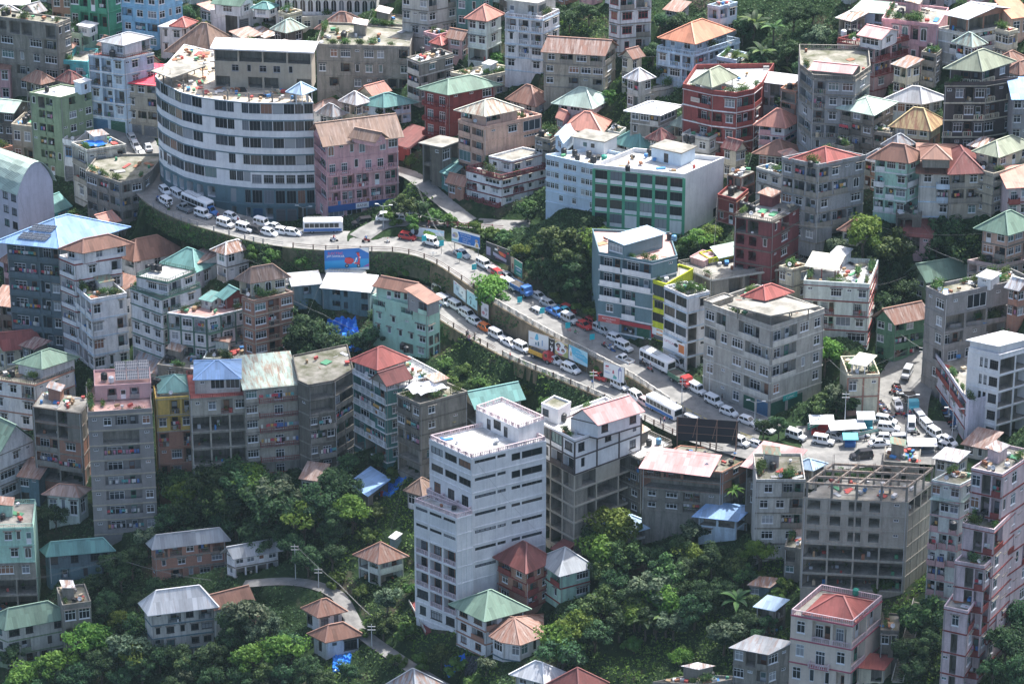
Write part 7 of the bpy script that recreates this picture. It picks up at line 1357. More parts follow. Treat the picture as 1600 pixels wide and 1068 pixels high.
# lamp posts and poles
def pole(x, yg, yt, kind, label):
    G = hit(x, yg); P = above(G, yt); h = P.z-G.z; rt = empty('street_lamp' if kind == 'lamp' else 'utility_pole', G); m = MB(); m.tube((0, 0, -.3), (0, 0, h), .09, .06, 8); gm = plain('pole_grey', (.5, .52, .53) if kind == 'lamp' else (.32, .31, .29), .5); m.obj('pole', [gm], rt)
    if kind == 'lamp':
        a = MB(); a.tube((0, 0, h-.1), (1.5, -.3, h+.35), .045, .035, 6); a.tube((0, 0, h-.1), (-1.2, .3, h+.3), .045, .035, 6); a.obj('arm', [gm], rt)
        for c in ((1.6, -.32, h+.34), (-1.3, .32, h+.29)): l = MB(); l.cbox(c, (.75, .26, .12)); l.obj('lamp_head', [plain('lamp_white', (.7, .72, .72), .4)], rt)
    else:
        for z in (.5, 1.2): a = MB(); a.cbox((0, 0, h-z), (1.5, .09, .1)); a.obj('cross_arm', [gm], rt)
        for xx in (-.65, 0, .65): a = MB(); a.tube((xx, 0, h-.45), (xx, 0, h-.22), .05, .04, 6); a.obj('insulator', [plain('porcelain', (.45, .4, .36), .3)], rt)
    tag(rt, label, 'street lamp' if kind == 'lamp' else 'pole')
for a in ((474, 350, 324, 'lamp', 'double armed street lamp in front of the green gate'), (599, 356, 322, 'lamp', 'white street lamp beside the ramp below the pink building'), (927, 612, 578, 'pole', 'pole with round dish beside the lower road balustrade'), (1065, 642, 590, 'pole', 'dark cable pole at the corner of the upper road wall'), (1416, 692, 618, 'lamp', 'tall white lamp post in the middle of the plaza'), (1319, 682, 612, 'pole', 'slim pole between the market awnings on the plaza'), (1487, 690, 640, 'lamp', 'street lamp under the white modern building'), (1179, 664, 628, 'lamp', 'lamp post at the foot of the bare concrete block'), (640, 352, 330, 'pole', 'short pole by the ramp below the lane bank'), (677, 424, 392, 'pole', 'cable pole at the top of the diagonal stairs'), (462, 905, 850, 'pole', 'power pole above the bend of the small path'), (498, 918, 886, 'pole', 'white pole with cross arm on the small path bend'), (588, 430, 402, 'pole', 'grey post with black box left of the mint house'), (1440, 590, 540, 'pole', 'leaning cable pole beside the street in the gully'), (1108, 622, 560, 'pole', 'cable pole in front of the bare concrete block'), (581, 1010, 975, 'pole', 'pole beside the lower path wall')): pole(*a)
def cable(pts, label, n=14):
    P = [above(hit(x, yg), y) for x, y, yg in pts]; mb = MB()
    for k in (0, .25):
        for a, b in zip(P[:-1], P[1:]):
            pr = None
            for i in range(n+1):
                t = i/n; q = a.lerp(b, t)+Vector((k, 0, -k*.6-4*t*(1-t)*(a-b).length*.03))
                if pr: mb.tube(pr, q, .02, .02, 4, 0, False)
                pr = q
    tag(mb.obj('power_cable', [plain('cable_grey', (.20, .21, .21), .5)]), label, 'cable')
for p, l in (([(612, 312, 346), (642, 330, 352), (692, 344, 372)], 'sagging cable across the bank below the lane'), ([(650, 285, 330), (678, 352, 372), (722, 404, 425), (800, 440, 470)], 'cable crossing the upper road above the blue banner'), ([(1065, 592, 642), (1100, 650, 660), (1130, 700, 705)], 'cable bundle crossing the upper road beside the bus'), ([(1290, 318, 372), (1400, 362, 420), (1500, 408, 470)], 'long cable over the wooded gully at the right'), ([(432, 452, 520), (505, 490, 540), (590, 528, 560)], 'cable in front of the blue netting'), ([(464, 852, 905), (530, 912, 940), (626, 1000, 1012)], 'cable above the small path on the green slope'), ([(500, 120, 160), (560, 165, 196), (620, 210, 240)], 'cable behind the pink gabled building'), ([(1416, 630, 690), (1340, 600, 650), (1290, 560, 645)], 'cable from the plaza lamp to the concrete block'), ([(1440, 545, 590), (1390, 510, 560), (1370, 470, 540)], 'cable over the street beside the green rust house'), ([(40, 905, 960), (180, 870, 920), (330, 905, 940)], 'cable over the lower left houses')): cable(p, l)
# ------------------------------------------------------------------ stairs, bridge, stalls, tarpaulins, solar panels
def stairs(a, b, w, label, mat, n=22):
    A, B = hit(*a), hit(*b); d = (B-A)/n; dh = Vector((d.x, d.y, 0)); u = dh.normalized(); s = Vector((-u.y, u.x, 0)); rt = empty('staircase', A)
    m = MB()
    for i in range(n): q = A+d*i; m.box(q-s*w/2-Vector((0, 0, .5)), dh*1.02, s*w, (0, 0, .62+d.z*.5))
    m.obj('steps', [mat], rt, A)
    for k in (-1, 1):
        r = MB(); r.box(A+s*(k*(w/2+.1))-s*.06+Vector((0, 0, .2)), B-A, s*.12, (0, 0, .55)); r.obj('side_wall', [WHC], rt, A)
    tag(rt, label, 'stairs')
stairs((612, 424), (662, 396), 1.4, 'diagonal concrete stairs from the lane up to the upper road', rough_mat(*DECK['deck']))
stairs((672, 988), (646, 940), 1.6, 'maroon stairs with white sides at the foot of the white tower', plain('maroon_step', (.22, .06, .06), .7))
stairs((1402, 1066), (1436, 940), 1.8, 'long mossy stairs between the pink railed house and pink tower', rough_mat(*DECK['moss']), 40)
stairs((826, 195), (1000, 60), 1.5, 'long concrete stairs climbing the slope at top centre', rough_mat(*DECK['deck']), 50)
def drape(name, quad, mat, label, cat, off=.5, n=14, puff=.5):
    mb = MB(); g = []
    for j in range(n+1):
        row = []
        for i in range(n+1):
            u, v = i/n, j/n; a = [quad[0][k]*(1-u)+quad[1][k]*u for k in (0, 1)]; b = [quad[3][k]*(1-u)+quad[2][k]*u for k in (0, 1)]
            p = hit(a[0]*(1-v)+b[0]*v, a[1]*(1-v)+b[1]*v); row.append(p+Vector((0, -.5, .8))*(off+puff*(math.sin(i*1.9+j*.8)*.4+math.sin(j*2.3-i*.7)*.4+RND.uniform(-.2, .2))))
        g.append(row)
    for j in range(n):
        for i in range(n): mb.face([g[j+1][i], g[j+1][i+1], g[j][i+1], g[j][i]])
    for k in range(n):
        for a, b in ((g[0][k], g[0][k+1]), (g[n][k+1], g[n][k]), (g[k+1][0], g[k][0]), (g[k][n], g[k+1][n])): d = Vector((0, 0, 1.0)); mb.face([a, b, b-d, a-d])
    tag(mb.obj(name, [mat], None, None, False), label, cat)
BTARP = rough_mat('blue_tarpaulin', (.02, .15, .58), (.05, .28, .75), 1.5, .35, .3, .7, (1, 1, 1), .5); NET = rough_mat('black_netting', (.03, .035, .045), (.08, .09, .10), 2, .9)
drape('blue_netting', [(512, 502), (556, 500), (566, 546), (506, 549)], BTARP, 'crumpled blue netting hung on the wall beside the mint house', 'netting', 1.2, 14, 1.2)
drape('tarpaulin', [(618, 742), (640, 742), (610, 776), (592, 772)], BTARP, 'blue tarpaulin strip lying on the slope right of the blue roofed hut', 'tarpaulin')
drape('shade_netting', [(540, 780), (570, 778), (562, 812), (530, 816)], NET, 'black shade netting on the slope under the blue roofed hut', 'netting', .8)
drape('tarpaulin', [(694, 1034), (726, 1022), (728, 1032), (700, 1054)], BTARP, 'crumpled blue tarpaulin in the grass below the white tower', 'tarpaulin')
drape('shade_netting', [(728, 1026), (748, 1026), (744, 1054), (726, 1050)], NET, 'black netting beside the crumpled blue tarpaulin', 'netting')
drape('tarpaulin', [(520, 1014), (552, 1010), (545, 1046), (520, 1050)], BTARP, 'dark blue tarpaulin below the lower rust hip hut', 'tarpaulin')
drape('tarpaulin', [(84, 604), (118, 590), (120, 602), (90, 612)], BTARP, 'bright blue tarpaulin behind the half timbered house', 'tarpaulin', 1.5)
drape('tarpaulin', [(1432, 342), (1456, 350), (1456, 356), (1432, 350)], BTARP, 'blue tarpaulin behind the maroon roofed ruin', 'tarpaulin', 3.0)
# market stalls on the plaza
def stall(x, y, w, d, h, rz, roofc, body_c, label):
    G = hit(x, y); rt = empty('market_stall', G, R(rz)); p = MB()
    for sx in (-1, 1):
        for sy in (-1, 1): p.box((sx*(w/2-.1)-.05, sy*(d/2-.1)-.05, -.3), (.1, 0, 0), (0, .1, 0), (0, 0, h+.25))
    p.obj('posts', [plain('sign_steel', (.2, .2, .21), .5, .5)], rt); b = MB(); b.box((-w/2+.1, d/2-.2, 0), (w-.2, 0, 0), (0, .1, 0), (0, 0, h-.1)); b.box((-w/2+.2, -d/2+.2, 0), (w-.4, 0, 0), (0, .6, 0), (0, 0, .9)); b.obj('counter', [plain('stall_'+body_c, PAINT[body_c], .7)], rt)
    r = MB(); r.loft([[(-w/2-.2, -d/2-.4, h-.25), (w/2+.2, -d/2-.4, h-.25), (w/2+.2, -d/2-.4, h-.19), (-w/2-.2, -d/2-.4, h-.19)], [(-w/2-.2, d/2+.2, h+.1), (w/2+.2, d/2+.2, h+.1), (w/2+.2, d/2+.2, h+.16), (-w/2-.2, d/2+.2, h+.16)]]); r.obj('awning', [plain('awning_'+roofc, PAINT[roofc], .6)], rt); tag(rt, label, 'market stall')
stall(1283, 676, 4.2, 2.6, 2.9, 0, 'white', 'red', 'small stall with white roof beside the green sign')
stall(1322, 682, 6.5, 2.6, 2.6, 8, 'white', 'grey', 'long white awning stall on the plaza')
stall(1352, 672, 3.0, 2.2, 3.2, 0, 'silver', 'teal', 'narrow grey stall at the foot of the cream striped house')
stall(1328, 697, 2.4, 1.6, 2.2, 0, 'turquoise', 'blue', 'little turquoise kiosk before the long awning')
stall(1440, 708, 5.0, 2.0, 2.4, 0, 'white', 'grey', 'white canopy at the lower plaza edge')
board('direction_sign', 'green road direction sign beside the small white stall', 'sign', (1261, 662, 672, 682), (1279, 653, 664, 676), (.05, .28, .2), [(WH, rect(.1, .62, .9, .72)), (WH, rect(.1, .35, .7, .45))], 2)
board('direction_sign', 'long slanted green banner in front of the parked cars', 'sign', (1336, 677, 681, 690), (1372, 669, 673, 684), (.22, .42, .33), [(WH, rect(.05, .42, .95, .5))], 2)
# solar panels
def panel_at(P, U, V, w, h, label, grp):
    Nn = U.cross(V).normalized(); o = MB(); o.box(P, U*w, V*h, Nn*.06); r = o.obj('solar_panel', [plain('panel_frame', (.5, .52, .54), .4, .5)], None, P); r.location = P
    g = MB(); k = 6
    for i in range(k):
        for j in range(3): g.face([P+U*(w*(i+.08)/k)+V*(h*(j+.06)/3)+Nn*.068, P+U*(w*(i+.94)/k)+V*(h*(j+.06)/3)+Nn*.068, P+U*(w*(i+.94)/k)+V*(h*(j+.95)/3)+Nn*.068, P+U*(w*(i+.08)/k)+V*(h*(j+.95)/3)+Nn*.068])
    g.obj('solar_cells', [plain('solar_glass', (.06, .075, .10), .15, .2, .6)], r, P); tag(r, label, 'solar panel', grp)
tw = [b for b in BLD if b['ref'] == 'tall mauve grey tower'][0]; rg, z1, _ = tw['trings'][0]
Ux = (rg[1]-rg[0]).normalized(); Vx = (Vector((-Ux.y, Ux.x, 0))+Vector((0, 0, .55))).normalized()
for i in range(3):
    for j in range(2): panel_at(rg[0]+Ux*(4.1+i*2.25)+Vx*(j*2.3)+Vector((-Ux.y, Ux.x, 0))*1.0+Vector((0, 0, .9)), Ux, Vx, 2.1, 2.15, ('lower ' if j == 0 else 'upper ')+['left', 'middle', 'right'][i]+' solar panel on top of the tall mauve grey tower', 'solar panels on the mauve tower')
fr = MB()
for i in range(4): p = rg[0]+Ux*(4.1+i*2.2)+Vector((-Ux.y, Ux.x, 0))*4.2+Vector((0, 0, .0)); fr.box(p, (.08, 0, 0), (0, .08, 0), (0, 0, 2.8))
fr.obj('panel_stand', [plain('sign_steel', (.2, .2, .21), .5, .5)], tw['root'], tw['c'].off)
sb = [b for b in BLD if b['ref'] == 'slate grey block with blue roof'][0]; rr = offset(sb['ring'], -1.2); L0, C0, R0, K0 = [zv(p, sb['zr']-.05) for p in rr]
a, b_ = (C0-L0).length, (R0-C0).length
Uu = (C0-L0).normalized()
top0 = (L0+C0+R0+K0)/4+Vector((0, 0, 4.2)); mid = (L0+C0)/2 ; Vv = ((top0 if a >= b_ else (mid+(R0-C0).normalized()*a*.5+Vector((0, 0, 4.2))))-mid); sl = Vv.length; Vv.normalize()
for j in range(2):
    for i in range(5-j): panel_at(mid+Uu*(-3.2+i*1.25+j*.6)+Vv*(sl*(.2+j*.3))+Uu.cross(Vv).normalized()*.16, Uu, Vv, 1.15, 1.9, ordw(i)+' solar panel from the left in the '+('lower' if j == 0 else 'upper')+' row on the blue roof', 'solar panels on the blue roof')
# bare beams on the huge frame and column stubs on the round office
hb = [b for b in BLD if b['ref'] == 'huge unfinished concrete frame'][0]; Lp, Cp, Rp_, Kp = hb['ring']; z = hb['zr']; rust = rough_mat('rusty_shuttering', (.22, .15, .11), (.44, .40, .34), 1.5); off = hb['c'].off
pt = lambda s, t: Cp+(Lp-Cp)*s+(Rp_-Cp)*t
for i in range(5):
    for j in range(4):
        p = pt(.02+.96*i/4, .03+.94*j/3); c = MB(); c.box((p.x-.2, p.y-.2, z+.01), (.4, 0, 0), (0, .4, 0), (0, 0, 2.9)); c.obj('column', [CONC()], hb['root'], off)
        r = MB()
        for q in range(4): r.tube((p.x-.12+.24*(q % 2), p.y-.12+.24*(q//2), z+2.9), (p.x-.12+.24*(q % 2)+RND.uniform(-.1, .1), p.y-.12+.24*(q//2), z+4.6), .03, .03, 4)
        r.obj('rebar', [rust], hb['root'], off)
for i in range(5): a_, b_ = pt(.02+.96*i/4, .03), pt(.02+.96*i/4, .97); d = b_-a_; n = Vector((-d.y, d.x, 0)).normalized()*.14; m = MB(); m.box(zv(a_, z+2.5)-n, d, n*2, (0, 0, .45)); m.obj('beam', [rust], hb['root'], off)
for j in range(4): a_, b_ = pt(.02, .03+.94*j/3), pt(.98, .03+.94*j/3); d = b_-a_; n = Vector((-d.y, d.x, 0)).normalized()*.14; m = MB(); m.box(zv(a_, z+2.48)-n, d, n*2, (0, 0, .42)); m.obj('beam', [rust], hb['root'], off)
rb = [b for b in BLD if b['ref'] == 'round white glass office block'][0]; ri = offset(rb['ring'], .8); n = 10
for i in range(n):
    p = ri[i]; c = MB(); c.box((p.x-.16, p.y-.16, rb['zr']+.01), (.32, 0, 0), (0, .32, 0), (0, 0, RND.uniform(1.2, 2.6))); c.obj('column', [CONC()], rb['root'], rb['c'].off)
    r = MB()
    for q in range(4): r.tube((p.x-.1+.2*(q % 2), p.y-.1+.2*(q//2), rb['zr']+1), (p.x-.1+.2*(q % 2), p.y-.1+.2*(q//2), rb['zr']+3.4), .03, .03, 4)
    r.obj('rebar', [rust], rb['root'], rb['c'].off)
for h in (.9, 1.7):
    m = MB()
    for i in range(n-1):
        a_, b_ = ri[i], ri[i+1]; m.tube((a_.x, a_.y, rb['zr']+h), (b_.x, b_.y, rb['zr']+h+.1), .04, .04, 4)
    m.obj('scaffold_pole', [rust], rb['root'], rb['c'].off)
# shop signs on facades
def shopsign(ref, fi, u0, u1, z0, z1, base, items, label=None):
    b = [q for q in BLD if q['ref'] == ref][0]; r = b['ring']; A, B = r[fi], r[fi+1]; U = Vector((B.x-A.x, B.y-A.y, 0)); L = U.length; U /= L; Nn = Vector((U.y, -U.x, 0)); H_ = b['zr']-b['z0']
    P = Vector((A.x, A.y, 0))+U*(L*u0)+Vector((0, 0, b['zr']-H_*z1)); w = L*(u1-u0); h = H_*(z1-z0); rt = empty('shop_sign', P-b['c'].off); rt.parent = b['root']; m = MB()
    m.box(P+Nn*.12, U*w, Nn*.12, (0, 0, h)); o = m.obj('shop_sign_board', [ink(base)], b['root'], b['c'].off); bpy.data.objects.remove(rt)
    lay = []
    for k, it in enumerate(items):
        if it[0] == 't':
            me = text_mesh(it[1], it[4]*h); me.materials.clear(); me.materials.append(ink(it[5])); o2 = link('lettering', me, o); Q = P+U*(w*it[2])+Vector((0, 0, h*it[3]))+Nn*(.25+.004*k)-b['c'].off
            tw_ = max(.01, max(p.co.x for p in me.vertices)-min(p.co.x for p in me.vertices)); sx = min(1, it[6]*w/tw_) if len(it) > 6 else 1
            o2.matrix_local = Matrix(((U.x*sx, 0, Nn.x, Q.x), (U.y*sx, 0, Nn.y, Q.y), (0, 1, 0, Q.z), (0, 0, 0, 1)))
        else:
            mm = MB(); mm.face([P+U*(w*u)+Vector((0, 0, h*v))+Nn*(.245+.004*k) for u, v in it[1]]); mm.obj('printed_picture', [ink(it[0])], o, b['c'].off)
shopsign('pink gabled building', 1, .01, .92, .79, .87, (.03, .10, .30), [(WH, rect(.42, .1, .62, .95)), ('t', 'BANK', .52, .5, .6, (.2, .12, .12), .18)])
shopsign('dark teal building with white balconies', 0, .02, .98, .80, .88, (.52, .10, .09), [('t', 'RESTAURANT', .5, .62, .36, WH, .9), ('t', 'HOTEL', .5, .22, .3, WH, .6)])
shopsign('dark teal building with white balconies', 1, .0, 1.0, .82, .87, (.36, .04, .05), [])
shopsign('dark teal building with white balconies', 2, .0, .75, .84, .97, (.38, .03, .05), [('t', 'MOTOR', .5, .7, .34, WH, .8)])
shopsign('thin lime yellow building', 0, .1, .9, .78, .90, WH, [((.75, .32, .05), rect(.4, .1, .95, .9)), (WH, circ(.65, .5, .25, .8))])
shopsign('white roadside block with dark windows', 0, .03, .97, .62, .79, WH, [((.62, .2, .06), rect(.72, .15, .98, .8)), ('t', 'OPTICAL', .3, .6, .3, (.5, .15, .2), .5), (BKc, circ(.6, .6, .15, 1.6))])
shopsign('white roofed sign house', 1, .08, .98, .36, .62, (.50, .52, .50), [('t', 'NTBARAW', .5, .72, .32, (.05, .45, .42), .9), ('t', 'HOCELIA', .5, .28, .32, (.05, .45, .42), .9)])
shopsign('bare concrete roadside apartment block', 1, .25, .52, .80, .86, (.04, .34, .30), [('t', 'CLINIC', .5, .5, .6, WH, .8)])
shopsign('crimson building with white bands', 0, .3, .6, .10, .17, (.50, .46, .42), [('t', 'HOTEL', .5, .5, .6, (.3, .08, .06), .8)])
# ------------------------------------------------------------------ things on roofs and balconies
TANKC = [plain('tank_black', (.02, .022, .026), .45), plain('tank_blue', (.1, .25, .4), .4), plain('tank_green', (.03, .28, .2), .45), plain('tank_white', (.6, .62, .64), .4)]
TM = []
for m in TANKC:
    b = MB(); b.lathe((0, 0, .25), [(.55, 0), (.6, .05), (.6, .3), (.57, .34), (.6, .38), (.6, .68), (.57, .72), (.6, .76), (.6, 1.05), (.50, 1.18), (.22, 1.26)], 14)
    l = MB(); l.lathe((0, 0, .25), [(.24, 1.25), (.24, 1.33), (.1, 1.36)], 10); s = MB()
    for x in (-.4, .3):
        for y in (-.4, .3): s.box((x, y, -.05), (.12, 0, 0), (0, .12, 0), (0, 0, .3))
    TM.append((b.mesh('tank_body', m, None, True), l.mesh('lid', m), s.mesh('stand', CONC())))
def tank(P, label, k=0, grp=None):
    r = empty('water_tank', P, RND.uniform(0, 6)); f = RND.uniform(.85, 1.15); r.scale = (f, f, f)
    for n, me in zip(('tank_body', 'lid', 'stand'), TM[k]): link(n, me, r)
    tag(r, label, 'water tank', grp)
def planter_mesh(i):
    b = MB(); w = 1.3; b.box((-w/2, -.2, 0), (w, 0, 0), (0, .4, 0), (0, 0, .32)); pot = b.mesh('pot', [plain('terracotta', (.32, .15, .09), .8), plain('grey_pot', (.3, .29, .27), .8)][i % 2])
    n = 420; C = NR.normal(size=(n, 3))*np.array([.45, .22, .24])+np.array([0, 0, .75]); cl = NR.integers(0, 5, n); C[:, 0] += (cl-2)*.16; C[:, 2] += np.array([.0, .35, .1, .25, .05])[cl]*(.6+.5*(i % 3))
    nr = NR.normal(size=(n, 3))+np.array([0, -.2, .6]); mi = (NR.random(n) < .45).astype(int)
    return pot, quads_mesh('plants', C, nr, NR.uniform(.07, .16, n), [LEAF['mid'][1], LEAF['light'][0]] if i % 2 else [LEAF['dark'][1], LEAF['mid'][1]], mi)
PLM = [planter_mesh(i) for i in range(4)]
JM = [plain('junk_'+k, c, .8) for k, c in dict(grey=(.3, .3, .3), wood=(.32, .22, .13), white=(.65, .65, .66), blue=(.06, .2, .45), rust=(.26, .12, .07), tin=(.42, .44, .46), red=(.4, .08, .07), sand=(.5, .42, .3), black=(.03, .03, .03), green=(.08, .25, .14)).items()]
def inside(ring, x, y):
    return all((b.x-a.x)*(y-a.y)-(b.y-a.y)*(x-a.x) > 0 for a, b in zip(ring, list(ring[1:])+[ring[0]]))
# stair heads on bare flat roofs
for b in BLD:
    if b['roof'] and b['roof'][0] == 'flat' and not b.get('trings') and len(b['ring']) == 4 and b['c'].gritty and b['c'].depth > 5 and b['ref'] != 'huge unfinished concrete frame':
        L_, C_, R_, K_ = b['ring']; s0, t0 = RND.uniform(.45, .6), RND.uniform(.35, .6); u = (L_-C_); v = (R_-C_); fs, ft = min(.35, 2.6/u.length), min(.35, 2.8/v.length); pq = lambda s, t: C_+u*s+v*t
        rg = [pq(s0+fs, t0), pq(s0, t0), pq(s0, t0+ft), pq(s0+fs, t0+ft)]; z = b['zr']; m = MB(); h = RND.uniform(2.1, 2.6); hd = empty('stair_head', (0, 0, 0)); hd.parent = b['root']
        for i in range(4): m.face([zv(rg[i], z), zv(rg[(i+1) % 4], z), zv(rg[(i+1) % 4], z+h), zv(rg[i], z+h)])
        m.obj('wall', [wallmat(b['c'].wall, b['c'].dirt)], hd, b['c'].off); o = offset(rg, -.35); k = RND.choice(['grey', 'rust', 'white', 'green', 'cement']); r = MB(); hi = .5
        top = [zv(o[0], z+h+hi), zv(o[1], z+h+.05), zv(o[2], z+h+.05), zv(o[3], z+h+hi)]; r.face(top, 0, [(p.x, p.y) for p in top]); r.face([p-Vector((0, 0, .1)) for p in top[::-1]], 0, [(p.x, p.y) for p in top[::-1]])
        for i in range(4): a, e = top[i], top[(i+1) % 4]; d = Vector((0, 0, .1)); r.face([a-d, e-d, e, a], 0, [(0, 0), (1, 0), (1, .1), (0, .1)])
        r.obj('roof', [roofmat(k, .5)], hd, b['c'].off); b['trings'] = [(rg, z+h, ('shed',))]
for b in BLD:
    if b['roof'] and b['roof'][0] == 'flat' and not b['tk'] and b['c'].gritty and RND.random() < .75:
        L_, C_, R_ = b['ring'][0], b['ring'][1], b['ring'][2]; n = RND.choice([1, 2, 2, 3]); s0, t0 = RND.uniform(.55, .8), RND.uniform(.2, .5); b['tkp'] = [C_+(L_-C_)*s0+(R_-C_)*t0+(R_-C_).normalized()*1.5*i for i in range(n)] if len(b['ring']) == 4 else []
        b['tkp'] = [p for p in b['tkp'] if inside(offset(b['ring'], .8), p.x, p.y) and not any(inside(offset(q[0], -.8), p.x, p.y) for q in b.get('trings', []))]
        for i, p in enumerate(b['tkp']): tank(zv(p, b['zr']+.02), mklabel('black water tank on the roof of the ', 'black tank on the ', b['ref']) if len(b['tkp']) == 1 else mklabel(['left', 'middle', 'right'][i if i < 1 or len(b['tkp']) == 3 else 2]+' black water tank, roof of the ', ['left', 'middle', 'right'][i if i < 1 or len(b['tkp']) == 3 else 2]+' tank on the ', b['ref']), 0, 'roof water tanks')
NPL = 0
for b in BLD:
    ring, zr, ref, c = b['ring'], b['zr'], b['ref'], b['c']; tr = [(offset(q[0], -.3), q[1]) for q in b.get('trings', [])]
    for i, (x, y) in enumerate(b['tk']):
        z = zr
        for q, zz in tr:
            p = at_z(x, y+6, zz)
            if inside(q, p.x, p.y) and b.get('trings')[0][2][0] in ('flat', 'slab'): z = zz+.2
        p = at_z(x, y+6, z); k = 0 if RND.random() < .88 else RND.choice([1, 2, 3])
        tag_l = ['black', 'blue', 'green', 'white'][k]+' tank on the '+ref+' roof'; n = len(b['tk'])
        if n > 1: tag_l = (['left', 'right'][i] if n == 2 else 'leftmost' if i == 0 else 'rightmost' if i == n-1 else ordw(i))+' '+tag_l
        tank(p, ' '.join(tag_l.split()[:16]), k, 'roof water tanks')
    if b['roof'] and b['roof'][0] == 'flat':
        rin = offset(ring, .75); rinn = offset(ring, .35); vis = len(b['pts'])-1; seg = list(range(vis))+([len(ring)-1] if len(ring) == 4 else [])
        n = int(round(b['pl']*.58)); lens = [(ring[(i+1) % len(ring)]-ring[i]).length for i in seg]
        for k in range(n):
            i = RND.choices(seg, lens)[0]; t = RND.uniform(.06, .94); a, e = rin[i], rin[(i+1) % len(rin)]; p = a.lerp(e, t); d = e-a
            if k % 4 == 3: q = ((ring[0]+ring[2])/2); p = p.lerp(q, RND.uniform(.1, .5))
            if any(inside(q, p.x, p.y) for q, _ in tr): continue
            r = empty('potted_plant', (p.x, p.y, zr+.01), math.atan2(d.y, d.x)); f = RND.uniform(.75, 1.45); r.scale = (f, f, f*RND.uniform(.8, 1.2)); pm, fm = RND.choice(PLM); link('pot', pm, r); link('foliage', fm, r)
            tag(r, mklabel('leafy potted plants on the roof of the ', 'plants on roof of the ', ref), 'potted plant', 'potted plants on the roof of the '+ref); NPL += 1
        if b['jk']:
            mb = MB(); tries = 0; m = 0; xs = [p.x for p in ring]; ys = [p.y for p in ring]
            while m < b['jk']*1.6 and tries < 500:
                tries += 1; x, y = RND.uniform(min(xs), max(xs)), RND.uniform(min(ys), max(ys))
                if not inside(rin, x, y) or any(inside(q, x, y) for q, _ in tr): continue
                m += 1; s = RND.random(); mi = RND.randrange(len(JM)); rz = RND.uniform(0, 3)
                if s < .4: mb.cbox((x, y, zr+.02+.3), (RND.uniform(.4, 1.2), RND.uniform(.3, .9), RND.uniform(.35, .6)), mi, rz)
                elif s < .65: mb.cbox((x, y, zr+.06+RND.uniform(0, .1)), (RND.uniform(1.2, 2.8), RND.uniform(.6, 1.6), .05), mi, rz)
                elif s < .85: mb.tube((x, y, zr+.1), (x+RND.uniform(-2, 2)*.8, y+RND.uniform(-1, 1), zr+RND.uniform(.1, .5)), .05, .05, 5, mi)
                else: mb.lathe((x, y, zr+.02), [(.25, 0), (.3, .3), (.27, .7), (.1, .75)], 8, mi)
            o = mb.obj('rooftop_clutter', JM)
            if o: tag(o, mklabel('boxes, boards and household junk on the roof of the ', 'junk on roof of the ', ref), 'clutter', None, 'stuff')
for b in BLD:
    if b['c'].clut.f: tag(b['c'].clut.obj('household_goods', JM+[LEAF['mid'][1]]), mklabel('buckets and household goods on balconies of the ', 'goods on balconies of the ', b['ref']), 'household goods', None, 'stuff')
DM = MB(); DM.lathe((0, 0, 0), [(.06, 0), (.26, .05), (.42, .14), (.43, .15), (.26, .07), (.06, .03)], 14); dish = DM.mesh('dish', plain('dish_grey', (.5, .51, .52), .4), None, True); SM = MB(); SM.tube((0, 0, 0), (0, 0, .9), .03, .03, 5); SM.tube((0, .1, .9), (0, -.4, 1.2), .015, .015, 4); dst = SM.mesh('mast', plain('dish_grey', (.5, .51, .52), .4))
for b in BLD[2::2]:
    if b['roof'] and b['roof'][0] == 'flat' and b['c'].gritty:
        a, e = offset(b['ring'], .5)[:2]; p = a.lerp(e, RND.uniform(.15, .85)); r = empty('satellite_dish', (p.x, p.y, b['zr']+.1), RND.uniform(-.6, .6)); d = link('dish', dish, r); d.location = (0, -.05, .95); d.rotation_euler = (R(55), 0, 0); link('mast', dst, r)
        tag(r, mklabel('pale satellite dish at the roof edge of the ', 'satellite dish on the ', b['ref']), 'satellite dish', 'satellite dishes')
print('PLANTERS', NPL, 'LAUNDRY', len(LAUNDRY))
GC = [(.6, .6, .62), (.10, .18, .40), (.5, .08, .1), (.62, .62, .65), (.04, .04, .05), (.55, .35, .12), (.5, .25, .35), (.12, .35, .35), (.3, .3, .34), (.65, .65, .6)]
GMS = []
for i, cc in enumerate(GC):
    m = MB(); w, h = [(.5, .7), (.45, .9), (.8, .6), (.6, .75), (.4, .85)][i % 5]; k = 5; pr = None
    for q in range(k+1):
        x = -w/2+w*q/k; y = .05*math.sin(q*2.1+i); cur = ((x, y, 0), (x*(.92+.1*math.sin(i)), y*1.8, -h*(1+.05*math.sin(q*1.7+i))))
        if pr: m.face([pr[1], cur[1], cur[0], pr[0]])
        pr = cur
    GMS.append(m.mesh('garment', plain('garment_%d' % i, cc, .9)))
for (ref, k, i, P, U, w, nb) in LAUNDRY:
    r = empty('washing_line', P, math.atan2(U.y, U.x)); m = MB(); m.tube((.1, 0, .02), (w-.1, 0, .02), .012, .012, 4); m.obj('line', [plain('cord', (.3, .3, .3), .8)], r); x = .35
    while x < w-.3:
        if RND.random() < .85: g = link('garment', RND.choice(GMS), r); g.location = (x, 0, 0); g.rotation_euler = (0, 0, RND.uniform(-.3, .3))
        x += RND.uniform(.4, .75)
    lab = 'washing on %s floor down, %s balcony from left, %s' % (ordw(k), ordw(i), ref); tag(r, ' '.join(lab.split()[:16]), 'washing', 'washing hung on balconies')
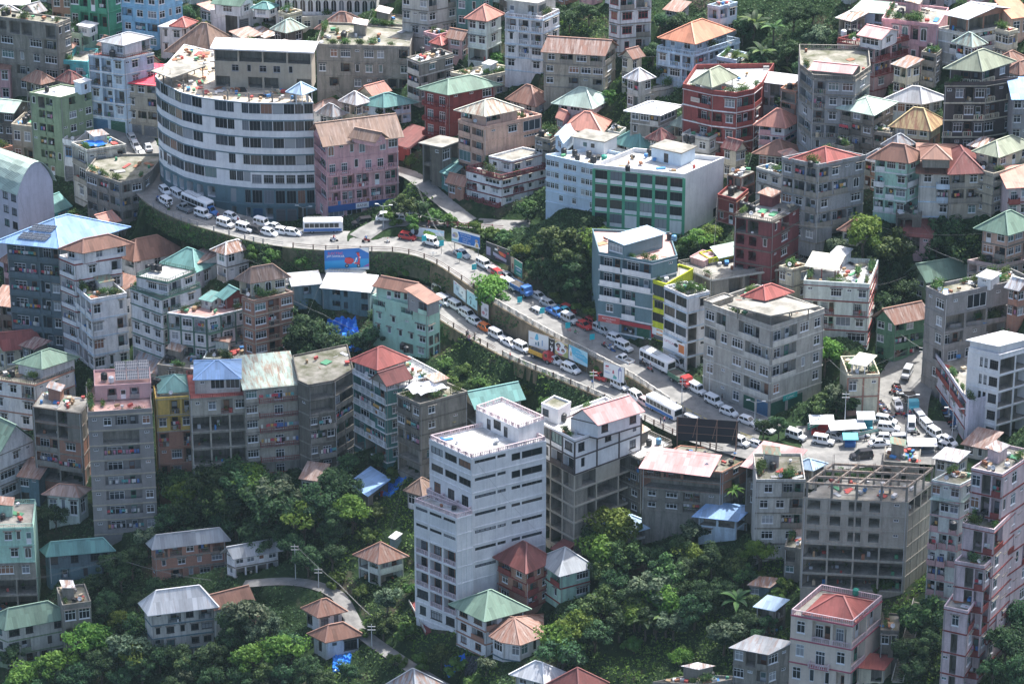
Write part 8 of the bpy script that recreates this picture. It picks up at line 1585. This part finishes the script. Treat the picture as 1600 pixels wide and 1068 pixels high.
# white tarpaulins sagging over the concrete block roof
b = [q for q in BLD if q['ref'] == 'concrete block with white tarpaulins'][0]; L_, C_, R_, K_ = b['ring']; mb = MB(); n = 10; g = []
for j in range(n+1):
    g.append([zv(C_+(L_-C_)*(.12+.8*i/n)+(R_-C_)*(.08+.62*j/n), b['zr']+1.7+.5*math.sin(i*1.1)*math.sin(j*.9+1)+.35*abs(math.sin(j*.63))) for i in range(n+1)])
for j in range(n):
    for i in range(n): mb.face([g[j][i+1], g[j][i], g[j+1][i], g[j+1][i+1]])
for a, e in ((0, 0), (0, n), (n, 0), (n, n), (n//2, 0), (n//2, n)): p = g[a][e]; mb.tube((p.x, p.y, b['zr']), p, .05, .05, 5, 1)
tag(mb.obj('tarpaulin', [plain('white_sheet', (.72, .72, .74), .6), BRN]), 'crumpled white tarpaulins on poles right of the dark teal balcony block', 'tarpaulin')
for ref, xy, lab, mat in (('weathered block with blue tarpaulins', ((.1, .8), (.1, .75)), 'blue tarpaulin on the roof of the weathered block', BTARP), ('curved weathered balcony house', ((0, 0), (0, 0)), '', None)):
    if not mat: continue
    q = [z_ for z_ in BLD if z_['ref'] == ref][0]; L_, C_, R_, K_ = q['ring']; mb = MB(); n = 8; g = [[zv(C_+(L_-C_)*(.15+.6*i/n)+(R_-C_)*(.1+.5*j/n), q['zr']+.8+.25*math.sin(i*1.3+j)) for i in range(n+1)] for j in range(n+1)]
    for j in range(n):
        for i in range(n): mb.face([g[j][i+1], g[j][i], g[j+1][i], g[j+1][i+1]])
    tag(mb.obj('tarpaulin', [mat]), lab, 'tarpaulin')

CB = [b for b in BLD if b['roof']]; nc = 0
for b in CB:
    if nc >= 60 or RND.random() < .4: continue
    ds = sorted(CB, key=lambda q: (q['ring'][1]-b['ring'][1]).length)[3:9]; q = RND.choice(ds); p0 = zv(b['ring'][1], b['zr']+.6); p1 = zv(q['ring'][0], q['zr']+.6)
    if (p1-p0).length > 55 or (p1-p0).length < 12: continue
    mb = MB(); pr = None
    for i in range(13):
        t = i/12; w_ = p0.lerp(p1, t)-Vector((0, 0, 4*t*(1-t)*(p1-p0).length*.04))
        if pr: mb.tube(pr, w_, .016, .016, 4, 0, False)
        pr = w_
    nc += 1; tag(mb.obj('power_cable', [plain('cable_grey', (.20, .21, .21), .5)]), ' '.join(('cable strung from the roof edge of the '+b['ref']).split()[:16]), 'cable')
# ------------------------------------------------------------------ light and air
w = bpy.data.worlds.new('World'); SC.world = w; w.use_nodes = True; nt = w.node_tree; nt.nodes.clear()
SUN_EL, SUN_AZ = R(60), R(38)   # azimuth clockwise from +Y
sky = nt.nodes.new('ShaderNodeTexSky'); sky.sky_type = 'NISHITA'; sky.sun_disc = False; sky.sun_elevation = SUN_EL; sky.sun_rotation = SUN_AZ; sky.dust_density = 3.5; sky.air_density = .9
bg = nt.nodes.new('ShaderNodeBackground'); bg.inputs[1].default_value = .14
o = nt.nodes.new('ShaderNodeOutputWorld'); nt.links.new(sky.outputs[0], bg.inputs[0]); nt.links.new(bg.outputs[0], o.inputs[0])
sd = Vector((math.sin(SUN_AZ)*math.cos(SUN_EL), math.cos(SUN_AZ)*math.cos(SUN_EL), math.sin(SUN_EL)))
sl = bpy.data.lights.new('sun', 'SUN'); sl.energy = 4.3; sl.angle = R(.5); sl.color = (1, .97, .93)
so = bpy.data.objects.new('sun', sl); COL.objects.link(so); so.rotation_euler = (-sd).to_track_quat('-Z', 'Y').to_euler(); so.location = sd*400
hz = MB(); zl = float(TZ.min())-1; hz.box((-420, -700, zl), (840, 0, 0), (0, 1000, 0), (0, 0, 335-zl))
hm = bpy.data.materials.new('haze_air'); hm.use_nodes = True; nt = hm.node_tree; nt.nodes.clear(); ho = nt.nodes.new('ShaderNodeOutputMaterial'); pv = nt.nodes.new('ShaderNodeVolumePrincipled')
pv.inputs['Color'].default_value = (.62, .86, 1, 1); pv.inputs['Density'].default_value = .00003; pv.inputs['Anisotropy'].default_value = .2; nt.links.new(pv.outputs[0], ho.inputs['Volume'])
tag(hz.obj('haze', [hm]), 'thin blue haze in the air over the hillside', 'haze', None, 'stuff')
SC.view_settings.view_transform = 'Standard'; SC.view_settings.look = 'None'; SC.view_settings.exposure = 1.12; SC.view_settings.gamma = 1
SC.cycles.max_bounces = 6; SC.cycles.diffuse_bounces = 3; SC.cycles.glossy_bounces = 2; SC.cycles.volume_bounces = 0

CM = bpy.data.materials.new('thin_sunblocker'); CM.use_nodes = True; nt = CM.node_tree; nt.nodes.clear(); co = nt.nodes.new('ShaderNodeOutputMaterial'); cd = nt.nodes.new('ShaderNodeBsdfDiffuse'); cd.inputs[0].default_value = (.85, .85, .87, 1); ct = nt.nodes.new('ShaderNodeBsdfTransparent'); cm = nt.nodes.new('ShaderNodeMixShader'); cm.inputs[0].default_value = .13
nt.links.new(ct.outputs[0], cm.inputs[1]); nt.links.new(cd.outputs[0], cm.inputs[2]); nt.links.new(cm.outputs[0], co.inputs[0])
def sunblocker(spots, label):  # unseen translucent blobs added to dim the sun over the lower corners
    mb = MB()
    for px, py, r in spots:
        p = hit(min(max(px, -200), 1800), min(max(py, -100), 1150)); c = p+sd*(620+RND.uniform(-20, 20)); rings = []
        for i in range(9):
            t = math.pi*(i+.02)/8.04; rings.append([(c.x+r*math.sin(t)*math.cos(a)*(1+.12*math.sin(3*a+i)), c.y+r*math.sin(t)*math.sin(a)*(1+.12*math.sin(3*a+i)), c.z+r*.3*math.cos(t)) for a in [2*math.pi*k/18 for k in range(18)]][::-1])
        mb.loft(rings)
    tag(mb.obj('sunblocker', [CM], None, None, True), label, 'sunblocker', None, 'structure')
sunblocker([(60, 900, 34), (220, 960, 36), (330, 880, 26), (160, 780, 24), (420, 1000, 26), (40, 1040, 30)], 'unseen added thin cloud high over the lower left of the hillside')
sunblocker([(1320, 1010, 30), (1460, 980, 28), (1580, 940, 30), (1180, 1030, 24), (1020, 1040, 22)], 'unseen added thin cloud high over the lower right of the hillside')
